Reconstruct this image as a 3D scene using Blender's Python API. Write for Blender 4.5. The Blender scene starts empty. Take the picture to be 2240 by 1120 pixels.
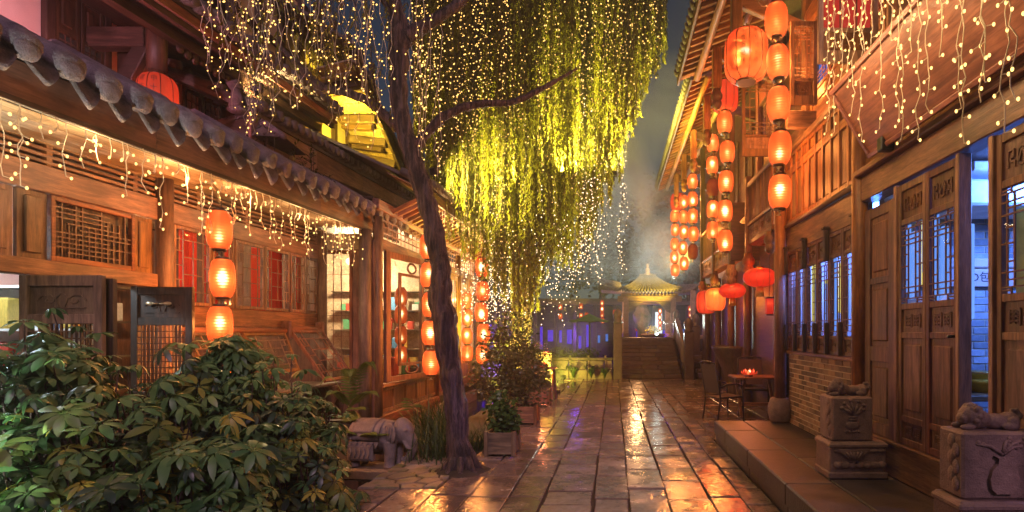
import bpy, bmesh, math, random
from mathutils import Vector, Matrix, noise
# ------------------------------------------------------------------ camera, sky, pink fill, exposure
SC = bpy.context.scene
COL = SC.collection
F, CX, CY, H = 1200.0, 1343.0, 727.0, 1.55          # pinhole of the photograph (in its own pixels)
cam = bpy.data.cameras.new('camera'); cam_o = bpy.data.objects.new('camera', cam); COL.objects.link(cam_o)
cam.sensor_width = 36; cam.lens = 36*F/2240
cam.shift_x = -(CX-1120)/2240; cam.shift_y = (CY-560)/2240
cam.clip_start = .05; cam.clip_end = 900
cam_o.location = (0, 0, H); cam_o.rotation_euler = (math.pi/2, 0, 0)
SC.camera = cam_o

EXPO = 1.85; K = 2**-EXPO        # night exposure; K keeps the look of the lit things themselves
SUN_EL, SUN_ROT = math.radians(36), math.radians(166)
wd = bpy.data.worlds.new('World'); SC.world = wd; wd.use_nodes = True
nt = wd.node_tree; nt.nodes.clear()
sky = nt.nodes.new('ShaderNodeTexSky'); sky.sky_type = 'NISHITA'; sky.sun_disc = False
sky.sun_elevation = SUN_EL; sky.sun_rotation = SUN_ROT
bg = nt.nodes.new('ShaderNodeBackground'); bg.inputs['Strength'].default_value = .0040
wo = nt.nodes.new('ShaderNodeOutputWorld')
nt.links.new(sky.outputs[0], bg.inputs[0]); nt.links.new(bg.outputs[0], wo.inputs[0])
sun = bpy.data.lights.new('pink_fill', 'SUN'); sun.energy = .34; sun.angle = math.radians(12); sun.color = (1.0, .60, .82)  # sun lamp added as a soft pink fill from behind the camera
sun_o = bpy.data.objects.new('pink_fill', sun); COL.objects.link(sun_o)
_d = Vector((math.sin(SUN_ROT)*math.cos(SUN_EL), math.cos(SUN_ROT)*math.cos(SUN_EL), math.sin(SUN_EL)))
sun_o.rotation_euler = _d.to_track_quat('Z', 'Y').to_euler()
vs = SC.view_settings
vs.view_transform = 'Standard'; vs.look = 'None'; vs.exposure = EXPO; vs.gamma = 1.0; vs.use_curve_mapping = False
cy = SC.cycles
cy.use_denoising = True; cy.denoiser = 'OPENIMAGEDENOISE'
cy.max_bounces = 6; cy.diffuse_bounces = 3; cy.glossy_bounces = 3; cy.transmission_bounces = 4; cy.transparent_max_bounces = 12; cy.volume_bounces = 0
cy.sample_clamp_indirect = 2.5; cy.sample_clamp_direct = 0
cy.caustics_reflective = False; cy.caustics_refractive = False
cy.use_light_tree = True

# ------------------------------------------------------------------ helpers
R = random.Random(11)
def U(a, b): return R.uniform(a, b)
def W(px, py, Y): return Vector(((px-CX)/F*Y, Y, H+(CY-py)/F*Y))     # where a picture point lies at distance Y
def frame(origin, u, w):
    u = Vector(u).normalized(); w = Vector(w).normalized()
    M = Matrix.Identity(4)
    for i in range(3):
        M[i][0] = u[i]; M[i][1] = w[i]; M[i][2] = (0, 0, 1)[i]; M[i][3] = origin[i]
    return M
ID = Matrix.Identity(4)

class MB:
    def __init__(s, fr=None): s.v = []; s.f = []; s.sm = []; s.fr = fr or ID
    def add(s, vs, fs, smooth=False):
        b = len(s.v); M = s.fr
        s.v += [M @ Vector(p) for p in vs]
        s.f += [tuple(b+i for i in f) for f in fs]; s.sm += [smooth]*len(fs)
        return s
    def box(s, x0, x1, y0, y1, z0, z1, c=0.0, m=None):
        lo = (min(x0, x1), min(y0, y1), min(z0, z1)); hi = (max(x0, x1), max(y0, y1), max(z0, z1))
        c = min(c, .45*min(hi[i]-lo[i] for i in range(3)))
        if c <= 0:
            vs = [(hi[0] if i & 1 else lo[0], hi[1] if i & 2 else lo[1], hi[2] if i & 4 else lo[2]) for i in range(8)]
            fs = [(0, 2, 3, 1), (4, 5, 7, 6), (0, 1, 5, 4), (2, 6, 7, 3), (0, 4, 6, 2), (1, 3, 7, 5)]
        else:
            vs = []
            for i in range(8):
                for a in range(3):
                    p = []
                    for k in range(3):
                        sgn = (i >> k) & 1
                        p.append((hi[k] if sgn else lo[k]) + (0 if k == a else (-c if sgn else c)))
                    vs.append(tuple(p))
            ix = lambda i, a: i*3+a
            fs = []
            for a in range(3):
                b_, c_ = (a+1) % 3, (a+2) % 3
                for sg in (0, 1):
                    base = sg << a
                    q = [base, base | 1 << b_, base | 1 << b_ | 1 << c_, base | 1 << c_]
                    f = tuple(ix(i, a) for i in q)
                    fs.append(f if sg else f[::-1])
                for s1 in (0, 1):
                    for s2 in (0, 1):
                        i = s1 << a | s2 << b_; j = i | 1 << c_
                        fs.append((ix(i, a), ix(j, a), ix(j, b_), ix(i, b_)))
            for i in range(8): fs.append((ix(i, 0), ix(i, 1), ix(i, 2)))
        if m is not None: vs = [m @ Vector(p) for p in vs]
        return s.add(vs, fs)
    def bar(s, p0, p1, w, h, c=0.0, up=(0, 0, 1)):                     # square bar along p0-p1
        p0 = Vector(p0); p1 = Vector(p1); d = p1-p0; L = d.length
        if L < 1e-6: return s
        d.normalize(); x = d.cross(Vector(up))
        if x.length < 1e-4: x = d.cross(Vector((1, 0, 0)))
        x.normalize(); z = x.cross(d)
        M = Matrix.Identity(4)
        for i in range(3): M[i][0] = x[i]; M[i][1] = d[i]; M[i][2] = z[i]; M[i][3] = p0[i]
        return s.box(-w/2, w/2, 0, L, -h/2, h/2, c, M)
    def tube(s, pts, rad, n=8, cap=True):
        pts = [Vector(p) for p in pts]; k = len(pts)
        if not hasattr(rad, '__len__'): rad = [rad]*k
        vs = []; fs = []; ref = None
        for i, p in enumerate(pts):
            d = (pts[min(i+1, k-1)]-pts[max(i-1, 0)])
            d = d.normalized() if d.length > 1e-9 else Vector((0, 0, 1))
            if ref is None:
                ref = d.orthogonal().normalized()
            ref = (ref-d*ref.dot(d)); ref = ref.normalized() if ref.length > 1e-6 else d.orthogonal().normalized()
            b = d.cross(ref)
            for j in range(n):
                a = 2*math.pi*j/n
                vs.append(p+(ref*math.cos(a)+b*math.sin(a))*rad[i])
        for i in range(k-1):
            for j in range(n):
                j2 = (j+1) % n
                fs.append((i*n+j, i*n+j2, (i+1)*n+j2, (i+1)*n+j))
        if cap: fs += [tuple(range(n))[::-1], tuple((k-1)*n+j for j in range(n))]
        return s.add(vs, fs, True)
    def lathe(s, prof, n=20, c=(0, 0, 0), cap=True, fac=None):          # prof: (r, z)
        vs = []; fs = []; k = len(prof)
        for i, (r, z) in enumerate(prof):
            for j in range(n):
                a = 2*math.pi*j/n; q = fac(a) if fac else 1
                vs.append((c[0]+r*q*math.cos(a), c[1]+r*q*math.sin(a), c[2]+z))
        for i in range(k-1):
            for j in range(n):
                j2 = (j+1) % n
                fs.append((i*n+j, i*n+j2, (i+1)*n+j2, (i+1)*n+j))
        if cap: fs += [tuple(range(n))[::-1], tuple((k-1)*n+j for j in range(n))]
        return s.add(vs, fs, True)
    def ball(s, c, r, n=10, m=7, rot=None):
        r = r if hasattr(r, '__len__') else (r, r, r); c = Vector(c)
        vs = [(0, 0, -1)]
        for i in range(1, m):
            t = math.pi*i/m
            for j in range(n):
                a = 2*math.pi*j/n; vs.append((math.sin(t)*math.cos(a), math.sin(t)*math.sin(a), -math.cos(t)))
        vs.append((0, 0, 1))
        vs2 = []
        for p in vs:
            q = Vector((p[0]*r[0], p[1]*r[1], p[2]*r[2]))
            if rot is not None: q = rot @ q
            vs2.append(c+q)
        fs = []
        for j in range(n):
            fs.append((0, 1+(j+1) % n, 1+j)); fs.append((len(vs)-1, 1+(m-2)*n+j, 1+(m-2)*n+(j+1) % n))
        for i in range(m-2):
            for j in range(n):
                a = 1+i*n+j; b = 1+i*n+(j+1) % n; fs.append((a, b, b+n, a+n))
        return s.add(vs2, fs, True)
    def quad(s, a, b, c, d): return s.add([a, b, c, d], [(0, 1, 2, 3)])
    def prism(s, poly, z0, z1, inset=0.0):                                # convex polygon in x,y
        n = len(poly); cx = sum(p[0] for p in poly)/n; cy_ = sum(p[1] for p in poly)/n
        vs = [(x, y, z0) for x, y in poly]+[(x, y, z1-inset) for x, y in poly]
        fs = [tuple(range(n))[::-1]]+[(i, (i+1) % n, n+(i+1) % n, n+i) for i in range(n)]
        if inset:
            vs += [(x+(cx-x)*min(.3, inset/max(.01, math.hypot(cx-x, cy_-y))), y+(cy_-y)*min(.3, inset/max(.01, math.hypot(cx-x, cy_-y))), z1) for x, y in poly]
            fs += [(n+i, n+(i+1) % n, 2*n+(i+1) % n, 2*n+i) for i in range(n)]+[tuple(range(2*n, 3*n))]
        else: fs += [tuple(range(n, 2*n))]
        return s.add(vs, fs)
    def mesh(s, name, recalc=True):
        me = bpy.data.meshes.new(name)
        me.from_pydata([tuple(p) for p in s.v], [], s.f)
        me.polygons.foreach_set('use_smooth', s.sm)
        if recalc:
            bm = bmesh.new(); bm.from_mesh(me); bmesh.ops.recalc_face_normals(bm, faces=bm.faces); bm.to_mesh(me); bm.free()
        me.update()
        return me
    def build(s, name, mat, parent=None, recalc=True, kind=None):
        me = s.mesh(name, recalc)
        return link(name, me, mat, parent, kind)

def setp(o, parent):
    o.parent = parent; o.matrix_parent_inverse = Matrix.Translation(parent['_at']).inverted() if '_at' in parent.keys() else Matrix.Identity(4)
def link(name, me, mat=None, parent=None, kind=None):
    if mat is not None and not me.materials: me.materials.append(mat)
    o = bpy.data.objects.new(name, me); COL.objects.link(o)
    if parent is not None: setp(o, parent)
    if kind: o['kind'] = kind
    return o
def inst(name, me, parent, M):                                             # another piece sharing one mesh; M is a world matrix
    o = bpy.data.objects.new(name, me); COL.objects.link(o)
    if parent is not None: setp(o, parent)
    loc, rot, sc = M.decompose()
    o.location = loc; o.rotation_euler = rot.to_euler(); o.scale = sc
    return o
def thing(name, label, cat, loc=(0, 0, 0), group=None, local=False):        # an Empty at the thing's base
    o = bpy.data.objects.new(name, None); COL.objects.link(o); o.empty_display_size = .1
    o.location = loc; o['label'] = label; o['category'] = cat
    if group: o['group'] = group
    if not local: o['_at'] = [float(c) for c in loc]
    return o
def tag(o, label, cat, group=None):
    o['label'] = label; o['category'] = cat
    if group: o['group'] = group
    return o
def TRS(loc, rz=0, sc=(1, 1, 1), rx=0, ry=0):
    from mathutils import Euler
    return Matrix.Translation(loc) @ Euler((rx, ry, rz)).to_matrix().to_4x4() @ Matrix.Diagonal((*sc, 1))
def structure(o): o['kind'] = 'structure'; return o
def lamp(name, kind, loc, energy, color, radius=.05, parent=None, target=None, cone=None, blend=.6):
    l = bpy.data.lights.new(name, kind); l.energy = energy; l.color = color
    l.shadow_soft_size = radius
    o = bpy.data.objects.new(name, l); COL.objects.link(o); o.location = loc
    if kind == 'SPOT': l.spot_size = math.radians(cone or 90); l.spot_blend = blend
    if target is not None: o.rotation_euler = (Vector(loc)-Vector(target)).to_track_quat('Z', 'Y').to_euler()
    if parent is not None: setp(o, parent)
    return o

# ------------------------------------------------------------------ materials
class NB:
    def __init__(s, name):
        s.m = bpy.data.materials.new(name); s.m.use_nodes = True; s.t = s.m.node_tree; s.t.nodes.clear()
        s.out = s.n('ShaderNodeOutputMaterial')
    def n(s, t, **kw):
        x = s.t.nodes.new(t)
        for k, v in kw.items():
            if k.startswith('i_'): x.inputs[k[2:].replace('_', ' ')].default_value = v
            else: setattr(x, k, v)
        return x
    def l(s, a, b): s.t.links.new(a, b)
    def noise(s, vec, scale=5, detail=4, rough=.55, sc=(1, 1, 1), dist=0):
        mp = s.n('ShaderNodeMapping'); mp.inputs['Scale'].default_value = sc; s.l(vec, mp.inputs[0])
        x = s.n('ShaderNodeTexNoise'); x.inputs['Scale'].default_value = scale; x.inputs['Detail'].default_value = detail
        x.inputs['Roughness'].default_value = rough; x.inputs['Distortion'].default_value = dist
        s.l(mp.outputs[0], x.inputs[0]); return x.outputs[0]
    def ramp(s, fac, stops):
        x = s.n('ShaderNodeValToRGB'); e = x.color_ramp.elements
        while len(e) < len(stops): e.new(.5)
        for el, (p, c) in zip(e, stops): el.position = p; el.color = (*c, 1)
        s.l(fac, x.inputs[0]); return x.outputs[0]
    def math(s, op, a, b=None, clamp=False):
        x = s.n('ShaderNodeMath', operation=op, use_clamp=clamp)
        for i, q in enumerate((a, b)):
            if q is None: continue
            if isinstance(q, (int, float)): x.inputs[i].default_value = q
            else: s.l(q, x.inputs[i])
        return x.outputs[0]
    def mixc(s, fac, a, b, mode='MIX'):
        x = s.n('ShaderNodeMix', data_type='RGBA', blend_type=mode)
        for i, q in ((0, fac), (6, a), (7, b)):
            if isinstance(q, (int, float)): x.inputs[i].default_value = q
            elif isinstance(q, tuple): x.inputs[i].default_value = (*q, 1)
            else: s.l(q, x.inputs[i])
        return x.outputs[2]
    def bsdf(s, **kw):
        b = s.n('ShaderNodeBsdfPrincipled')
        for k, v in kw.items(): b.inputs[k.replace('_', ' ')].default_value = v
        return b
    def bump(s, h, strength, dist, b):
        x = s.n('ShaderNodeBump'); x.inputs['Strength'].default_value = strength; x.inputs['Distance'].default_value = dist
        s.l(h, x.inputs['Height']); s.l(x.outputs[0], b.inputs['Normal'])
    def done(s, sh): s.l(sh, s.out.inputs[0]); return s.m
    def obj(s): return s.n('ShaderNodeTexCoord').outputs['Object']
    def rnd(s): return s.n('ShaderNodeObjectInfo').outputs['Random']

def mat_wood(name, c1, c2, axis='z', rough=.5, bump=.5, vary=.6, bdist=.012):
    b = NB(name); oc = b.obj()
    sc = {'z': (9, 9, .9), 'y': (9, .9, 9), 'x': (.9, 9, 9)}[axis]
    rn = b.rnd()
    off = b.n('ShaderNodeVectorMath', operation='ADD'); b.l(oc, off.inputs[0])
    cb = b.n('ShaderNodeCombineXYZ'); q = b.math('MULTIPLY', rn, 31.0); [b.l(q, cb.inputs[i]) for i in range(3)]
    b.l(cb.outputs[0], off.inputs[1]); v = off.outputs[0]
    g = b.noise(v, 2.6, 7, .62, sc, .6); g2 = b.noise(v, 14, 3, .6, sc, 0); m = b.noise(v, 1.7, 4, .6)
    k = b.math('ADD', b.math('MULTIPLY', g, .75), b.math('MULTIPLY', g2, .25))
    c = b.ramp(k, [(.30, tuple(x*.55 for x in c1)), (.45, c1), (.62, c2), (.8, tuple(min(1, x*1.15) for x in c2))])
    d = b.ramp(m, [(.33, (.34, .30, .28)), (.60, (1, 1, 1))])
    c = b.mixc(.75, c, d, 'MULTIPLY')
    vv = b.math('ADD', b.math('MULTIPLY', rn, vary), 1-vary*.5)
    hsv = b.n('ShaderNodeHueSaturation'); b.l(c, hsv.inputs['Color']); b.l(vv, hsv.inputs['Value'])
    b.l(b.math('ADD', b.math('MULTIPLY', b.math('FRACT', b.math('MULTIPLY', rn, 13.7)), .03), .483), hsv.inputs['Hue']); b.l(b.math('ADD', b.math('MULTIPLY', b.math('FRACT', b.math('MULTIPLY', rn, 5.3)), .35), .78), hsv.inputs['Saturation'])
    bs = b.bsdf(); b.l(hsv.outputs[0], bs.inputs['Base Color'])
    rr = b.math('ADD', b.math('MULTIPLY', m, .3), rough-.15); b.l(rr, bs.inputs['Roughness'])
    b.bump(b.math('ADD', k, b.math('MULTIPLY', m, .3)), bump, bdist, bs)
    return b.done(bs.outputs[0])

def mat_stone(name, c1, c2, scale=4, rough=.7, bump=.5, dist=.02, vary=.4, spec=.5, moss=None):
    b = NB(name); oc = b.obj(); rn = b.rnd()
    off = b.n('ShaderNodeVectorMath', operation='ADD'); b.l(oc, off.inputs[0])
    cb = b.n('ShaderNodeCombineXYZ'); q = b.math('MULTIPLY', rn, 17.0); [b.l(q, cb.inputs[i]) for i in range(3)]
    b.l(cb.outputs[0], off.inputs[1]); v = off.outputs[0]
    a = b.noise(v, scale, 8, .65); f = b.noise(v, scale*9, 4, .6)
    k = b.math('ADD', b.math('MULTIPLY', a, .7), b.math('MULTIPLY', f, .3))
    c = b.ramp(k, [(.32, c1), (.66, c2)])
    if moss:
        mm = b.ramp(b.noise(v, scale*.8, 5, .6), [(.5, (0, 0, 0)), (.62, (1, 1, 1))]); c = b.mixc(mm, c, moss)
    vv = b.math('ADD', b.math('MULTIPLY', rn, vary), 1-vary*.5)
    hsv = b.n('ShaderNodeHueSaturation'); b.l(c, hsv.inputs['Color']); b.l(vv, hsv.inputs['Value'])
    bs = b.bsdf(); b.l(hsv.outputs[0], bs.inputs['Base Color'])
    b.l(b.math('ADD', b.math('MULTIPLY', a, .3), rough-.15), bs.inputs['Roughness']); bs.inputs['Specular IOR Level'].default_value = spec
    b.bump(k, bump, dist, bs)
    return b.done(bs.outputs[0])

def mat_plain(name, c, rough=.5, metal=0.0, noise_amt=.25, scale=6, spec=.5):
    b = NB(name); oc = b.obj(); a = b.noise(oc, scale, 5, .6)
    k = b.ramp(a, [(.3, tuple(x*(1-noise_amt) for x in c)), (.7, tuple(min(1, x*(1+noise_amt*.5)) for x in c))])
    bs = b.bsdf(Roughness=rough, Metallic=metal); bs.inputs['Specular IOR Level'].default_value = spec; b.l(k, bs.inputs['Base Color']); b.bump(a, .15, .01, bs)
    return b.done(bs.outputs[0])

def mat_emit(name, c, s, sample=True):
    b = NB(name); e = b.n('ShaderNodeEmission'); e.inputs[0].default_value = (*c, 1); e.inputs[1].default_value = s
    m = b.done(e.outputs[0])
    if not sample: m.cycles.emission_sampling = 'NONE'
    return m

def mat_lantern(name, edge, mid, hot, z0=.45, spread=.6, gain=1.0, lit=1.0, power=2.0, hotk=.85, rings=0):
    # lit paper: bulb glow painted into the emission, deeper red edge-on, brightest face-on
    b = NB(name)
    g = b.n('ShaderNodeTexCoord').outputs['Generated']; sp = b.n('ShaderNodeSeparateXYZ'); b.l(g, sp.inputs[0])
    rn = b.rnd(); lw = b.n('ShaderNodeLayerWeight'); lw.inputs['Blend'].default_value = .5
    face = b.math('POWER', b.math('SUBTRACT', 1.0, lw.outputs['Facing'], True), power)
    zc = b.math('ADD', b.math('MULTIPLY', rn, .34), z0-.17)
    dz = b.math('DIVIDE', b.math('ABSOLUTE', b.math('SUBTRACT', sp.outputs[2], zc)), spread)
    t = b.math('POWER', b.math('SUBTRACT', 1.0, dz, True), 1.3)
    n = b.noise(b.obj(), 9, 3, .6)
    zh = b.math('DIVIDE', b.math('ABSOLUTE', b.math('SUBTRACT', sp.outputs[2], zc)), spread*.72)
    th = b.math('POWER', b.math('SUBTRACT', 1.0, zh, True), .8)
    streak = b.math('MULTIPLY', b.math('POWER', b.math('SUBTRACT', 1.0, lw.outputs['Facing'], True), 12.0), th)
    k = b.math('ADD', b.math('MULTIPLY', b.math('MULTIPLY', face, t), b.math('ADD', b.math('MULTIPLY', n, .6), .36)), b.math('MULTIPLY', streak, hotk))
    if rings:
        rg = b.math('ADD', b.math('MULTIPLY', b.math('SINE', b.math('MULTIPLY', sp.outputs[2], 6.2832*rings)), .5), .5)
        k = b.math('MULTIPLY', k, b.math('ADD', b.math('MULTIPLY', rg, .34), .66))
    k = b.math('MULTIPLY', k, b.math('ADD', b.math('MULTIPLY', b.math('FRACT', b.math('MULTIPLY', rn, 7.31)), .55), .68))
    c = b.ramp(k, [(0, edge), (.30, tuple(.6*e+.4*m for e, m in zip(edge, mid))), (.52, mid), (.88, hot)])
    s = b.math('MULTIPLY', b.math('ADD', b.math('MULTIPLY', b.math('POWER', k, 2.4), 3.4*gain), .66), lit)
    s = b.math('MULTIPLY', s, b.math('ADD', b.math('MULTIPLY', rn, .35*K), .8*K))
    em = b.n('ShaderNodeEmission'); b.l(c, em.inputs[0]); b.l(s, em.inputs[1])
    df = b.bsdf(Roughness=.6); df.inputs['Base Color'].default_value = (*((.06, .012, .006) if z0 else (.3, .03, .01)), 1); df.inputs['Specular IOR Level'].default_value = .2
    ad = b.n('ShaderNodeAddShader'); b.l(em.outputs[0], ad.inputs[0]); b.l(df.outputs[0], ad.inputs[1])
    tr = b.n('ShaderNodeBsdfTransparent'); tr.inputs[0].default_value = (1, .62, .3, 1)
    mx = b.n('ShaderNodeMixShader'); mx.inputs[0].default_value = .14
    b.l(ad.outputs[0], mx.inputs[1]); b.l(tr.outputs[0], mx.inputs[2])
    m = b.done(mx.outputs[0]); m.cycles.emission_sampling = 'NONE'
    return m

def mat_glass(name, tint=(.9, .93, .95), gloss=.07):
    b = NB(name); tr = b.n('ShaderNodeBsdfTransparent'); tr.inputs[0].default_value = (*tint, 1)
    gl = b.n('ShaderNodeBsdfGlossy'); gl.inputs['Roughness'].default_value = .04
    nz = b.noise(b.obj(), 3, 2, .5); bp = b.n('ShaderNodeBump'); bp.inputs['Strength'].default_value = .12; bp.inputs['Distance'].default_value = .02
    b.l(nz, bp.inputs['Height']); b.l(bp.outputs[0], gl.inputs['Normal'])
    fr = b.n('ShaderNodeLayerWeight'); fr.inputs['Blend'].default_value = .5
    f = b.math('ADD', b.math('MULTIPLY', b.math('POWER', fr.outputs['Facing'], 4.0), .30), gloss-.03, True)
    mx = b.n('ShaderNodeMixShader'); b.l(f, mx.inputs[0]); b.l(tr.outputs[0], mx.inputs[1]); b.l(gl.outputs[0], mx.inputs[2])
    return b.done(mx.outputs[0])

def mat_leaf(name, stops, rough=.4, trans=.25, spec=.4, vein=True):
    b = NB(name); rn = b.rnd(); geo = b.n('ShaderNodeNewGeometry'); isl = geo.outputs['Random Per Island']
    n = b.noise(b.obj(), 9, 3, .6)
    k = b.math('ADD', b.math('MULTIPLY', rn, .55), b.math('ADD', b.math('MULTIPLY', isl, .25), b.math('MULTIPLY', n, .25)))
    c = b.ramp(k, stops)
    bs = b.bsdf(Roughness=rough); bs.inputs['Specular IOR Level'].default_value = spec; b.l(c, bs.inputs['Base Color'])
    tl = b.n('ShaderNodeBsdfTranslucent'); b.l(c, tl.inputs[0])
    mx = b.n('ShaderNodeMixShader'); mx.inputs[0].default_value = trans; b.l(bs.outputs[0], mx.inputs[1]); b.l(tl.outputs[0], mx.inputs[2])
    return b.done(mx.outputs[0])

def mat_slab():
    b = NB('wet_stone'); oc = b.obj(); rn = b.rnd()
    off = b.n('ShaderNodeVectorMath', operation='ADD'); b.l(oc, off.inputs[0])
    cb = b.n('ShaderNodeCombineXYZ'); q = b.math('MULTIPLY', rn, 23.0); [b.l(q, cb.inputs[i]) for i in range(3)]
    b.l(cb.outputs[0], off.inputs[1]); v = off.outputs[0]
    a = b.noise(v, 3.2, 7, .62); f = b.noise(v, 26, 5, .6); w = b.noise(v, 7, 3, .5, (1, .55, 1), .8)
    c = b.ramp(b.math('ADD', b.math('MULTIPLY', a, .75), b.math('MULTIPLY', f, .25)), [(.3, (.085, .060, .045)), (.5, (.19, .138, .105)), (.7, (.31, .235, .18))])
    hsv = b.n('ShaderNodeHueSaturation'); b.l(c, hsv.inputs['Color']); b.l(b.math('ADD', b.math('MULTIPLY', rn, .55), .72), hsv.inputs['Value'])
    bs = b.bsdf(); b.l(hsv.outputs[0], bs.inputs['Base Color'])
    r = b.ramp(a, [(.32, (.06, .06, .06)), (.5, (.15, .15, .15)), (.72, (.34, .34, .34))]); b.l(r, bs.inputs['Roughness'])
    bs.inputs['Specular IOR Level'].default_value = .95
    h = b.math('ADD', b.math('MULTIPLY', w, 1.0), b.math('MULTIPLY', f, .22)); b.bump(h, .45, .014, bs)
    return b.done(bs.outputs[0])

WC1, WC2 = (.17, .068, .027), (.34, .145, .056)
M = {}
for ax in 'xyz':
    M['wood_'+ax] = mat_wood('wood_'+ax, WC1, WC2, ax)
    M['dark_'+ax] = mat_wood('dark_wood_'+ax, (.045, .022, .013), (.10, .05, .028), ax, rough=.55)
    M['door_'+ax] = mat_wood('door_wood_'+ax, (.11, .040, .019), (.235, .092, .040), ax)
    M['old_'+ax] = mat_wood('weathered_wood_'+ax, (.12, .075, .04), (.24, .15, .075), ax, rough=.6)
M['fascia'] = mat_wood('fascia_board', (.20, .105, .075), (.33, .18, .12), 'y', rough=.5, bump=.2, vary=.1)
M['soffit'] = mat_wood('soffit_board', (.38, .27, .16), (.55, .42, .26), 'y', rough=.6)
M['plaster'] = mat_plain('plaster', (.62, .46, .44), .85, 0, .18, 1.5)
M['cream'] = mat_plain('cream_plaster', (.62, .50, .34), .85, 0, .2, 1.5)
M['tile'] = mat_stone('roof_tile', (.05, .042, .055), (.25, .20, .235), 11, .5, 1.0, .05)
M['tile_old'] = mat_stone('mossy_roof_tile', (.05, .042, .04), (.13, .105, .095), 6, .7, .9, .03)
M['stone'] = mat_stone('carved_stone', (.14, .085, .078), (.32, .205, .185), 11, .62, 1.0, .02)
M['pale_stone'] = mat_stone('pale_carved_stone', (.10, .08, .075), (.25, .205, .185), 11, .62, 1.0, .02)
M['paving'] = mat_stone('platform_stone', (.035, .026, .025), (.115, .088, .082), 5, .45, .7, .016, .6)
M['flag'] = mat_stone('flagstone', (.10, .08, .06), (.24, .19, .15), 4, .5, .7, .02, .5, .5, (.07, .085, .03))
M['slab'] = mat_slab()
M['mortar'] = mat_stone('wet_mortar', (.010, .008, .007), (.03, .022, .018), 12, .85, .8, .01)
M['brick'] = mat_stone('brick', (.11, .06, .033), (.33, .18, .095), 9, .75, .6, .008, 1.3)
M['brick_mortar'] = mat_stone('brick_mortar', (.42, .32, .21), (.6, .47, .32), 14, .85, .6, .01)
M['brick_grey'] = mat_stone('grey_brick', (.17, .18, .21), (.36, .37, .40), 12, .75, .5, .008, .9)
M['soil'] = mat_stone('soil', (.012, .010, .007), (.045, .034, .022), 5, .85, 1, .05)
M['bark'] = mat_wood('bark', (.04, .026, .026), (.21, .135, .13), 'z', rough=.5, bump=1.0, vary=.1, bdist=.11)
M['glass'] = mat_glass('window_glass')
M['black'] = mat_plain('black_metal', (.02, .017, .016), .4, .3)
M['ironwire'] = mat_plain('lantern_rib', (.03, .008, .006), .5)
M['ink'] = mat_plain('ink', (.02, .012, .01), .6)
M['cap'] = mat_plain('lantern_cap', (.05, .025, .015), .4)
M['link'] = mat_plain('lantern_link', (.55, .42, .25), .3, .6)
M['gold'] = mat_plain('gold_trim', (.7, .38, .08), .35, .5)
M['wire'] = mat_plain('light_cord', (.62, .50, .36), .5)
M['dark_wire'] = mat_plain('dark_cord', (.03, .025, .02), .5)
M['bulb'] = mat_emit('led_bulb', (1, .55, .15), 3.6*K)
M['bulb_far'] = mat_emit('led_bulb_small', (1, .53, .13), 3.6*K)
M['bulb_white'] = mat_emit('led_bulb_warm_white', (1, .66, .36), 6*K)
M['paper'] = mat_lantern('lit_paper', (.82, .075, .014), (1, .20, .026), (1, .72, .34), rings=13)
M['paper_big'] = mat_lantern('lit_paper_tall', (.86, .040, .012), (1, .20, .028), (1, .80, .55), .34, .42, .9, 1, 1.0, .45)
M['paper_red'] = mat_lantern('lit_red_silk', (.70, .022, .010), (.95, .05, .02), (1, .22, .06), .6, .7, .35, 1.0, 1.2, .1)
M['paper_flat'] = mat_lantern('lit_vermilion_paper', (.92, .055, .022), (1, .085, .03), (1, .14, .05), .5, .8, .1, 1.05, 1.0, .0)
M['paper_orange'] = mat_lantern('lit_orange_paper', (.92, .09, .018), (1, .26, .03), (1, .50, .08), .65, .5, .5, 1.0, 1.0, .2)
M['paper_dim'] = mat_lantern('dim_paper', (.22, .02, .008), (.30, .03, .01), (.36, .05, .015), .5, .7, .1, .9, 1.0, 0)
M['red_cloth'] = mat_leaf('red_cloth', [(.1, (.40, .02, .012)), (.9, (.65, .045, .03))], .8, .30, .2)
M['water'] = mat_plain('stream_water', (.008, .008, .008), .08, 0, .2, 3)
M['umbrella'] = mat_plain('green_canvas', (.05, .16, .07), .8)
M['mesh_fabric'] = mat_plain('sling_fabric', (.07, .042, .028), .8, 0, .2, 40)
M['brass'] = mat_plain('brass', (.55, .40, .16), .35, .7)
M['white'] = mat_plain('white_enamel', (.75, .75, .75), .4)
M['yellow'] = mat_plain('yellow_card', (.75, .50, .05), .7)
# ------------------------------------------------------------------ materials for light sources and far things
M['lamp_blue'] = mat_emit('blue_white_tube', (.55, .72, 1), 14*K)
M['lit_red'] = mat_emit('lit_red_curtain', (.75, .045, .03), .62*K)
M['lit_blue'] = mat_emit('lit_blue_window', (.10, .28, .95), .55*K)
M['lit_purple'] = mat_emit('purple_led', (.13, .03, 1.0), .6*K)
M['lit_warm'] = mat_emit('lit_warm_window', (1, .50, .12), 1.1*K)
M['spot_glass'] = mat_emit('spotlight_glass', (.75, 1, .95), 30*K)
M['red_plaque'] = mat_plain('red_plaque', (.6, .03, .05), .5)
M['sign_wood'] = mat_wood('signboard_wood', (.17, .045, .022), (.30, .095, .045), 'y', rough=.38, bump=.35)

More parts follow.
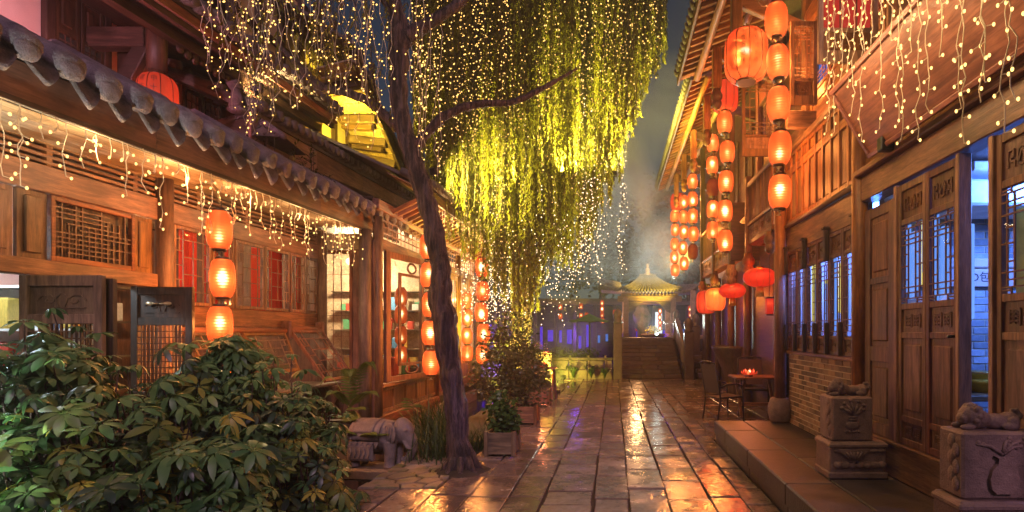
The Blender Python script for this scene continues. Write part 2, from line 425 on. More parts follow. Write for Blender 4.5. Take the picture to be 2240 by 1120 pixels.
# ------------------------------------------------------------------ ground, street, platform
g = MB(); g.quad((-300, -60, -.62), (300, -60, -.62), (300, 500, -.62), (-300, 500, -.62))
structure(g.build('ground', M['soil']))
st = MB(); st.box(-2.55, 1.46, -3, 6.95, -.6, -.022); st.box(-1.78, 3.4, 6.953, 18.38, -.6, -.023); st.box(1.463, 3.4, -3, 6.95, -.6, -.024)
street = structure(st.build('street', M['mortar']))
COLX = [-2.53, -2.13, -1.75, -1.37, -1.0, -.66, -.19, .14, .5, .9, 1.2, 1.45, 1.85, 2.28, 2.7, 3.15]
def slab(x0, x1, y0, y1, z=0.0):
    m = MB(); g_ = .008
    t = Matrix.Translation(((x0+x1)/2, (y0+y1)/2, z+U(-.006, .005))) @ Matrix.Rotation(U(-.012, .012), 4, 'X') @ Matrix.Rotation(U(-.011, .011), 4, 'Y')
    x0 += U(-.012, .012); x1 += U(-.012, .012)
    hx, hy = (x1-x0)/2-g_, (y1-y0)/2-.017
    m.box(-hx, hx, -hy, hy, -.06, 0, .007, t)
    # chipped, slightly irregular outline
    m.v = [Vector((p.x+.012*noise.noise(p*3.1), p.y+.012*noise.noise(p*2.7+Vector((5, 1, 0))), p.z)) for p in m.v]
    m.build('paving_slab', M['slab'], street)
for i in range(len(COLX)-1):
    x0, x1 = COLX[i], COLX[i+1]
    y, ye = (4.1+U(0, .5), 18.36)
    if x1 <= -1.74: ye = 5.45
    if x0 >= 1.44: y = 8.02
    while y < ye-.05:
        L = U(.42, .86)
        if ye-y-L < .3: L = ye-y
        slab(x0, x1, y, y+L); y += L
# irregular flagstones round the tree
pts = []
def vor(cells, x0, x1, y0, y1):
    for k, c in enumerate(cells):
        poly = [(x0, y0), (x1, y0), (x1, y1), (x0, y1)]
        for j, d in enumerate(cells):
            if j == k: continue
            mx, my = (c[0]+d[0])/2, (c[1]+d[1])/2; nx, ny = d[0]-c[0], d[1]-c[1]
            out = []
            for a in range(len(poly)):
                p, q = poly[a], poly[(a+1) % len(poly)]
                dp = (p[0]-mx)*nx+(p[1]-my)*ny; dq = (q[0]-mx)*nx+(q[1]-my)*ny
                if dp <= 0: out.append(p)
                if dp*dq < 0:
                    t = dp/(dp-dq); out.append((p[0]+(q[0]-p[0])*t, p[1]+(q[1]-p[1])*t))
            poly = out
            if not poly: break
        if len(poly) >= 3: yield c, poly
cells = [(-2.52+.24*a+U(-.07, .07)+(.12 if b % 2 else 0), 5.5+.21*b+U(-.06, .06)) for a in range(4) for b in range(8)]
for c, poly in vor(cells, -2.56, -1.76, 5.46, 6.93):
    cx, cy_ = sum(p[0] for p in poly)/len(poly), sum(p[1] for p in poly)/len(poly)
    poly = [(cx+(p[0]-cx)*.94+.01*noise.noise(Vector((p[0]*4, p[1]*4, 0))), cy_+(p[1]-cy_)*.94) for p in poly]
    if math.hypot(cx+1.72, cy_-6.15) < .2: continue
    MB().prism(poly, -.06, U(-.004, .012), .012).build('flagstone', M['flag'], street)

pf = MB(); pf.box(1.475, 3.0, .5, 7.88, -.55, .222); platform = structure(pf.build('platform', M['mortar']))
y = 2.2
while y < 7.85:
    L = min(U(.95, 1.5), 7.9-y)
    if 7.9-y-L < .35: L = 7.9-y
    MB().box(1.44, 1.86, y+.004, y+L-.004, .09, .28, .014).build('edge_stone', M['paving'], platform)
    MB().box(1.462, 1.60, y+.003, y+L-.003, -.05, .087, .008).build('kerb_stone', M['paving'], platform)
    y += L
y = 2.0
while y < 7.85:
    L = min(U(.7, 1.2), 7.9-y)
    if 7.9-y-L < .3: L = 7.9-y
    MB().box(1.868, 2.47, y+.005, y+L-.005, .16, .279, .01).build('platform_slab', M['paving'], platform); y += L

# stream and left bank
structure(MB().quad((-4.4, 1.5, -.40), (-1.9, 1.5, -.40), (-1.9, 20, -.40), (-4.4, 20, -.40)).build('stream', M['water']))
bk = MB()
def bank(x0, x1, y0, y1, zf, nx, ny):
    vs = []; fs = []
    for j in range(ny+1):
        for i in range(nx+1):
            x = x0+(x1-x0)*i/nx; y_ = y0+(y1-y0)*j/ny
            vs.append((x, y_, zf(x, y_)+.05*noise.noise(Vector((x*2.3, y_*2.3, 0)))))
    for j in range(ny):
        for i in range(nx): a = j*(nx+1)+i; fs.append((a, a+1, a+nx+2, a+nx+1))
    bk.add(vs, fs, True)
bank(-7.5, -2.6, 1.5, 9.1, lambda x, y_: .12-.7*max(0, min(1, (x+3.5)/.6)) if y_ < 6.2 else .05-.7*max(0, min(1, (x+4.3)/.5)), 24, 30)
bank(-3.6, -1.76, 6.96, 18.3, lambda x, y_: -.03-.6*max(0, min(1, (-2.75-x)/.45)), 10, 40)
structure(bk.build('garden_bank', M['soil'], recalc=False))

# ------------------------------------------------------------------ joinery helpers (frame coordinates: u along the wall, w outwards, v up)
def carve(mb, u0, u1, v0, v1, w, kind=0):
    cu, cv = (u0+u1)/2, (v0+v1)/2; a, b = (u1-u0)/2, (v1-v0)/2
    def p(x, y): return (cu+x*a, w, cv+y*b)
    t = .012 if kind != 2 else .009
    def path(ps): 
        for q, r in zip(ps[:-1], ps[1:]): mb.bar(p(*q), p(*r), t, t*1.2, 0, (0, 1, 0))
    if kind == 0:                                   # meander with a ring in the middle
        for s in (-1, 1):
            path([(s*.85, -.55), (s*.85, .55), (s*.5, .55), (s*.5, .1), (s*.68, .1), (s*.68, -.2), (s*.45, -.2), (s*.45, -.6)])
        ring = [(.28*math.cos(x*.7), .6*math.sin(x*.7)) for x in range(10)]; path(ring); path([(-.25, -.55), (-.1, .1), (0, .5), (.1, .1), (.25, -.55)])
    elif kind == 1:                                 # two seal-like blocks
        for s in (-1, 1):
            c0 = s*.45
            path([(c0-.32, -.7), (c0+.32, -.7), (c0+.32, .7), (c0-.32, .7), (c0-.32, -.7)])
            for k in (-.4, 0, .4): path([(c0-.22, k), (c0+.05, k+.12), (c0+.22, k)])
            path([(c0, -.6), (c0, .6)])
    else:                                            # scrolls
        for s in (-1, 1):
            path([(s*(.45+.36*(1-k/9)*math.cos(k*.9)), .6*(1-k/9)*math.sin(k*.9)) for k in range(9)])
            path([(s*.1, -.6), (s*.2, .2), (s*.05, .6)])
        path([(-.8, -.7), (.8, -.7)])

def lattice(mb, u0, u1, v0, v1, w, kind, t=.010, d=.010):
    def vb(x, ya, yb): mb.box(u0+x*(u1-u0)-t/2, u0+x*(u1-u0)+t/2, w-d/2, w+d/2, v0+ya*(v1-v0), v0+yb*(v1-v0))
    def hb(y_, xa, xb): mb.box(u0+xa*(u1-u0), u0+xb*(u1-u0), w-d/2+.001, w+d/2+.0012, v0+y_*(v1-v0)-t/2, v0+y_*(v1-v0)+t/2)
    if kind == 'slot':
        vb(.33, .2, .74); vb(.67, .2, .74); vb(.14, .06, .94); vb(.86, .06, .94)
        for y_ in (.06, .2, .74, .86, .94): hb(y_, .0, 1)
        for y_ in (.13, .80): hb(y_, .14, .86)
        for k, y_ in enumerate((.30, .47, .62)):
            hb(y_, 0 if k % 2 else .14, .33); hb(y_, .67, 1 if k % 2 else .86)
        for x in (.33, .67): vb(x, .06, .2); vb(x, .74, .94)
        for x in (.25, .75): vb(x, .0, .06); vb(x, .94, 1)
        for s in (.02, .78):
            hb(.97, s, s+.2); hb(.03, s, s+.2)
    elif kind == 'step':
        for x in (.2, .5, .8): vb(x, .14 if x == .5 else 0, .86 if x == .5 else 1)
        for y_ in (.14, .38, .62, .86): hb(y_, 0 if y_ in (.14, .86) else .2, 1 if y_ in (.14, .86) else .8)
        for x in (.08, .92): vb(x, .1, .3); vb(x, .7, .9)
        for y_ in (.3, .7, .5): hb(y_, 0, .2); hb(y_, .8, 1)
    elif isinstance(kind, tuple):
        for i in range(1, kind[0]): vb(i/kind[0], 0, 1)
        for j in range(1, kind[1]): hb(j/kind[1], 0, 1)
    elif kind == 'ice':
        for i in range(1, 12):
            a, b_ = R.choice([(0, .62), (.2, 1), (0, 1), (.38, 1), (0, .8)]); vb(i/12, a, b_)
        for j in range(1, 11):
            a, b_ = R.choice([(0, .7), (.3, 1), (0, 1), (.15, .85)]); hb(j/11, a, b_)

def leaf_frame(mb, u0, u1, v0, v1, w0, w1, st, rails):
    mb.box(u0, u0+st, w0, w1, v0, v1, .004); mb.box(u1-st, u1, w0, w1, v0, v1, .004)
    for ra, rb in rails: mb.box(u0+st, u1-st, w0+.002, w1-.003, ra, rb, .004)

def door_leaf(par, fr, u0, u1, v0, v1, secs, w0=0, th=.045, st=.045, wood='wood', name='door', lab=None, carved=True, glass=True):
    """secs: (bottom, top, kind) from below; rails fill the gaps"""
    f = MB(fr); rails = []; prev = v0
    for a, b_, k in secs: rails.append((prev, a)); prev = b_
    rails.append((prev, v1))
    leaf_frame(f, u0, u1, v0, v1, w0, w0+th, st, rails)
    d = f.build(name, M[wood+'_z'], par)
    if lab: d['label'] = lab
    ua, ub = u0+st+.002, u1-st-.002
    for a, b_, k in secs:
        if k == 'panel':
            p = MB(fr); p.box(ua, ub, w0+.012, w0+th-.018, a, b_); p.box(ua+.035, ub-.035, w0+.014, w0+th-.006, a+.05, b_-.05, .012)
            p.build('panel', M[wood+'_z'], d)
        elif k in ('carve0', 'carve1', 'carve2'):
            p = MB(fr); p.box(ua, ub, w0+.012, w0+th-.02, a, b_)
            if carved: carve(p, ua+.02, ub-.02, a+.025, b_-.025, w0+th-.017, int(k[-1]))
            p.build('carved_panel', M[wood+'_z'], d)
        else:
            p = MB(fr); lattice(p, ua, ub, a, b_, w0+th*.84, k); p.build('lattice', M[wood+'_z'], d)
            if glass:
                q = MB(fr); q.box(ua, ub, w0+th*.62, w0+th*.62+.004, a, b_); q.build('pane', M['glass'], d)
    return d

def bars_panelled(par, fr, u0, u1, v0, v1, n, vmid=None, wood='wood', gap=.05, w0=0, depth=.04):
    """framed boarding: each panel a part"""
    f = MB(fr)
    us = [u0+(u1-u0)*i/n for i in range(n+1)]
    for i, u in enumerate(us): f.box(u-gap/2, u+gap/2, w0, w0+depth, v0, v1, .004)
    rows = [(v0, v1)] if vmid is None else [(v0, vmid), (vmid, v1)]
    for k, (a, b_) in enumerate(rows):
        for i in range(n):
            f.box(us[i]+gap/2, us[i+1]-gap/2, w0+.002, w0+depth-.003, b_-gap, b_, .003); f.box(us[i]+gap/2, us[i+1]-gap/2, w0+.002, w0+depth-.003, a, a+gap, .003)
    f.build('panel_frame', M[wood+'_z'], par)
    for k, (a, b_) in enumerate(rows):
        for i in range(n):
            p = MB(fr); p.box(us[i]+gap/2, us[i+1]-gap/2, w0-.01, w0+.012, a+gap, b_-gap); p.box(us[i]+gap/2+.018, us[i+1]-gap/2-.018, w0, w0+.022, a+gap+.02, b_-gap-.02, .006)
            p.build('panel', M[wood+'_z'], par)

def brick_wall(par, M4, nx, nz, bw, bh, bd, mat, name='brick', skip=None, limit=300):
    """bricks in the plane x,z of matrix M4, laid in running bond, facing -y; each brick an object"""
    me = MB().box(-.5, .5, -.5, .5, -.5, .5).mesh(name); me.materials.append(mat)
    b = MB(); b.box(-(bw-.011)/2, (bw-.011)/2, -bd/2, bd/2, -(bh-.011)/2, (bh-.011)/2, .003); me = b.mesh(name); me.materials.append(mat)
    n = 0
    for j in range(nz):
        off = .5 if j % 2 else 0
        i0 = 0
        for i in range(nx+1):
            x0 = max(0, (i-off)*bw); x1 = min(nx*bw, (i+1-off)*bw)
            if x1-x0 < .03: continue
            if n >= limit: return
            m4 = M4 @ Matrix.Translation(((x0+x1)/2, U(-.004, .003), (j+.5)*bh)) @ Matrix.Diagonal(((x1-x0)/bw, 1, 1, 1))
            inst(name, me, par, m4); n += 1

# ------------------------------------------------------------------ RIGHT: near shop house
XR = 2.48
shop = thing('shop_house', 'two-storey timber shop house on the right with carved doors above a brick dado', 'building', (XR, 5, .28))
RF = frame((XR, 0, 0), (0, 1, 0), (-1, 0, 0))
m = MB(RF); m.box(-.5, 5.46, -.22, .05, .283, .575, .01); m.box(-.5, 5.46, -.24, .075, .575, .60, .006); m.build('door_sill', M['wood_y'], shop)
def post(par, x, y_, r, z0, z1, mat='wood_z', name='post'):
    return MB().tube([(x, y_, z0), (x, y_, (z0+z1)/2), (x, y_, z1)], [r, r*.98, r*.95], 16).build(name, M[mat], par)
def drum(par, x, y_, z, r=.17, h=.34):
    pr = [(r*.72, 0), (r*.86, h*.1), (r*1.0, h*.35), (r*1.02, h*.6), (r*.86, h*.9), (r*.72, h)]
    MB().lathe(pr, 18, (x, y_, z)).build('column_base', M['stone'], par)
post(shop, 2.43, 5.42, .078, .283, 4.3); drum(shop, 2.36, 7.79, .281); post(shop, 2.36, 7.79, .082, .62, 3.3)
# narrow fixed door
door_leaf(shop, RF, 4.76, 5.33, .603, 2.72, [(.72, 1.28, 'panel'), (1.42, 2.0, 'panel'), (2.06, 2.62, 'panel')], st=.11, wood='door', name='door', lab='narrow plank door with three long panels')
m = MB(RF); m.box(4.705, 4.752, -.03, .06, .603, 2.81, .005); m.box(3.845, 3.885, -.03, .065, .603, 2.81, .005); m.box(3.50, 3.545, -.03, .065, .603, 2.81, .005); m.build('door_jamb', M['wood_z'], shop)
DS = [(.66, .80, 'carve1'), (.85, 1.50, 'panel'), (1.55, 1.74, 'carve1'), (1.79, 2.45, 'slot'), (2.50, 2.74, 'carve0')]
for k, (a, b_) in enumerate(((4.29, 4.70), (3.89, 4.285))): door_leaf(shop, RF, a, b_, .606, 2.80, DS, wood='door')
d = door_leaf(shop, RF, 3.08, 3.495, .606, 2.80, DS, wood='door'); door_leaf(shop, RF, 2.66, 3.075, .606, 2.80, DS, wood='door')
# the opened leaf, seen edge-on, swung inwards
OF = frame((XR+.03, 3.84, 0), (.52, .854, 0), (.854, -.52, 0))
door_leaf(shop, OF, 0.03, .40, .606, 2.80, DS, w0=-.05, lab='door leaf swung open into the shop')
MB(RF).tube([(3.93, .045, 1.52), (3.93, .09, 1.52)], .012, 8).build('door_knob', M['black'], shop)
# beams over the doors
m = MB(RF); m.box(-.5, 5.38, -.1, .07, 2.82, 3.06, .008); m.build('lintel', M['wood_y'], shop)
m = MB(RF); m.box(-.5, 5.40, -.08, .13, 3.063, 3.12, .01); m.build('moulding', M['wood_y'], shop)
m = MB(RF); m.box(-.5, 5.36, -.1, .03, 3.125, 4.02, .008); m.build('wall_board', M['wood_y'], shop)
# brick dado with six windows
m = MB(RF); m.box(5.5, 7.72, -.16, .011, .283, 1.25); m.build('dado_mortar', M['brick_mortar'], shop)
brick_wall(shop, Matrix(((0, -1, 0, XR-.004), (-1, 0, 0, 7.72), (0, 0, 1, .283), (0, 0, 0, 1))) @ Matrix.Identity(4), 11, 15, .2018, .0643, .03, M['brick'])
m = MB(RF); m.box(5.49, 7.76, -.12, .06, 1.252, 1.295, .006); m.build('window_sill', M['wood_y'], shop)
WU = [5.52+i*.367 for i in range(7)]
for i in range(6):
    a, b_ = WU[i]+.004, WU[i+1]-.004
    door_leaf(shop, RF, a, b_, 1.298, 2.66, [(1.34, 1.47, 'carve2'), (1.51, 2.38, 'slot'), (2.42, 2.62, 'carve2')], w0=-.01, st=.032, wood='door', name='window')
for i in range(7):
    u = WU[i]
    if i in (0, 2, 4, 6):
        q = MB(RF); q.box(u-.028, u+.028, .04, .09, 2.36, 2.72, .006); q.box(u-.04, u+.04, .035, .105, 2.72, 2.75, .004); q.build('hinge_post', M['dark_z'], shop)
    q = MB(RF); q.box(u-.024, u+.024, .04, .085, 1.30, 1.66, .006); q.build('hinge_post', M['dark_z'], shop)
m = MB(RF); m.box(5.46, 7.78, -.1, .03, 2.665, 3.0, .006); m.build('header_board', M['wood_y'], shop)
m = MB(RF); m.tube([(5.44, .05, 3.03), (7.8, .05, 3.03)], .034, 10); m.build('moulding', M['wood_y'], shop)
# parapet of the upper gallery
bars_panelled(shop, RF, 5.50, 7.84, 3.07, 4.02, 10, 3.78)
m = MB(RF); m.box(5.40, 7.9, -.06, .07, 4.023, 4.10, .012); m.build('handrail', M['wood_y'], shop)
# overhanging balcony with balusters beyond the column
bal = MB(RF)
BF = frame((2.30, 0, 0), (0, 1, 0), (-1, 0, 0))
m = MB(BF); m.box(7.93, 9.35, -.2, .02, 3.03, 3.10, .008); m.box(7.93, 9.35, -.04, .045, 3.34, 3.39, .006); m.box(7.93, 9.35, -.04, .05, 4.0, 4.07, .01); m.build('balcony_rail', M['wood_y'], shop)
for k in range(4):
    p = MB(BF); u = 7.97+k*.345; p.box(u, u+.32, -.02, .012, 3.105, 3.335, .006); carve(p, u+.03, u+.29, 3.13, 3.31, .015, 2); p.build('carved_panel', M['wood_y'], shop)
me = MB().box(-.014, .014, -.014, .014, 0, .61, .003).mesh('baluster'); me.materials.append(M['wood_z'])
for k in range(17): inst('baluster', me, shop, TRS((2.30, 7.99+k*.083, 3.39)))
for k in range(6): inst('baluster', me, shop, TRS((2.37+k*.1, 9.36, 3.39)))
for a, b_ in ((3.03, 3.39), (4.0, 4.07)): MB().box(2.26, 3.2, 9.32, 9.40, a, b_, .008).build('balcony_end', M['wood_x'], shop)
m = MB(); m.box(2.24, 2.34, 9.30, 9.40, 2.9, 4.2, .008); m.build('balcony_post', M['wood_z'], shop)
def pendant(par, x, y_, z, s=1.0, mat='wood_z'):
    pr = [(.02, -.30), (.045, -.28), (.07, -.24), (.075, -.20), (.055, -.17), (.08, -.14), (.085, -.09), (.06, -.05), (.055, 0)]
    return MB().lathe([(r*s, h*s) for r, h in pr], 14, (x, y_, z)).build('pendant_knob', M[mat], par)
pendant(shop, 2.29, 9.35, 2.9, 1.3); pendant(shop, 2.29, 8.05, 3.03, 1.1)
m = MB(); m.box(2.50, 3.3, 7.9, 9.4, 3.10, 3.13); m.build('balcony_floor', M['dark_x'], shop)
# upper storey behind the gallery
XU = 2.62
UF = frame((XU, 0, 0), (0, 1, 0), (-1, 0, 0))
for u in (3.2, 4.6, 6.0, 7.4, 8.8, 9.8):
    m = MB(UF); m.box(u-.07, u+.07, -.07, .07, 4.02, 6.3, .01); m.build('post', M['wood_z'], shop)
m = MB(UF); m.box(2.6, 9.9, -.08, .05, 5.55, 5.85, .01); m.build('beam', M['wood_y'], shop)
m = MB(UF); m.box(2.6, 9.9, -.08, .05, 4.10, 4.42, .01); m.build('beam', M['wood_y'], shop)
# wall behind, with windows
for (a, b_, k) in ((2.6, 4.53, 'd'), (4.67, 5.93, 'r'), (6.07, 7.33, 'b'), (7.47, 8.73, 'd'), (8.87, 9.73, 'b')):
    if k == 'd':
        m = MB(UF); m.box(a, b_, -.06, -.03, 4.42, 5.55); m.build('wall_board', M['dark_z'], shop)
    else:
        dl = door_leaf(shop, UF, a, (a+b_)/2-.01, 4.425, 5.545, [(4.5, 4.7, 'panel'), (4.75, 5.5, 'slot')], w0=-.05, name='window', glass=False)
        dr = door_leaf(shop, UF, (a+b_)/2+.01, b_, 4.425, 5.545, [(4.5, 4.7, 'panel'), (4.75, 5.5, 'slot')], w0=-.05, name='window', glass=False)
        m = MB(UF); m.box(a+.03, b_-.03, -.12, -.11, 4.6, 5.5); m.build('lit_curtain', M['lit_red' if k == 'r' else 'lit_blue'], shop)
# casements standing open at right angles
def casement(y_, x0, x1, z0, z1, kind, lab, back=None):
    CF = frame((0, y_, 0), (1, 0, 0), (0, -1, 0))
    c = door_leaf(shop, CF, x0, x1, z0, z1, [(z0+.12, z0+.30, 'carve0'), (z0+.34, z1-.06, kind)], st=.05, name='casement', lab=lab, glass=False)
    if back:
        m = MB(CF); m.box(x0+.06, x1-.06, -.012, -.004, z0+.35, z1-.07); m.build('backing', M[back], c)
casement(5.35, 1.98, 2.56, 4.16, 5.5, (3, 3), 'open casement glowing red from behind', 'lit_red')
casement(7.0, 2.24, 2.58, 4.44, 5.50, 'slot', 'open lattice casement behind the lantern string')
casement(8.6, 2.0, 2.60, 4.3, 5.6, 'slot', 'open lattice casement')
m = MB(); m.box(2.2, 2.66, 6.96, 7.05, 4.15, 4.37, .01); m.build('cross_beam', M['wood_x'], shop)
# white wall panel beyond the balcony
m = MB(); m.box(2.5, 2.95, 9.8, 9.85, 3.35, 4.05); m.build('white_panel', M['cream'], shop)
# eaves: purlins, rafters, boards
def eaves(par, xe, ze, xw, zw, y0, y1, step, purl, rw=.06):
    me = MB(); L = math.hypot(xw-xe, zw-ze); me.box(0, L, -rw/2, rw/2, -rw, 0, .004); me = me.mesh('rafter'); me.materials.append(M['wood_x'])
    a = math.atan2(zw-ze, xw-xe); y_ = y0
    while y_ < y1:
        inst('rafter', me, par, TRS((xe, y_, ze), ry=-a)); y_ += step
    for t in purl:
        x, z = xe+(xw-xe)*t, ze+(zw-ze)*t-rw-.05
        MB().tube([(x, y0-.05, z), (x, y1, z)], .062, 10).build('purlin', M['wood_y'], par)
    nb = 5
    for k in range(nb):
        t0, t1 = k/nb+.004, (k+1)/nb-.004
        pa = Vector((xe+(xw-xe)*t0, 0, ze+(zw-ze)*t0+.004)); pb = Vector((xe+(xw-xe)*t1, 0, ze+(zw-ze)*t1+.004))
        b_ = MB(); b_.add([(pa.x, y0-.1, pa.z), (pb.x, y0-.1, pb.z), (pb.x, y1+.1, pb.z), (pa.x, y1+.1, pa.z), (pa.x, y0-.1, pa.z+.025), (pb.x, y0-.1, pb.z+.025), (pb.x, y1+.1, pb.z+.025), (pa.x, y1+.1, pa.z+.025)],
              [(0, 1, 2, 3), (7, 6, 5, 4), (0, 4, 5, 1), (1, 5, 6, 2), (2, 6, 7, 3), (3, 7, 4, 0)]); b_.build('roof_board', M['wood_y'], par)
    MB().box(xe-.05, xe-.005, y0-.1, y1+.1, ze-.09, ze+.05, .006).build('eave_board', M['dark_y'], par)
    t = MB(); t.lathe([(.07, 0), (.075, .04), (.06, .30)], 8); 
    tm = t.mesh('roof_tile'); tm.materials.append(M['tile_old'])
    y_ = y0; 
    while y_ < y1:
        inst('roof_tile', tm, par, TRS((xe-.10, y_, ze+.07), ry=math.pi/2-a)); y_ += .19
    rf = MB(); up = .09
    rf.add([(xe-.06, y0-.1, ze+.06), (xw+1.5, y0-.1, zw+.06+1.5*(zw-ze)/(xw-xe)), (xw+1.5, y1+.1, zw+.06+1.5*(zw-ze)/(xw-xe)), (xe-.06, y1+.1, ze+.06)]+
           [(xe-.06, y0-.1, ze+.11), (xw+1.5, y0-.1, zw+.11+1.5*(zw-ze)/(xw-xe)), (xw+1.5, y1+.1, zw+.11+1.5*(zw-ze)/(xw-xe)), (xe-.06, y1+.1, ze+.11)],
           [(0, 1, 2, 3), (7, 6, 5, 4), (0, 4, 5, 1), (1, 5, 6, 2), (2, 6, 7, 3), (3, 7, 4, 0)]); rf.build('roof', M['tile_old'], par)
eaves(shop, 1.22, 6.22, 2.62, 6.75, 3.2, 10.1, .21, (.22, .62))
for u in (4.6, 6.0, 7.4, 8.8):                                            # bracket arms carrying the eave, with hanging posts
    m = MB(); m.bar((2.6, u, 5.62), (1.62, u, 6.05), .10, .16, .012); m.build('bracket_arm', M['wood_x'], shop)
    m = MB(); m.box(1.58, 1.72, u-.07, u+.07, 5.45, 6.1, .01); m.build('hanging_post', M['wood_z'], shop); pendant(shop, 1.65, u, 5.45, 1.1)
# shop interior
m = MB(); m.box(2.75, 6.2, .8, 8.0, .45, .58); m.build('shop_floor', M['dark_y'], shop)
m = MB(); m.box(2.6, 6.2, .8, 8.05, 2.98, 3.03); m.build('ceiling', M['dark_y'], shop)
m = MB(); m.box(6.1, 6.2, .8, 8.05, .58, 2.98); m.build('back_wall', M['plaster'], shop)
m = MB(); m.box(2.6, 6.2, 8.0, 8.06, .283, 3.0); m.build('end_wall', M['plaster'], shop)
m = MB(); m.box(2.62, 4.8, 5.328, 5.42, .58, 2.98); m.build('partition_mortar', M['brick_mortar'], shop)
brick_wall(shop, Matrix.Translation((2.66, 5.335, .6)), 9, 29, .235, .0715, .03, M['brick_grey'])
for x0 in (2.8,):
    m = MB(); m.box(2.66, 4.8, 5.27, 5.318, 1.99, 2.16, .004); sb = m.build('signboard', M['plaster'], shop)
    m = MB(); m.box(2.66, 4.8, 5.25, 5.318, 2.17, 2.26, .01); m.build('shelf', M['plaster'], shop)
for (x, z, w_, h_, c) in ((3.55, 2.62, .9, .16, 'plaster'),):
    m = MB(); m.box(x-.6, x+.6, 4.6, 5.2, z, z+.22, .02); m.box(x-.6, x+.6, 4.5, 5.2, z+.26, z+.34, .01); m.build('air_conditioner', M['white'], shop)
m = MB(); m.box(3.95, 4.0, 5.45, 7.98, .585, 2.975); m.build('partition_wall', M['white'], shop)  # pale inner wall added to catch the tube light
for k, (x, y_, z) in enumerate(((3.7, 4.1, 2.86), (3.35, 6.9, 2.86), (4.6, 3.1, 2.86))):
    m = MB(); m.tube([(x-.5, y_, z), (x+.5, y_, z)], .02, 8); m.build('ceiling_tube', M['lamp_blue'], shop)
    lamp('ceiling_tube_lamp', 'POINT', (x, y_, z-.08), (80, 150, 34)[k], (.08, .23, 1), .12, shop)
ltb = MB().box(-.016, .016, -.016, .016, -.5, .5, .006).mesh('light_streak'); ltb.materials.append(mat_emit('blue_light_streak', (.16, .36, 1), 1.15*K))  # glowing bars added to imitate vertical light streaks in the panes
lty = ltb.copy(); lty.materials.clear(); lty.materials.append(mat_emit('yellow_light_streak', (1, .80, .16), 1.5*K))
for k in range(26): inst('light_streak', lty if k % 5 == 0 else ltb, shop, TRS((2.78+U(0, .5), 5.55+k*.092, 1.95+U(-.12, .2)), sc=(U(.8, 2.6), U(.8, 2.2), U(.45, 1.0))))
for k in range(14): inst('light_streak', lty if k % 5 == 2 else ltb, shop, TRS((2.58+U(0, .1), 4.02+k*.09, 2.1+U(-.12, .2)), sc=(U(.8, 2.2), U(.8, 2), U(.4, .8))))
me = MB().box(-.1, .1, -.005, .005, -.5, .5).mesh('streak_strip'); me.materials.append(M['yellow'])  # strips added for the yellow and white streaks in the windows
mw = me.copy(); mw.materials.clear(); mw.materials.append(M['white'])
for k in range(12): inst('streak_strip', me if k % 3 == 0 else mw, shop, TRS((3.05+U(0, .5), 5.65+k*.19, 2.2+U(-.15, .2)), rz=math.pi/2, sc=(U(.5, 1), 1, U(.6, 1.1))))
for k in range(6): inst('streak_strip', me if k % 3 == 1 else mw, shop, TRS((3.3+U(0, .4), 3.95+k*.15, 2.1+U(-.1, .2)), rz=math.pi/2, sc=(U(.4, .8), 1, U(.5, .9))))
# ------------------------------------------------------------------ things in and on the right shop
t_ = thing('display_table', 'wooden table with yellow bowls just inside the open shop door', 'table', (3.3, 4.75, .58))
m = MB(); m.box(2.85, 3.9, 4.5, 5.1, .98, 1.03, .008); m.build('table_top', M['old_x'], t_)
for x in (2.9, 3.85):
    for y_ in (4.55, 5.05): MB().box(x-.03, x+.03, y_-.03, y_+.03, .582, .98, .004).build('leg', M['old_z'], t_)
def bowl(x, y_, z, r, h, mat, lab):
    o = MB().lathe([(r*.55, 0), (r*.6, h*.12), (r*.95, h*.7), (r, h), (r*.93, h*.98), (r*.55, h*.25), (.01, h*.2)], 22, (x, y_, z), False).build('bowl', M[mat], None)
    tag(o, lab, 'bowl')
bowl(3.24, 4.8, 1.032, .17, .11, 'yellow', 'wide yellow bowl on the table inside the open shop door')
bowl(3.22, 4.82, 1.14, .13, .07, 'brass', 'small brass bowl stacked on the yellow bowl in the doorway')
o = MB().lathe([(.05, 0), (.05, .02), (.03, .04), (.10, .2), (.14, .26), (.13, .25), (.02, .06)], 20, (3.66, 4.8, 1.032), False).build('goblet', M['black'])
tag(o, 'dark footed goblet beside the yellow bowls in the doorway', 'goblet')
o = MB().box(2.60, 2.80, 4.3, 4.32, 1.16, 1.28, .004).build('red_plaque', M['red_plaque']); tag(o, 'small blank red card hanging in the open shop doorway', 'sign')

# lettering
def glyphs(txt, size):
    c = bpy.data.curves.new('lettering', 'FONT'); c.body = txt; c.size = size; c.align_x = 'CENTER'; c.align_y = 'CENTER'; c.resolution_u = 2; c.extrude = .0005
    o = bpy.data.objects.new('lettering', c); COL.objects.link(o)
    dg = bpy.context.evaluated_depsgraph_get(); dg.update()
    me = o.evaluated_get(dg).to_mesh(); vs = [v.co.copy() for v in me.vertices]; fs = [tuple(p.vertices) for p in me.polygons]
    o.evaluated_get(dg).to_mesh_clear(); bpy.data.objects.remove(o); bpy.data.curves.remove(c)
    return vs, fs
vs_, fs_ = glyphs('O包俏', .105)
m = MB(); m.add([(3.57+p.x, 5.266-p.z, 2.075+p.y) for p in vs_], fs_); m.build('lettering', M['ink'], sb)

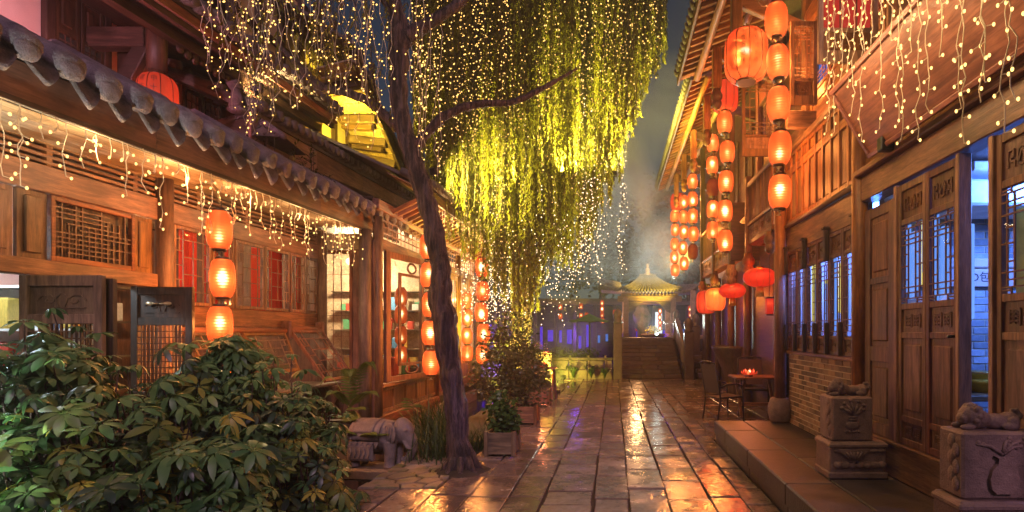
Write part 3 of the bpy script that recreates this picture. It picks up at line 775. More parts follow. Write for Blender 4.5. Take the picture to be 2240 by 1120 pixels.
# big tilted signboard
sg = thing('shop_signboard', 'huge plain reddish wooden shop board tilted forward above the carved doors', 'sign', (2.3, 3.7, 3.12))
SF = Matrix.Identity(4); tl = math.atan2(.36, .60)
SF = Matrix.Translation((2.33, 0, 3.13)) @ Matrix.Rotation(-tl, 4, 'Y') @ frame((0, 0, 0), (0, 1, 0), (-1, 0, 0))
m = MB(SF); m.box(1.6, 4.93, -.03, .03, 0, .70, .01); m.build('board', M['sign_wood'], sg)
m = MB(SF); m.box(1.6, 4.93, .025, .05, 0, .045, .008); m.box(1.6, 4.93, .025, .05, .655, .70, .008); m.box(4.885, 4.93, .026, .049, .045, .655, .006); m.build('border', M['sign_wood'], sg)
m = MB(); m.box(2.24, 2.36, 4.6, 4.68, 3.08, 3.2, .01); m.build('hook', M['black'], sg)

# stone door blocks with crouching lions
def lion(x, y_, z, s, lab, seed):
    rr = random.Random(seed)
    root = None; mb = MB()
    def B(c, r): mb.ball((x+c[0]*s, y_+c[1]*s, z+c[2]*s), [q*s for q in (r if hasattr(r, '__len__') else (r, r, r))], 12, 9)
    # lies along +x, head at -x
    B((.18, 0, .07), (.17, .09, .075)); B((.30, 0, .075), (.09, .10, .085)); B((.02, 0, .09), (.10, .095, .09))
    B((-.07, 0, .13), (.095, .10, .095)); B((-.14, -.005, .105), (.05, .065, .05)); B((-.165, 0, .12), (.02, .03, .018)); B((-.14, 0, .07), (.045, .055, .02))
    for sy in (-1, 1):
        B((-.145, sy*.035, .15), .017); B((-.06, sy*.09, .195), (.02, .02, .03)); B((-.13, sy*.07, .025), (.075, .03, .03)); B((.26, sy*.09, .035), (.085, .035, .04)); B((.29, sy*.085, .07), (.06, .03, .055))
    for k in range(16):
        a = k/16*2*math.pi; B((-.035+.02*math.sin(a*3), .095*math.cos(a), .125+.095*math.sin(a)), .026+rr.random()*.006)
    for k in range(10):
        a = k/10*2*math.pi; B((-.09, .07*math.cos(a), .15+.075*math.sin(a)), .02)
    mb.tube([(x+.36*s, y_, z+.06*s), (x+.41*s, y_, z+.12*s), (x+.38*s, y_+.02*s, z+.17*s), (x+.33*s, y_+.02*s, z+.17*s)], [.03*s, .032*s, .03*s, .02*s], 8)
    o = mb.build('stone_lion', M['stone']); tag(o, lab, 'statue')
    md = o.modifiers.new('one_body', 'REMESH'); md.mode = 'VOXEL'; md.voxel_size = .0075*s; md.use_smooth_shade = True
    return o
def door_block(x0, x1, y0, y1, zt, lab, vase):
    r_ = thing('door_stone', lab, 'door stone', ((x0+x1)/2, (y0+y1)/2, .281))
    zb = .60 if zt > .9 else .52
    m = MB(); m.box(x0-.03, x1+.10, y0-.03, y1, .282, zb, .012)
    m.box(x0-.045, x1+.112, y0-.045, y1, zb-.05, zb-.012, .01); m.box(x0-.045, x1+.112, y0-.045, y1, .283, .34, .01)
    for k in range(7):
        u = x0+.0+k*(x1-x0+.08)/7; m.ball((u+.04, y0-.03, .40), (.045, .025, .035), 8, 5)
    for k in range(7):
        u = x0+.0+k*(x1-x0+.08)/7; m.ball((u+.04, y0-.03, zb-.075), (.04, .018, .018), 8, 5)
    cx = x0+.17; m.add([(cx-.14, y0-.05, zb-.06), (cx+.14, y0-.05, zb-.06), (cx, y0-.055, .42), (cx-.14, y0-.02, zb-.06), (cx+.14, y0-.02, zb-.06), (cx, y0-.02, .42)], [(0, 1, 2), (3, 5, 4), (0, 2, 5, 3), (1, 4, 5, 2), (0, 3, 4, 1)])
    for k in range(5): m.tube([(cx-.07+k*.035, y0-.055, zb-.08), (cx-.05+k*.025, y0-.058, zb-.11), (cx-.03+k*.015, y0-.055, zb-.15)], .008, 5)
    m.build('plinth', M['stone'], r_)
    m = MB(); m.box(x0, x1, y0, y1-.01, zb+.002, zt, .014); m.build('block', M['stone'], r_)
    rl = MB(); cx = (x0+x1)/2; s = (x1-x0)/.36*(zt-zb)/.52*(.74 if vase == 'vase' else .95); yy = y0-.001
    rl.fr = ID
    if vase == 'pot':
        for (dx, dz, rx, rz) in ((0, .20, .095, .055), (0, .27, .06, .02), (0, .30, .065, .018)): rl.ball((cx+dx*s, yy, zb+dz*s), (rx*s, .014, rz*s), 14, 7)
        for k in range(5): rl.ball((cx-.08*s+k*.04*s, yy, zb+.12*s), (.024*s, .01, .016*s), 8, 5)
        for (a, L) in ((-.9, .17), (-.5, .2), (-.1, .22), (.35, .22), (.75, .2), (1.0, .15)):
            p0 = Vector((cx, yy, zb+.33*s)); p1 = p0+Vector((math.sin(a)*L*s, 0, math.cos(a)*L*.8*s))
            rl.tube([p0, (p0+p1)/2+Vector((.015*s, -.004, 0)), p1], [.006, .022*s, .004], 6); rl.ball(p1, (.03*s, .012, .022*s), 8, 5)
    else:
        pr = [(.075, 0), (.12, .04), (.135, .12), (.11, .20), (.06, .25), (.055, .29), (.085, .31)]
        vs = []; n = len(pr)
        for r_a, h in pr: vs += [(cx-r_a*s*.9, yy-.024, zb+(.06+h)*s), (cx+r_a*s*.9, yy-.024, zb+(.06+h)*s)]
        k0 = len(vs); vs += [(p[0], yy+.01, p[2]) for p in vs]
        fs = [(2*i, 2*i+1, 2*i+3, 2*i+2) for i in range(n-1)]+[(2*i, 2*i+2, k0+2*i+2, k0+2*i) for i in range(n-1)]+[(2*i+1, k0+2*i+1, k0+2*i+3, 2*i+3) for i in range(n-1)]
        rl.add(vs, fs)
        for (a, L) in ((-1.0, .26), (.2, .2), (.7, .25), (1.0, .2)):
            p0 = Vector((cx, yy, zb+.38*s)); p1 = p0+Vector((math.sin(a)*L*s, 0, math.cos(a)*L*.6*s))
            rl.tube([p0, p0.lerp(p1, .5)+Vector((0, -.003, .03*s)), p1], [.012, .011, .006], 6)
            for q in (.6, .8, 1): rl.ball(p0.lerp(p1, q)+Vector((.02*s, 0, .015*s)), (.022*s, .008, .018*s), 7, 5)
    for k in range(6): rl.ball((x0-.001, y0+.06+.04*(k % 2), zb+.08+.07*k*s), (.012, .035, .045), 7, 5)
    rl.build('carved_relief', M['stone'], r_)
    return r_
# far block (photo x 1820-1965) and near block (photo x 2075-2260)
door_block(1.90, 2.26, 4.78, 5.08, .985, 'carved stone door block with a flower pot relief beside the brick dado', 'pot')
door_block(1.97, 2.42, 3.1, 3.34, .985, 'nearest carved stone door block with a vase relief, beside the open shop doorway', 'vase')
lion(2.04, 4.93, .985, .62, 'small stone lion crouching on the block with the flower pot relief', 1)
lion(2.13, 3.22, .985, .62, 'small stone lion crouching on the nearest block with the vase relief', 2)

# ------------------------------------------------------------------ RIGHT: far tea house
tea = thing('tea_house', 'dark timber tea house further along on the right under a long eave', 'building', (2.8, 14, 0))
TF = frame((2.45, 0, 0), (0, 1, 0), (-1, 0, 0))
m = MB(TF); m.box(11.4, 15.2, -.2, .02, 3.03, 3.12, .008); m.box(11.4, 15.2, -.03, .045, 3.42, 3.48, .006); m.box(11.4, 15.2, -.04, .05, 4.15, 4.23, .01); m.build('balcony_rail', M['wood_y'], tea)
for k in range(8):
    p = MB(TF); u = 11.45+k*.47; p.box(u, u+.43, -.02, .012, 3.125, 3.415, .006); carve(p, u+.04, u+.39, 3.15, 3.39, .015, 2); p.build('carved_panel', M['wood_y'], tea)
me = MB().box(-.016, .016, -.016, .016, 0, .67).mesh('baluster'); me.materials.append(M['wood_z'])
for k in range(34): inst('baluster', me, tea, TRS((2.45, 11.5+k*.11, 3.48)))
m = MB(); m.box(2.40, 4.4, 11.3, 11.40, 3.03, 4.23, .008); m.build('balcony_end', M['dark_x'], tea)
for y_ in (11.4, 13.3, 15.1):
    m = MB(); m.box(2.38, 2.5, y_-.06, y_+.06, 2.95, 6.6, .008); m.build('balcony_post', M['dark_z'], tea); pendant(tea, 2.44, y_, 2.95, 1.5)
m = MB(); m.box(3.0, 3.1, 9.9, 18.6, 0, 6.9); m.build('wall_board', M['dark_y'], tea)
for k in range(6):
    y_ = 10.4+k*1.35
    door_leaf(tea, frame((3.0, 0, 0), (0, 1, 0), (-1, 0, 0)), y_, y_+.62, 4.25, 6.1, [(4.35, 4.7, 'carve2'), (4.75, 6.0, 'slot')], w0=.01, wood='dark', name='window', glass=False)
eaves(tea, 1.50, 6.42, 3.0, 7.05, 10.5, 18.7, .24, (.2, .6))
for y_ in (11.4, 13.3, 15.1, 17.0):
    m = MB(); m.bar((3.0, y_, 6.0), (1.85, y_, 6.38), .10, .18, .01); m.build('bracket_arm', M['dark_x'], tea)
    m = MB(); m.box(1.86, 2.0, y_-.07, y_+.07, 5.75, 6.45, .01); m.build('hanging_post', M['wood_z'], tea); pendant(tea, 1.93, y_, 5.75, 1.1)
for y_ in (8.6, 10.2, 11.9, 13.6, 15.3, 17): post(tea, 3.05 if y_ < 11 else 2.9, y_, .09, 0, 3.05, 'dark_z')
# ground floor below the balconies: shop windows
GF = frame((3.3, 0, 0), (0, 1, 0), (-1, 0, 0))
for k in range(6):
    y_ = 8.15+k*1.32
    door_leaf(tea, GF, y_, y_+.63, .4, 2.7, [(.5, 1.15, 'panel'), (1.2, 2.6, (4, 7))], w0=0, wood='dark', name='window')
    door_leaf(tea, GF, y_+.65, y_+1.28, .4, 2.7, [(.5, 1.15, 'panel'), (1.2, 2.6, (4, 7))], w0=0, wood='dark', name='window')
m = MB(); m.box(3.25, 5.6, 8.08, 18.6, 2.72, 3.02); m.build('ceiling', M['dark_y'], tea)
m = MB(); m.box(5.5, 5.6, 8.08, 18.6, 0, 2.72); m.build('back_wall', M['dark_y'], tea)
m = MB(); m.box(3.22, 3.4, 8.1, 18.6, 0, .4, .01); m.build('plinth', M['dark_y'], tea)
for (y_, z, mm) in ((9.5, 1.8, 'lit_warm'), (11.2, 2.1, 'lit_blue'), (12.4, 1.7, 'lit_purple'), (13.9, 2.0, 'lit_blue'), (15.5, 1.9, 'lit_warm')):
    m = MB(); m.box(5.2, 5.24, y_-.3, y_+.3, z-.1, z+.12); m.build('lit_shelf', M[mm], tea)
lamp('tea_room_lamp', 'POINT', (4.3, 11.5, 2.3), 9, (.75, .5, .9), .1, tea)

# ------------------------------------------------------------------ LEFT: one-storey shop A
XA = -4.9
A = thing('wooden_shop', 'one-storey timber shop on the left with a tiled eave above lattice windows', 'building', (XA, 6, 0))
AF = frame((XA, 0, 0), (0, 1, 0), (1, 0, 0))
m = MB(AF); m.box(2.0, 9.15, -.3, .02, -.5, .28, .01); m.build('foundation', M['stone'], A)
m = MB(AF); m.box(2.0, 5.84, -.08, .05, 2.03, 2.17, .008); m.build('door_header', M['wood_y'], A)
m = MB(AF); m.box(2.0, 9.15, -.08, .04, 2.75, 2.98, .008); m.build('beam', M['wood_y'], A)
for k in range(4):
    m = MB(AF); z = 3.0+k*.055; m.box(2.0, 9.15, -.03, .02, z, z+.028, .004); m.build('slat', M['wood_y'], A)
m = MB(AF); m.box(2.0, 9.15, -.07, -.05, 2.98, 3.22); m.build('backing', M['dark_y'], A)  # dark board added to block the bright room behind the slats
for u in [2.2+.85*k for k in range(9)]:
    m = MB(AF); m.box(u-.025, u+.025, -.04, .015, 2.98, 3.22); m.build('strut', M['wood_z'], A)
m = MB(AF); m.box(2.0, 9.15, -.08, .04, 3.22, 3.32, .006); m.build('wall_plate', M['wood_y'], A)
def post_a(u, z1=3.2): post(A, XA+.05, u, .085, .0, z1, 'wood_z')
post_a(5.92); post_a(9.1)
# board row over the doors: carved boards, ice-crack lattice, boards
for (a, b_, k) in ((2.65, 3.3, 'p'), (3.33, 3.9, 'p'), (3.93, 4.47, 'd'), (4.50, 4.74, 'p'), (5.60, 5.82, 'p')):
    p = MB(AF); p.box(a, b_, -.03, .0, 2.172, 2.745); p.box(a+.05, b_-.05, 0, .02, 2.22, 2.70, .012)
    if k == 'd':
        c = (a+b_)/2
        for q in range(4):
            s = [(c, 2.60), (c+.09, 2.46), (c, 2.32), (c-.09, 2.46)]; p.bar((s[q][0], .018, s[q][1]), (s[(q+1) % 4][0], .018, s[(q+1) % 4][1]), .014, .014, 0, (0, 1, 0))
    p.build('panel', M['wood_z'], A)
m = MB(AF); lattice(m, 4.80, 5.55, 2.22, 2.70, 0, 'ice', .011, .02); m.build('lattice', M['wood_z'], A)
m = MB(AF); leaf_frame(m, 4.755, 5.59, 2.172, 2.745, -.02, .025, .04, [(2.172, 2.22), (2.70, 2.745)]); m.build('lattice_frame', M['wood_y'], A)
m = MB(AF); m.box(4.80, 5.55, -.06, -.05, 2.2, 2.72); m.build('backing', M['dark_y'], A)
# door leaves folded out at right angles
def folding(y_, w0_, w1_, mat, lab, ztop, tint):
    FF = frame((0, y_, 0), (1, 0, 0), (0, -1, 0))
    return door_leaf(A, FF, w0_, w1_, .12, ztop, [(.2, .9, 'panel'), (.95, 1.62, (12, 11)), (1.70, 1.93, 'carve2')], st=.07, wood=mat, name='door', lab=lab, glass=False)
folding(4.54, -4.88, -4.20, 'old', 'olive door leaf with a carved top panel and fine grid, folded out', 2.02, 0)
folding(4.62, -4.80, -4.18, 'dark', 'dark door leaf folded behind the olive one', 2.0, 0)
folding(5.58, -4.88, -4.26, 'dark', 'dark brown door leaf with a grid and two finger slots, folded out', 2.01, 0)
m = MB()
for dx in (-4.68, -4.50):
    m.ball((dx, 5.53, 1.84), (.045, .006, .02), 8, 5); m.ball((dx+.05*(1 if dx < -4.6 else -1), 5.53, 1.84), (.04, .005, .008), 8, 5)
m.build('finger_slot', M['link'], A)
# windows
m = MB(AF); m.box(6.0, 9.02, -.06, .03, 1.62, 1.855, .008); m.build('window_rail', M['wood_y'], A)
for (a, b_) in ((6.06, 6.62), (6.65, 7.02), (7.05, 7.62), (7.65, 8.22), (8.25, 8.62), (8.65, 9.0)):
    door_leaf(A, AF, a, b_, 1.86, 2.745, [(1.90, 2.71, 'step')], st=.03, name='window')
m = MB(AF); m.tube([(6.1, .09, 1.57), (8.02, .09, 1.57)], .04, 10); m.tube([(8.1, .09, 1.60), (9.0, .09, 1.60)], .045, 10); m.build('rail_pole', M['wood_y'], A)
for u in (8.06, 8.98):
    m = MB(AF); m.box(u-.03, u+.03, .0, .16, 1.45, 1.72, .015); m.build('rail_bracket', M['wood_z'], A)
# propped awning sashes
def awning(u0, u1, zt, zb, out, lab):
    L = math.hypot(zt-zb, out); a = math.atan2(out, zt-zb)
    G = Matrix.Translation((XA+.1, 0, zt)) @ Matrix.Rotation(-a, 4, 'Y') @ frame((0, 0, 0), (0, 1, 0), (1, 0, 0))
    return door_leaf(A, G, u0, u1, -L, 0, [(-L+.05, -.04, 'step')], st=.04, name='awning_sash', lab=lab)
awning(8.10, 8.98, 1.56, .80, .52, 'lattice sash propped outwards at the bottom')
awning(7.05, 7.95, 1.53, .98, .22, 'lattice sash hanging almost shut')
awning(6.1, 6.98, 1.53, .95, .30, 'lattice sash ajar')
m = MB(AF); m.box(6.0, 9.02, -.3, .42, .70, .745, .01); m.build('counter', M['old_y'], A)
m = MB(AF); m.box(6.0, 9.02, -.02, .02, .28, .70); m.build('counter_board', M['dark_y'], A)
for u in (6.4, 7.9, 8.85):
    pr = [(.09, 0), (.10, .06), (.05, .12), (.085, .22), (.06, .32), (.10, .40), (.10, .43)]
    MB().lathe(pr, 12, (XA+.34, u, .27)).build('carved_leg', M['old_z'], A)
# room
m = MB(); m.box(-8.2, XA-.1, 1.5, 9.4, .1, .2); m.build('shop_floor', M['dark_y'], A)
m = MB(); m.box(-8.3, -8.2, 1.5, 9.4, .2, 3.2); m.build('back_wall', M['wood_z'], A)
m = MB(); m.box(-8.2, -5.0, 9.42, 9.46, .2, 3.3); m.build('end_wall', M['wood_z'], A)
m = MB(); m.box(-8.2, XA-.1, 1.4, 1.5, .2, 3.2); m.build('side_wall', M['plaster'], A)
m = MB(); m.box(-8.2, XA-.08, 1.5, 9.4, 3.32, 3.36); m.build('ceiling', M['soffit'], A)
for k in range(4):
    m = MB(); m.box(-8.15, -7.85, 2.2, 9.0, .6+k*.55, .63+k*.55); m.build('shelf', M['old_y'], A)
for k, (y_, e, c) in enumerate(((3.6, 50, (.75, .92, 1)), (7.4, 50, (1, .62, .28)))):
    m = MB(); m.ball((-6.4, y_, 2.9), .07); m.build('ceiling_lamp', M['bulb_white'], A); lamp('ceiling_lamp_light', 'POINT', (-6.4, y_, 2.78), e, c, .1, A)
for (a, b_) in ((6.10, 6.22), (6.35, 6.60), (6.75, 6.95), (7.1, 7.3), (7.62, 7.92), (8.02, 8.30), (8.7, 8.8)):     # red curtains behind the panes
    vs = []; fs = []; n = 14
    for i in range(n+1):
        y_ = a+(b_-a)*i/n; x = XA-.14+.02*math.sin(i*1.9); vs += [(x, y_, 1.8), (x, y_, 2.74)]
    fs = [(2*i, 2*i+2, 2*i+3, 2*i+1) for i in range(n)]
    MB().add(vs, fs, True).build('curtain', M['red_cloth'], A, False)
m = MB(); m.box(-6.3, -5.15, 5.50, 5.54, .25, 2.0); m.build('cabinet_back', M['white'], A)
for k in range(5): MB().box(-6.3, -5.15, 5.30, 5.499, .3+k*.42, .325+k*.42, .003).build('cabinet_shelf', M['white'], A)
m = MB(); m.ball((-5.75, 4.75, 2.55), .05); m.build('ceiling_lamp', M['bulb_white'], A); lamp('ceiling_lamp_light', 'POINT', (-5.75, 4.75, 2.45), 26, (.7, .9, 1), .1, A)
GC = [mat_plain('goods_'+n_, c_, .5) for n_, c_ in (('red', (.5, .05, .03)), ('blue', (.08, .25, .5)), ('white', (.7, .7, .68)), ('gold', (.6, .4, .08)), ('green', (.08, .3, .15)))]
gm = []; GN = {}; RW = ('lowest', 'second', 'third', 'top')
for k in range(5):
    q = MB().box(-.5, .5, -.5, .5, 0, 1, .06).mesh('goods_box'); q.materials.append(GC[k]); gm.append(q); GN[q.name] = ('red', 'blue', 'white', 'golden', 'green')[k]
for k in range(70):
    y_ = U(2.4, 8.9); lv = R.randint(0, 3); o = inst('goods_box', gm[R.randint(0, 4)], None, TRS((-8.0+U(-.04, .04), y_, .63+lv*.55), sc=(U(.12, .2), U(.12, .25), U(.15, .4))))
    tag(o, f'{GN[o.data.name]} box of goods on the {RW[lv]} back shelf of the left shop', 'box', 'goods on the back shelves of the left shop')
for k in range(22):
    o = inst('goods_box', gm[R.randint(0, 4)], None, TRS((-6.2+U(0, 1.0), 5.40, .327+(lv := R.randint(0, 3))*.42), sc=(U(.06, .14), U(.08, .14), U(.12, .32))))
    tag(o, f'{GN[o.data.name]} box on the {RW[lv]} white cabinet shelf inside the left shop door', 'box', 'boxes on the white cabinet in the left shop')
# cross wall facing us, narrow window
NF = frame((0, 9.18, 0), (1, 0, 0), (0, -1, 0))
door_leaf(A, NF, -4.86, -4.36, .72, 2.92, [(.80, 2.86, (3, 6))], st=.05, name='window', lab='tall narrow window on the wall facing the shrubs')
m = MB(NF); m.box(-4.36, -4.0, -.05, .02, .1, 3.1); m.box(-4.86, -4.36, -.05, .02, .1, .715); m.build('cross_wall', M['wood_z'], A)
m = MB(NF); m.box(-4.8, -4.05, -.02, .03, 2.93, 3.2, .01); m.build('yellow_lit_panel', M['soffit'], A)
post(A, -4.12, 9.08, .10, -.05, 3.25, 'old_z')
# eave: soffit, fascia, tiles
XE = -4.2
def ze(y_): return 3.16+.018*(y_-3.7)
def strip(par, name, mat, y0, y1, n, fn):
    for i in range(n):
        a, b_ = y0+(y1-y0)*i/n, y0+(y1-y0)*(i+1)/n
        pa, pb = fn(a), fn(b_)
        k = len(pa); vs = [(x, a+.003, z) for x, z in pa]+[(x, b_-.003, z) for x, z in pb]
        fs = [(i_, (i_+1) % k, k+(i_+1) % k, k+i_) for i_ in range(k)]+[tuple(range(k))[::-1], tuple(range(k, 2*k))]
        MB().add(vs, fs).build(name, M[mat], par)
strip(A, 'fascia_board', 'fascia', 2.2, 10.6, 3, lambda y_: [(XE, ze(y_)+.03), (XE+.03, ze(y_)+.03), (XE+.035, ze(y_)+.29), (XE, ze(y_)+.29)])
strip(A, 'fascia_lip', 'dark_y', 2.2, 10.6, 1, lambda y_: [(XE-.02, ze(y_)-.01), (XE+.05, ze(y_)-.01), (XE+.05, ze(y_)+.027), (XE-.02, ze(y_)+.027)])
for k in range(3):
    x0, x1 = XE-.02-.23*k, XE-.02-.23*(k+1)+.006
    strip(A, 'soffit_board', 'soffit', 2.2, 10.5, 2, lambda y_, x0=x0, x1=x1: [(x1, ze(y_)+.0), (x0, ze(y_)+.0), (x0, ze(y_)+.02), (x1, ze(y_)+.02)])
strip(A, 'roof', 'tile', 2.2, 10.6, 1, lambda y_: [(XE+.05, ze(y_)+.30), (XE+.05, ze(y_)+.34), (-6.4, ze(y_)+1.02), (-6.4, ze(y_)+.96)])
# tile rolls on the eave
def tongue():
    m = MB(); n = 9; vs = []; fs = []
    for j, (w_, out, dz) in enumerate(((.085, -.25, .10), (.10, -.05, .05), (.105, .06, -.02), (.10, .13, -.10), (.08, .165, -.175), (.045, .18, -.22))):
        for i in range(n):
            a = -1+2*i/(n-1); vs.append((out, a*w_, dz+.045*a*a))
    k = len(vs); vs += [(x-.03, y_, z-.02) for x, y_, z in vs]
    for j in range(5):
        for i in range(n-1):
            q = j*n+i; fs.append((q, q+1, q+n+1, q+n)); fs.append((k+q, k+q+n, k+q+n+1, k+q+1))
    for i in range(n-1): q = 5*n+i; fs.append((q, q+1, k+q+1, k+q)); fs.append((i+1, i, k+i, k+i+1))
    for j in range(5): q = j*n; fs.append((q, q+n, k+q+n, k+q)); q += n-1; fs.append((q+n, q, k+q, k+q+n))
    m.add(vs, fs, True); return m.mesh('drip_tile')
def cover():
    m = MB(); pr = []
    m.tube([(-.9, 0, .42), (-.4, 0, .20), (-.1, 0, .07), (.08, 0, .0), (.19, 0, -.07)], [.085, .09, .098, .108, .098], 12)
    m.ball((.195, 0, -.072), (.03, .092, .092), 12, 7); return m.mesh('cover_tile')
tm1, tm2 = tongue(), cover(); tm1.materials.append(M['tile']); tm2.materials.append(M['tile'])
k = 0; y_ = 2.9
while y_ < 10.55:
    inst('cover_tile', tm2, A, TRS((XE+.02, y_, ze(y_)+.40+U(-.012, .012)), rz=U(-.12, .12), rx=U(-.1, .1), ry=U(.0, .12), sc=(1, U(.93, 1.05), U(.95, 1.1))))
    inst('drip_tile', tm1, A, TRS((XE+.03, y_+.15, ze(y_)+.35+U(-.015, .012)), rz=U(-.1, .1)-.1, rx=U(-.15, .15), ry=U(-.05, .15), sc=(1, U(.9, 1.05), U(.8, 1.15))))
    y_ += .295+U(-.015, .015)
# swirl finial and little hipped roof on the roof behind
m = MB(); c = W(515, 215, 7.4); m.tube([c+Vector((0, 0, -.15)), c+Vector((.02, 0, .02)), c+Vector((.0, 0, .12)), c+Vector((-.06, 0, .17)), c+Vector((.05, 0, .2))], [.09, .07, .055, .07, .06], 10); m.ball(c+Vector((.02, 0, -.16)), (.12, .10, .05)); m.build('roof_finial', M['tile'], A)
c = W(510, 245, 7.5); hw = .5
m = MB(); ap = c+Vector((0, .3, .08)); bs_ = [c+Vector((-hw, 0, -.28)), c+Vector((hw+.2, 0, -.34)), c+Vector((hw, .9, -.3)), c+Vector((-hw, .9, -.3))]
m.add([ap]+bs_, [(0, 1, 2), (0, 2, 3), (0, 3, 4), (0, 4, 1), (4, 3, 2, 1)]); m.build('hip_roof', M['tile_old'], A)
for b_ in bs_[:2]:
    MB().tube([ap, ap.lerp(b_, .5)+Vector((0, 0, .02)), b_], [.05, .05, .04], 8).build('hip_ridge', M['tile'], A)
# ------------------------------------------------------------------ LEFT: corner shop B
XB = -4.0
B = thing('corner_shop', 'timber corner shop behind the leaning tree with a glazed casement over panels', 'building', (XB, 12, 0))
BFm = frame((XB, 0, 0), (0, 1, 0), (1, 0, 0))
bars_panelled(B, BFm, 9.32, 12.2, .16, .60, 5, gap=.06)
m = MB(BFm); m.box(9.2, 12.3, -.1, .10, .0, .14, .012); m.box(9.2, 12.3, -.05, .07, -.10, -.003, .01); m.build('ground_beam', M['wood_y'], B)
m = MB(BFm); m.box(9.2, 16, -.2, .0, -.6, -.11); m.build('foundation', M['stone'], B)
m = MB(BFm); m.box(9.25, 12.25, -.06, .12, .605, .67, .01); m.build('window_sill', M['wood_y'], B)
# casement, doubled frame, swung a little towards the camera
CFm = Matrix.Translation((XB+.04, 9.40, 0)) @ Matrix.Rotation(math.radians(14), 4, 'Z') @ Matrix.Translation((0, 0, 0)) @ frame((0, 0, 0), (0, 1, 0), (1, 0, 0))
CFm = frame((XB+.05, 9.40, 0), (.20, .98, 0), (.98, -.20, 0))
m = MB(CFm); leaf_frame(m, 0, 1.75, .69, 2.95, 0, .06, .13, [(.69, .78), (2.84, 2.95)]); cs = m.build('casement', M['wood_z'], B)
m = MB(CFm); leaf_frame(m, .42, 1.25, .95, 2.62, .0, .03, .07, [(.95, 1.0), (2.57, 2.62)])
m.tube([(.83+.14*math.cos(t*.5), .02, 2.73+.09*math.sin(t*.5)) for t in range(14)], .02, 6); m.tube([(.83+.2*math.cos(t*.5), .02, .87+.08*math.sin(t*.5)) for t in range(14)], .02, 6); m.build('inner_frame', M['wood_z'], cs)
m = MB(CFm); m.box(.13, 1.62, .012, .018, .78, 2.84); m.build('pane', M['glass'], cs)
for u in (9.25, 12.25, 14.0, 16.1): post(B, XB+.02, u, .08, .0, 3.5, 'wood_z')
door_leaf(B, BFm, 11.25, 12.17, .69, 2.95, [(.75, 2.88, (3, 6))], st=.06, name='window')
for (a, b_) in ((12.35, 13.1), (13.15, 13.9), (14.1, 15.0), (15.05, 16.0)):
    door_leaf(B, BFm, a, b_, .1, 2.95, [(.18, .8, 'panel'), (.9, 2.85, (3, 6))], st=.06, name='door')
m = MB(BFm); m.box(9.2, 16.2, -.06, .06, 2.97, 3.15, .01); m.build('lintel', M['wood_y'], B)
m = MB(BFm); lattice(m, 9.3, 16.1, 3.17, 3.6, 0, (34, 4), .02); m.build('clerestory_lattice', M['wood_y'], B)
m = MB(BFm); m.box(9.2, 16.2, -.06, .06, 3.62, 3.8, .01); m.build('wall_plate', M['wood_y'], B)
m = MB(); m.box(-7.5, XB-.1, 9.3, 16.1, -.1, .05); m.build('shop_floor', M['dark_y'], B)
m = MB(); m.box(-7.6, -7.5, 9.3, 16.1, .05, 3.6); m.build('back_wall', M['plaster'], B)
m = MB(); m.box(-7.5, XB-.1, 16.0, 16.1, .05, 3.6); m.build('end_wall', M['plaster'], B)
m = MB(); m.box(-7.5, -4.9, 9.24, 9.3, .05, 3.6); m.build('side_wall', M['wood_z'], B)
m = MB(); m.box(-7.5, XB-.08, 9.3, 16.1, 3.82, 3.86); m.build('ceiling', M['dark_y'], B)
m = MB(); m.ball((-5.4, 11.2, 3.0), .07); m.build('ceiling_lamp', M['bulb_white'], B); lamp('ceiling_lamp_light', 'POINT', (-5.4, 11.2, 2.85), 110, (1, .72, .40), .1, B)
m = MB(); m.box(-7.45, -4.12, 12.26, 12.3, .06, 3.6); m.build('partition_wall', M['soffit'], B)
for k in range(5): MB().box(-6.2, -4.2, 12.0, 12.255, .75+k*.42, .775+k*.42, .004).build('display_shelf', M['old_x'], B)
for k in range(30):
    o = inst('goods_box', gm[R.randint(0, 4)], None, TRS((-6.1+U(0, 1.8), 12.12, .777+(lv := R.randint(0, 3))*.42), sc=(U(.08, .16), U(.08, .14), U(.12, .32))))
    tag(o, f'{GN[o.data.name]} box on the {RW[lv]} shelf seen through the corner shop casement', 'box', 'boxes on the corner shop shelves')
m = MB(); m.ball((-5.4, 14.2, 3.0), .07); m.build('ceiling_lamp', M['bulb_white'], B); lamp('ceiling_lamp_light', 'POINT', (-5.4, 14.2, 2.85), 120, (1, .62, .3), .1, B)
for k in range(26):
    o = inst('goods_box', gm[R.randint(0, 4)], None, TRS((-4.6+U(-.12, .1), 9.6+U(0, 2.4), .66), sc=(U(.08, .16), U(.1, .2), U(.12, .5))))
    tag(o, f'{GN[o.data.name]} box standing on the sill inside the corner shop window', 'box', 'boxes inside the corner shop window')
m = MB(); m.box(-4.75, -4.3, 9.45, 12.1, .60, .655); m.build('display_shelf', M['old_y'], B)
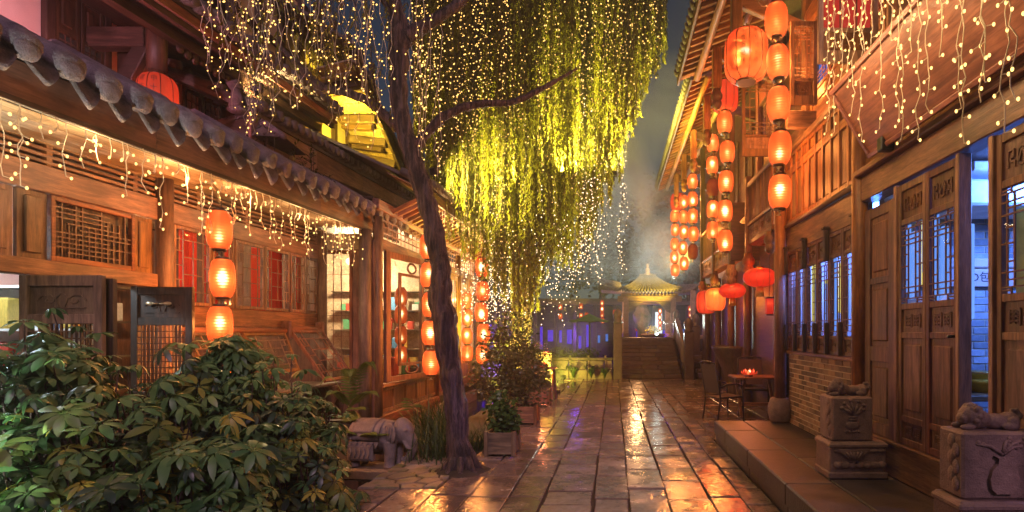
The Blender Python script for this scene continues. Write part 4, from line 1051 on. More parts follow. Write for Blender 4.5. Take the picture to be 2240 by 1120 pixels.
# main roof of B towards the street: eave
XE2 = -3.3
def ze2(y_): return 3.92+.006*(y_-9.8)
strip(B, 'fascia_board', 'fascia', 9.7, 16.4, 3, lambda y_: [(XE2, ze2(y_)), (XE2+.03, ze2(y_)), (XE2+.03, ze2(y_)+.16), (XE2, ze2(y_)+.16)])
strip(B, 'roof', 'tile_old', 9.7, 16.4, 1, lambda y_: [(XE2+.05, ze2(y_)+.165), (XE2+.05, ze2(y_)+.22), (-5.4, ze2(y_)+1.25), (-5.4, ze2(y_)+1.19)])
me = MB().box(0, 1.0, -.03, .03, -.07, 0).mesh('rafter'); me.materials.append(M['wood_x'])
for k in range(28): inst('rafter', me, B, TRS((XE2-.02, 9.8+k*.24, ze2(10)+.12), rz=math.pi, ry=.45))
for k in range(3): strip(B, 'soffit_board', 'wood_y', 9.7, 16.4, 1, lambda y_, k=k: [(XE2-.03-.23*k, ze2(y_)+.13+.105*k), (XE2-.25-.23*k, ze2(y_)+.13+.105*(k+1)), (XE2-.25-.23*k, ze2(y_)+.15+.105*(k+1)), (XE2-.03-.23*k, ze2(y_)+.15+.105*k)])
tms = []
q = MB(); q.tube([(-.5, 0, .25), (-.1, 0, .07), (.1, 0, 0)], [.07, .075, .078], 9); q.ball((.105, 0, 0), (.02, .072, .072), 8, 5); tmB = q.mesh('cover_tile'); tmB.materials.append(M['tile_old'])
for k in range(38): inst('cover_tile', tmB, B, TRS((XE2+.03, 9.75+k*.176, ze2(10)+.25+U(-.01, .01)), rz=U(-.08, .08)))
# middle roof: brown fascia, tiled edge
XE3 = -5.0
def z3a(y_): return 4.10+.062*(y_-7)+.004*max(0, y_-11.5)**2
def z3b(y_): return 4.52+.03*(y_-7)+.004*max(0, y_-11.5)**2
strip(B, 'fascia_board', 'fascia', 7.5, 14.2, 4, lambda y_: [(XE3, z3a(y_)), (XE3+.04, z3a(y_)), (XE3+.04, z3b(y_)), (XE3, z3b(y_))])
strip(B, 'roof', 'tile_old', 7.5, 14.2, 4, lambda y_: [(XE3+.07, z3b(y_)+.005), (XE3+.07, z3b(y_)+.06), (-6.45, z3b(y_)+.75), (-6.45, z3b(y_)+.69)])
strip(B, 'soffit_board', 'wood_y', 7.5, 14.2, 2, lambda y_: [(XE3-.01, z3a(y_)), (XE3-.9, z3a(y_)), (XE3-.9, z3a(y_)+.02), (XE3-.01, z3a(y_)+.02)])
for k in range(37):
    y_ = 7.55+k*.18; inst('cover_tile', tmB, B, TRS((XE3+.06, y_, z3b(y_)+.10+U(-.012, .012)), rz=U(-.1, .1), sc=(1.3, 1, 1)))
    inst('cover_tile', tmB, B, TRS((XE3-.55, y_+.05, z3b(y_)+.38+U(-.012, .012)), rz=U(-.1, .1), sc=(1.3, 1, 1)))
    inst('cover_tile', tmB, B, TRS((XE3-1.15, y_+.02, z3b(y_)+.68+U(-.012, .012)), rz=U(-.1, .1), sc=(1.3, 1, 1)))

# ------------------------------------------------------------------ LEFT: upper house behind
C = thing('upper_house', 'dark timber house rising behind the left shop with a yellow-lit eave end', 'building', (-6.3, 8, 0))
XC = -6.3
CF = frame((XC, 0, 0), (0, 1, 0), (1, 0, 0))
m = MB(CF); m.box(2.5, 6.03, -.1, .0, 0, 5.5); m.build('plaster_wall', M['plaster'], C)
m = MB(CF); m.box(6.03, 6.14, -.1, .06, 3.6, 5.5, .01); m.box(6.74, 6.84, -.1, .05, 3.6, 5.5, .01); m.box(7.0, 7.2, -.1, .10, 3.6, 5.5, .01); m.build('post', M['dark_z'], C)
for (a, b_) in ((6.15, 6.43), (6.45, 6.73)):
    door_leaf(C, CF, a, b_, 3.9, 5.48, [(4.0, 4.95, (3, 12)), (5.0, 5.42, 'panel')], st=.04, wood='dark', name='shutter', glass=False)
m = MB(CF); m.box(6.86, 6.98, -.1, -.02, 3.6, 5.45); m.box(7.22, 9.2, -.12, -.04, 3.6, 5.2); m.build('plaster_panel', M['plaster'], C)
for (a, b_) in ((8.0, 8.35), (8.38, 8.73), (9.0, 9.35)):
    door_leaf(C, CF, a, b_, 3.9, 5.2, [(4.0, 5.1, (3, 8))], st=.04, wood='dark', name='shutter', glass=False)
# eave beam, brackets, hanging post
XCe = -5.4
def zc(y_): return 5.05+.03*(y_-6)
strip(C, 'eave_beam', 'dark_y', 3.5, 9.9, 1, lambda y_: [(XCe, zc(y_)), (XCe+.12, zc(y_)), (XCe+.12, zc(y_)+.12), (XCe, zc(y_)+.12)])
strip(C, 'eave_board', 'dark_y', 3.5, 9.9, 1, lambda y_: [(XCe+.3, zc(y_)+.06), (XCe+.36, zc(y_)+.06), (XCe+.36, zc(y_)+.17), (XCe+.3, zc(y_)+.17)])
strip(C, 'eave_board', 'wood_y', 3.5, 9.9, 1, lambda y_: [(XCe+.37, zc(y_)+.13), (XCe+.41, zc(y_)+.13), (XCe+.41, zc(y_)+.24), (XCe+.37, zc(y_)+.24)])
strip(C, 'soffit_board', 'dark_y', 3.5, 9.9, 3, lambda y_: [(XCe+.29, zc(y_)+.13), (XC-.2, zc(y_)+.42), (XC-.2, zc(y_)+.45), (XCe+.29, zc(y_)+.16)])
strip(C, 'roof', 'tile_old', 3.5, 9.9, 1, lambda y_: [(XCe+.44, zc(y_)+.245), (XCe+.44, zc(y_)+.28), (-6.55, zc(y_)+.62), (-6.55, zc(y_)+.57)])
for k in range(31):
    y_ = 3.7+k*.2; inst('cover_tile', tmB, C, TRS((XCe+.46, y_, zc(y_)+.31+U(-.012, .012)), rz=U(-.1, .1), sc=(1.2, 1.1, 1.1)))
c = W(343, 165, 6.6)
m = MB(); m.tube([(c.x, c.y, c.z+.05), (c.x, c.y, zc(6.6)+.3)], [.10, .11], 14); m.build('hanging_post', M['dark_z'], C); pendant(C, c.x, c.y, c.z+.08, 1.2, 'dark_z')
m = MB(); m.box(XC, c.x-.1, 6.52, 6.68, c.z+.32, c.z+.55, .01); m.build('tie_beam', M['dark_x'], C)
m = MB(); m.bar((XC+.1, 6.6, 3.95), (c.x-.15, 6.6, c.z+.36), .10, .18, .01); m.build('bracket', M['dark_x'], C)
for k in range(14):                                                            # fretwork under the eave beam
    y_ = 6.75+k*.12; MB().ball((XCe+.06, y_, zc(y_)-.04), (.03, .06, .05+.02*(k % 3)), 8, 5).build('fretwork', M['dark_y'], C)
# gallery of pale panels between dark posts, and the yellow-lit eave end
XD = -6.0
DF = frame((XD, 0, 0), (0, 1, 0), (1, 0, 0))
for k in range(9):
    u = 8.6+k*.62
    m = MB(DF); m.box(u-.06, u+.06, -.05, .08, 4.6, 8.2, .008); m.build('post', M['dark_z'], C)
    m = MB(DF); m.box(u+.065, u+.555, -.05, .0, 4.6, 5.45); m.box(u+.065, u+.555, -.05, .0, 5.60, 6.6); m.box(u+.065, u+.555, -.05, .0, 6.73, 7.8); m.build('plaster_panel', M['cream'], C)
    m = MB(DF); m.box(u+.063, u+.557, -.04, .05, 5.46, 5.59, .006); m.build('rail', M['dark_y'], C)
    m = MB(DF); m.box(u+.063, u+.557, -.04, .05, 6.61, 6.72, .006); m.build('rail', M['dark_y'], C)
P1, P2 = W(772, 128, 9.6), W(888, 398, 13.2); Q1, Q2 = W(690, 150, 9.6), W(806, 372, 13.2)
for k in range(14):
    t0, t1 = k/14+.004, (k+1)/14-.004
    a, b_ = P1.lerp(P2, t0), P1.lerp(P2, t1); c_, d_ = Q1.lerp(Q2, t1), Q1.lerp(Q2, t0); up = Vector((0, 0, .025))
    MB().add([a, b_, c_, d_, a+up, b_+up, c_+up, d_+up], [(0, 1, 2, 3), (7, 6, 5, 4), (0, 4, 5, 1), (1, 5, 6, 2), (2, 6, 7, 3), (3, 7, 4, 0)]).build('soffit_board', M['soffit'], C)
for t in (.12, .38, .44, .58, .64, .78, .84, .95):
    a, b_ = P1.lerp(P2, t), Q1.lerp(Q2, t); MB().bar(b_+Vector((0, 0, -.09)), b_.lerp(a, .97 if t in (.12, .38, .58, .78, .95) else .8)+Vector((0, 0, -.09)), .14, .16, .01).build('bracket_arm', M['dark_x'], C)
m = MB(); m.bar(P1+Vector((.02, 0, .03)), P2+Vector((.02, 0, .03)), .06, .24, .006); m.build('eave_board', M['old_y'], C)
m = MB(); a, b_ = P1+Vector((.12, -.2, .12)), P2+Vector((.12, .2, .10)); m.add([a, b_, b_+Vector((-2.5, 0, 1.6)), a+Vector((-2.5, 0, 1.6)), a+Vector((0, 0, .06)), b_+Vector((0, 0, .06)), b_+Vector((-2.5, 0, 1.66)), a+Vector((-2.5, 0, 1.66))], [(0, 1, 2, 3), (7, 6, 5, 4), (0, 4, 5, 1), (1, 5, 6, 2), (2, 6, 7, 3), (3, 7, 4, 0)]); m.build('roof', M['tile_old'], C)
m = MB(); m.box(-10, -6.45, 8.2, 14.5, 3.5, 8.4); m.build('house_body', M['dark_z'], C)
# floodlights that the photo shows at work: eave end, willow foot; others are added
def floodlight(lab, loc, tgt, e, col, cone=75, glass='lit_warm'):
    t = thing('floodlight', lab, 'floodlight', loc); loc = Vector(loc); d = (Vector(tgt)-loc).normalized()
    m = MB(); m.bar(loc-d*.10, loc, .14, .12, .012); m.build('housing', M['black'], t)
    m = MB(); m.bar(loc+d*.001, loc+d*.006, .11, .09); m.build('lens', M[glass], t)
    m = MB(); m.bar(loc-d*.05-Vector((0, 0, .14)), loc-d*.05-Vector((0, 0, .05)), .03, .03, 0, (0, 1, 0)); m.build('foot', M['black'], t)
    lamp('lamp', 'SPOT', loc+d*.04, e, col, .05, t, loc+d, cone)
floodlight('small yellow floodlight on the tiles under the yellow-lit eave end', (-5.0, 10.2, 5.0), (-5.2, 11.8, 5.8), 260, (1, .72, .05), 130)
floodlight('small amber floodlight added on the tiles to brighten the pale panelled gallery', (-5.0, 7.7, 5.0), (-6.0, 10.8, 6.6), 45, (1, .70, .28), 110)  # added lamp, lifts the dark gallery panels
floodlight('small pink floodlight added out of view to brighten the upper house', (-5.2, 4.5, 4.02), (-6.3, 5.6, 5.0), 60, (1, .42, .52), 150)  # stand-in for pink neon light, added outside the frame
# ------------------------------------------------------------------ leaves
M['schef'] = mat_leaf('umbrella_leaf', [(.1, (.02, .06, .022)), (.35, (.045, .125, .04)), (.6, (.10, .20, .06)), (.82, (.19, .28, .08)), (.97, (.34, .34, .08))], .45, .2, .5)
M['fern'] = mat_leaf('fern_leaf', [(.1, (.05, .10, .018)), (.8, (.14, .19, .03))], .5, .25)
M['grass'] = mat_leaf('grass_blade', [(.1, (.02, .05, .015)), (.6, (.05, .09, .02)), (.95, (.20, .17, .06))], .5, .25)
M['shrub'] = mat_leaf('small_leaf', [(.1, (.02, .03, .012)), (.5, (.05, .065, .022)), (.95, (.11, .10, .04))], .45, .2)
M['planter_leaf'] = mat_leaf('box_leaf', [(.1, (.03, .07, .02)), (.6, (.07, .14, .03)), (.95, (.15, .22, .06))], .4, .2)
M['willow_leaf'] = mat_leaf('willow_leaf', [(.1, (.05, .058, .010)), (.5, (.12, .125, .018)), (.9, (.23, .205, .03))], .5, .4)
M['far_leaf'] = mat_leaf('far_leaf', [(.1, (.012, .02, .010)), (.6, (.03, .045, .018)), (.95, (.06, .07, .03))], .6, .2)
M['petal'] = mat_lantern('lotus_petal', (.75, .03, .012), (1, .10, .03), (1, .3, .1), .4, .8, .5, 1.0, 1.0)
M['purple_flower'] = mat_plain('purple_blossom', (.30, .16, .65), .6)

def rosette(n, L, droop, seed, mat='schef'):
    rr = random.Random(seed); m = MB()
    for i in range(n):
        a = 2*math.pi*i/n+rr.uniform(-.15, .15); l = L*rr.uniform(.8, 1.1); dr = droop+rr.uniform(-.15, .2); w = l*.19
        ca, sa = math.cos(a), math.sin(a); vs = []
        for t, ww in ((.16, .12), (.38, .75), (.65, 1.0), (.86, .68), (1.0, .06)):
            r = l*t; z = -dr*l*t*t*1.1+.03*l*math.sin(t*3)
            for s in (-1, 0, 1): vs.append((r*ca-s*w*ww*sa, r*sa+s*w*ww*ca, z+(.10*w*ww*2 if s else 0)))
        fs = []
        for k in range(4):
            for s in range(2): q = k*3+s; fs.append((q, q+1, q+4, q+3))
        m.add(vs, fs, True)
        m.add([(0, 0, -.02), (l*.18*ca, l*.18*sa, -.002), (l*.18*ca+.004*sa, l*.18*sa-.004*ca, -.005)], [(0, 1, 2)])
    me = m.mesh('leaf_whorl', False); me.materials.append(M[mat]); return me
M['schef_y'] = mat_leaf('variegated_umbrella_leaf', [(.1, (.03, .07, .02)), (.35, (.09, .14, .03)), (.6, (.26, .24, .04)), (.82, (.42, .34, .05)), (.97, (.55, .48, .12))], .45, .2, .5)
M['schef_d'] = mat_leaf('dark_umbrella_leaf', [(.1, (.008, .022, .012)), (.5, (.02, .05, .028)), (.95, (.05, .09, .04))], .40, .15, .5)
ROS = [rosette(6+k % 4, .128, (.1, .35, .6, .8, .25, .45)[k % 6], k, ('schef', 'schef', 'schef_d')[k//6]) for k in range(18)]
ROSY = [rosette(6+k % 4, .128, (.1, .35, .6, .8, .25, .45)[k % 6], k+40, 'schef_y') for k in range(6)]

def umbrella_shrub(lab, blobs, n, seed, zmin=-.35, yel=.08):
    """blobs: (centre, radii); leaf whorls cover the outside of the union, stems run up inside"""
    rr = random.Random(seed); c0 = Vector(blobs[0][0])
    t = thing('umbrella_shrub', lab, 'shrub', (c0.x, c0.y, 0))
    tips = []
    tries = 0
    while len(tips) < n and tries < n*40:
        tries += 1
        c, r = rr.choice(blobs); c = Vector(c)
        d = Vector((rr.gauss(0, 1), rr.gauss(0, 1)-.35, rr.gauss(0, 1)+.25)).normalized()
        k = rr.uniform(.72, 1.08)+(rr.uniform(0, .3) if rr.random() < .25 else 0)+(rr.uniform(.1, .5) if d.z > .3 and rr.random() < .16 else 0); p = c+Vector((d.x*r[0], d.y*r[1], d.z*r[2]))*k
        if p.z < zmin: continue
        ins = any(sum(((p[i]-b[0][i])/b[1][i])**2 for i in range(3)) < .5 for b in blobs)
        if ins: continue
        tips.append((p, d))
    tips.sort(key=lambda q: q[0].y)
    st = MB(); extra = MB()
    for i, (p, d) in enumerate(tips):
        up = (Vector((0, 0, 1))*.9+d*.75+Vector((rr.uniform(-.5, .5), rr.uniform(-.6, .35), 0))).normalized()
        Mx = Matrix.Translation(p) @ up.to_track_quat('Z', 'Y').to_matrix().to_4x4() @ Matrix.Rotation(rr.uniform(0, 6.28), 4, 'Z') @ Matrix.Scale(rr.uniform(.45, 1.25), 4)
        me = rr.choice(ROSY if rr.random() < yel else ROS)
        if i < 295: inst('leaf_whorl', me, t, Mx)
        else:
            b = len(extra.v); extra.v += [Mx @ v.co for v in me.vertices]
            extra.f += [tuple(b+q for q in f.vertices) for f in me.polygons]; extra.sm += [True]*len(me.polygons)
        if i % 2 == 0: st.tube([p-up*.02, p-up*.14+Vector((0, 0, -.05)), p-up*.22+Vector((0, .05, -.28))], [.004, .005, .007], 4, False)
    if extra.v: extra.build('foliage', M['schef_y' if yel > .9 else 'schef'], t, False, 'stuff')
    for k in range(9):
        b = rr.choice(blobs); x, y_ = b[0][0]+rr.uniform(-.4, .4)*b[1][0], b[0][1]+rr.uniform(-.3, .3)*b[1][1]
        st.tube([(x, y_, -.3), (x+rr.uniform(-.1, .1), y_+rr.uniform(-.1, .1), b[0][2]), (x+rr.uniform(-.3, .3), y_+rr.uniform(-.2, .2), b[0][2]+b[1][2]*.8)], [.016, .012, .006], 5, False)
    st.build('stem', M['bark'], t, False)
    return t
umbrella_shrub('large umbrella shrub at the far left in front of the olive door leaf', [((-4.15, 3.75, .55), (.55, .5, .75)), ((-3.5, 3.7, .45), (.5, .5, .7)), ((-4.3, 4.1, 1.05), (.5, .4, .45))], 640, 1)
umbrella_shrub('low yellowish umbrella shrub at the bottom left corner', [((-3.3, 3.25, .25), (.5, .4, .5)), ((-2.75, 3.3, .15), (.45, .4, .5)), ((-2.6, 3.5, .35), (.45, .4, .5))], 600, 2, yel=.36)
umbrella_shrub('tall umbrella shrub rising in front of the lantern string', [((-3.55, 4.6, .6), (.45, .5, .7)), ((-3.1, 4.75, .62), (.5, .5, .55)), ((-2.9, 4.4, .45), (.45, .4, .55)), ((-3.36, 4.85, 1.12), (.24, .28, .36))], 560, 3)
umbrella_shrub('rounded umbrella shrub spilling to the stone elephant', [((-2.65, 4.4, .35), (.45, .45, .5)), ((-2.95, 5.0, .5), (.45, .5, .5)), ((-2.55, 4.6, .0), (.38, .4, .4)), ((-2.42, 4.2, -.1), (.28, .3, .35)), ((-3.3, 5.5, .4), (.4, .4, .5))], 660, 4, -.45, .14)

def frond(base, d, L, rise, seed, mb, wmax=.12, n=26):
    rr = random.Random(seed); base = Vector(base); d = Vector(d).normalized(); side = Vector((-d.y, d.x, 0)).normalized(); pts = []
    for i in range(n+1):
        t = i/n; pts.append(base+d*(L*t*(1-.12*t))+Vector((0, 0, rise*math.sin(t*1.9)*1.05-(rise*.35*t*t))))
    mb.tube(pts, [.006*(1-.7*i/n) for i in range(n+1)], 4, False)
    for i in range(3, n+1):
        t = i/n; w = wmax*math.sin(math.pi*min(1, .12+t*.92))**.8+.01; dd = (pts[i]-pts[i-1]).normalized()
        for s in (-1, 1):
            tip = pts[i]+side*s*w+dd*w*.35+Vector((0, 0, -.18*w)); a = pts[i]-dd*.013; b = pts[i]+dd*.013; mid = (a+b)/2+side*s*w*.5+Vector((0, 0, .01))
            mb.add([a, mid-dd*.008, tip, mid+dd*.018, b], [(0, 1, 2, 3, 4)])
fr = thing('fern', 'feathery green fern arching over the back of the stone elephant', 'fern', (-3.6, 7.3, 0))
for k, (dx, dy, L, rz) in enumerate(((.35, -.1, .5, .72), (.1, -.2, .35, .62), (.6, -.2, .55, .28), (-.35, -.2, .4, .5), (.55, -.5, .55, .05), (-.2, -.4, .4, .3), (.3, -.5, .7, -.1))):
    mb = MB(); frond(W(765, 895, 7.1), (dx, dy, 0), L*.95, rz, k, mb); mb.build('frond', M['fern'], fr, False)
fr = thing('fern', 'small fern lying low over the saddle of the stone elephant', 'fern', (-3.3, 6.6, 0))
for k, (dx, dy, L, rz) in enumerate(((.6, -.1, .5, .05), (.4, -.3, .4, .08), (-.3, -.2, .3, .1))):
    mb = MB(); frond(W(790, 955, 6.6), (dx, dy, 0), L, rz, k+20, mb, .08); mb.build('frond', M['fern'], fr, False)

def roof_plant(lab, px, py, Y, n, h, seed):
    rr = random.Random(seed); b0 = W(px, py, Y); t = thing('roof_plant', lab, 'plant', tuple(b0)); st_ = MB(); lf = MB()
    for k in range(n):
        d = Vector((rr.uniform(-.5, .5), rr.uniform(-.4, .4), 0)); L = h*rr.uniform(.6, 1.1); b = b0+Vector((rr.uniform(-.12, .12), rr.uniform(-.3, .3), -.03)); P = [b+d*L*q*q+Vector((0, 0, L*q)) for q in (0, .33, .66, 1)]
        st_.tube(P, [.005, .004, .003, .002], 4, False)
        for j in range(14):
            q = rr.uniform(.25, 1); p = b+d*L*q*q+Vector((0, 0, L*q)); u = Vector((rr.gauss(0, 1), rr.gauss(0, 1), .5)).normalized(); v = u.cross(Vector((0, 0, 1))).normalized()*.012; l = rr.uniform(.05, .11)
            lf.add([p, p+u*l*.5+v, p+u*l, p+u*l*.5-v], [(0, 1, 2, 3)])
    st_.build('stem', M['bark'], t, False); lf.build('leaves', M['shrub'], t, False, 'stuff')
roof_plant('wispy weed growing on the tiles behind the left eave', 590, 335, 7.6, 7, .42, 1)
roof_plant('thin weed on the left roof beneath the brown fascia', 655, 362, 8.3, 6, .36, 2)
roof_plant('leafy weed sprouting from the tiles near the eave corner', 703, 408, 9.0, 4, .28, 3)
# grass clumps along the stream
def grass(lab, cx, cy_, n, L, spread, seed):
    rr = random.Random(seed); m = MB()
    for k in range(n):
        a = rr.uniform(0, 6.28); x, y_ = cx+rr.gauss(0, spread*.3), cy_+rr.gauss(0, spread*.4); l = L*rr.uniform(.6, 1.2); lean = rr.uniform(.15, .9)
        d = Vector((math.cos(a), math.sin(a), 0)); s = Vector((-d.y, d.x, 0))*.007; p = [Vector((x, y_, -.15))+d*(l*lean*t*t)+Vector((0, 0, l*(t-.35*lean*t*t))) for t in (0, .35, .7, 1)]
        m.add([p[0]-s, p[0]+s, p[1]+s, p[1]-s, p[2]+s*.7, p[2]-s*.7, p[3]], [(0, 1, 2, 3), (3, 2, 4, 5), (5, 4, 6)])
    t = thing('grass_clump', lab, 'grass', (cx, cy_, -.1)); m.build('blades', M['grass'], t, False, 'stuff')
grass('long dry grass clump hanging over the stream behind the leaning tree', -2.15, 6.9, 260, .65, .5, 1)
grass('tall grass clump left of the leaning trunk by the panelled shop base', -2.6, 8.0, 260, .85, .5, 2)
grass('grass clump between the leaning trunk and the small box planter', -1.75, 7.4, 200, .55, .35, 3)
bt = thing('bamboo_sprig', 'thin bamboo sprig in front of the panelled shop base', 'plant', (-2.9, 7.4, -.3))
mb = MB(); mb.tube([(-2.72, 7.6, -.3), (-2.74, 7.6, .2), (-2.80, 7.6, .65)], [.006, .005, .003], 5); mb.build('stem', M['grass'], bt)
mb = MB()
for k in range(14):
    a = U(-2.2, 2.2); p = Vector((-2.79, 7.6, .55+U(-.06, .08))); d = Vector((math.sin(a), U(-.3, .3), .25*math.cos(a)-.1)); s = Vector((0, 0, .012)); L = U(.12, .24)
    mb.add([p, p+d*L*.5+s, p+d*L, p+d*L*.5-s], [(0, 1, 2, 3)])
mb.build('leaves', M['fern'], bt, False)

# leafy masses (bushes, planters, tree crowns)
def leafcloud(mb, blobs, n, s, rr, fill=.5, flat=.3):
    tot = sum(b[1][0]*b[1][1]*b[1][2] for b in blobs)
    for c, r in blobs:
        c = Vector(c)
        for k in range(int(n*r[0]*r[1]*r[2]/tot)):
            d = Vector((rr.gauss(0, 1), rr.gauss(0, 1), rr.gauss(0, 1))).normalized(); q = rr.uniform(fill, 1.12)
            p = c+Vector((d.x*r[0], d.y*r[1], d.z*r[2]))*q
            if noise.noise(p*(1.6/max(r))) < -.28: continue
            u = Vector((rr.gauss(0, 1), rr.gauss(0, 1), rr.gauss(0, flat)-.2)).normalized(); v = u.cross(Vector((rr.gauss(0, 1), rr.gauss(0, 1), rr.gauss(0, 1)))).normalized()
            l = s*rr.uniform(.6, 1.3); w = l*.32
            mb.add([p, p+u*l*.5+v*w, p+u*l, p+u*l*.5-v*w], [(0, 1, 2, 3)])
def planter(lab, x, y_, w, d, h, blobs, n, s, mat, seed, wood='old'):
    t = thing('box_planter', lab, 'planter', (x, y_, 0))
    for (a, b_, c, e) in ((-w/2, w/2, -d/2, -d/2+.025), (-w/2, w/2, d/2-.025, d/2), (-w/2, -w/2+.025, -d/2+.025, d/2-.025), (w/2-.025, w/2, -d/2+.025, d/2-.025)):
        MB().box(x+a, x+b_, y_+c, y_+e, .03, h, .004).build('side_board', M[wood+'_x'], t)
    for a in (-1, 1):
        for b_ in (-1, 1): MB().box(x+a*(w/2-.01)-.025, x+a*(w/2-.01)+.025, y_+b_*(d/2-.008)-.025, y_+b_*(d/2-.008)+.025, .004, h+.015, .004).build('corner_post', M[wood+'_z'], t)
    MB().box(x-w/2+.03, x+w/2-.03, y_-d/2+.03, y_+d/2-.03, .03, h-.03).build('soil', M['soil'], t)
    rr = random.Random(seed)
    mb = MB()
    for k in range(7):
        b_ = rr.choice(blobs); mb.tube([(x+rr.uniform(-.1, .1), y_+rr.uniform(-.1, .1), h-.05), (x+b_[0][0]*.6, y_+b_[0][1], h+b_[0][2]*.6), (x+b_[0][0]+rr.uniform(-.1, .1), y_+b_[0][1], h+b_[0][2]+b_[1][2]*.7)], [.012, .008, .004], 5)
    mb.build('stem', M['bark'], t)
    mb = MB(); leafcloud(mb, [((x+c[0], y_+c[1], h+c[2]), r) for c, r in blobs], n, s, rr); mb.build('foliage', M[mat], t, False, 'stuff')
planter('small weathered box planter with fresh green leaves at the edge of the paving', -1.42, 7.0, .36, .36, .30, [((0, 0, .22), (.2, .18, .22)), ((-.06, 0, .36), (.12, .12, .16)), ((.08, 0, .1), (.16, .16, .12))], 900, .075, 'planter_leaf', 4)
planter('dark box planter with a large reddish bush spreading beside the paving', -1.52, 9.4, .42, .42, .30, [((-.12, 0, .55), (.50, .4, .5)), ((-.45, .3, .9), (.42, .4, .45)), ((-.55, -.2, .5), (.35, .35, .4)), ((.1, 0, .25), (.35, .3, .3))], 3400, .07, 'shrub', 5, 'wood')
planter('farther box planter by the left cafe table with a bushy shrub', -1.58, 11.7, .42, .42, .34, [((-.3, 0, .5), (.45, .4, .5)), ((-.6, .3, 1.1), (.5, .4, .6))], 2400, .08, 'shrub', 6, 'wood')

# elephant
el = thing('stone_elephant', 'carved stone elephant with a draped saddle cloth standing in the stream bed', 'statue', tuple(W(835, 1028, 6.7)))
e0 = W(835, 1018, 6.7); S = .9
EM = Matrix.Translation(e0) @ Matrix.Rotation(math.radians(-8), 4, 'Z') @ Matrix.Scale(S, 4)
eb = MB(EM)
eb.ball((-.12, 0, .38), (.33, .19, .20), 16, 11); eb.ball((.10, 0, .42), (.20, .18, .20), 14, 10); eb.ball((-.33, 0, .34), (.16, .17, .19), 14, 10)
eb.ball((.31, 0, .47), (.15, .135, .165), 16, 11); eb.ball((.30, 0, .56), (.10, .10, .10), 12, 9); eb.ball((.37, 0, .40), (.10, .10, .12), 12, 9)
eb.tube([(.36, 0, .44), (.43, 0, .34), (.44, 0, .22), (.40, 0, .12), (.33, 0, .08), (.29, 0, .11)], [.10, .085, .07, .055, .045, .035], 12)
for (x, y_) in ((.17, .10), (.17, -.10), (-.34, .10), (-.34, -.10)):
    eb.tube([(x, y_, .36), (x+.01, y_, .2), (x+.005, y_, .06), (x+.005, y_, .0)], [.10, .078, .068, .078], 12)
for s in (-1, 1):
    eb.tube([(.36, s*.075, .36), (.42, s*.095, .27), (.47, s*.09, .25)], [.026, .02, .008], 8); eb.ball((.40, s*.10, .50), (.03, .02, .022), 8, 6)
eb.tube([(-.48, 0, .42), (-.52, 0, .3), (-.50, 0, .18)], [.025, .02, .022], 7)
o = eb.build('body', M['pale_stone'], el); md = o.modifiers.new('one_body', 'REMESH'); md.mode = 'VOXEL'; md.voxel_size = .011; md.use_smooth_shade = True
for s in (-1, 1):
    q = MB(EM @ Matrix.Translation((.20, s*.145, .46)) @ Matrix.Rotation(s*.35, 4, 'Z')); q.ball((0, 0, 0), (.115, .022, .145), 14, 9); q.ball((-.02, s*.014, -.02), (.08, .018, .10), 12, 7)
    for k in range(4): q.tube([(-.06+.04*k, s*.02, .10), (-.07+.04*k, s*.035, .0), (-.05+.03*k, s*.02, -.11)], .008, 5)
    q.build('ear', M['pale_stone'], el)
def wrap(u0, u1, a0, a1, ex, name):
    m = MB(EM); vs = []; nu, na = 10, 14
    for i in range(nu+1):
        for j in range(na+1):
            x = u0+(u1-u0)*i/nu; a = a0+(a1-a0)*j/na; vs.append((x, (.195+ex)*math.sin(a), .385+(.205+ex)*math.cos(a)))
    for i in range(nu):
        for j in range(na): q = i*(na+1)+j; m.f.append((q, q+1, q+na+2, q+na+1)); m.sm.append(True)
    k = len(vs); m.v = [EM @ Vector(p) for p in vs]; o = m.build(name, M['pale_stone'], el, False)
    md = o.modifiers.new('thick', 'SOLIDIFY'); md.thickness = .02; return o
wrap(-.36, .08, -1.6, 1.6, .012, 'saddle_cloth'); wrap(-.30, .0, -1.2, 1.2, .028, 'saddle_cloth')
for s in (-1, 1):
    m = MB(EM); m.box(-.37, -.0, s*.20-.02, s*.20+.02, .10, .33, .015); m.box(-.345, -.025, s*.222-.012, s*.222+.012, .125, .305, .01); carve(MB(), 0, 1, 0, 1, 0)
    for k in range(5): m.tube([(-.31+k*.065, s*.236, .15), (-.29+k*.065, s*.24, .21), (-.31+k*.065, s*.236, .28)], .01, 5)
    for k in range(6): m.add([(-.36+k*.075, s*.225, .36), (-.285+k*.075, s*.225, .36), (-.32+k*.075, s*.235, .28), (-.32+k*.075, s*.20, .33)], [(0, 1, 2), (0, 2, 3), (1, 3, 2), (0, 3, 1)])
    m.build('saddle_bag', M['pale_stone'], el)
m = MB(EM); m.tube([(.19, .17*math.cos(a*.5), .40+.2*math.sin(a*.5)) for a in range(13)], .016, 6); m.build('harness_strap', M['pale_stone'], el)
m = MB(EM); m.box(-.52, .34, -.24, .24, -.16, -.002, .03); m.build('base', M['flag'], el)

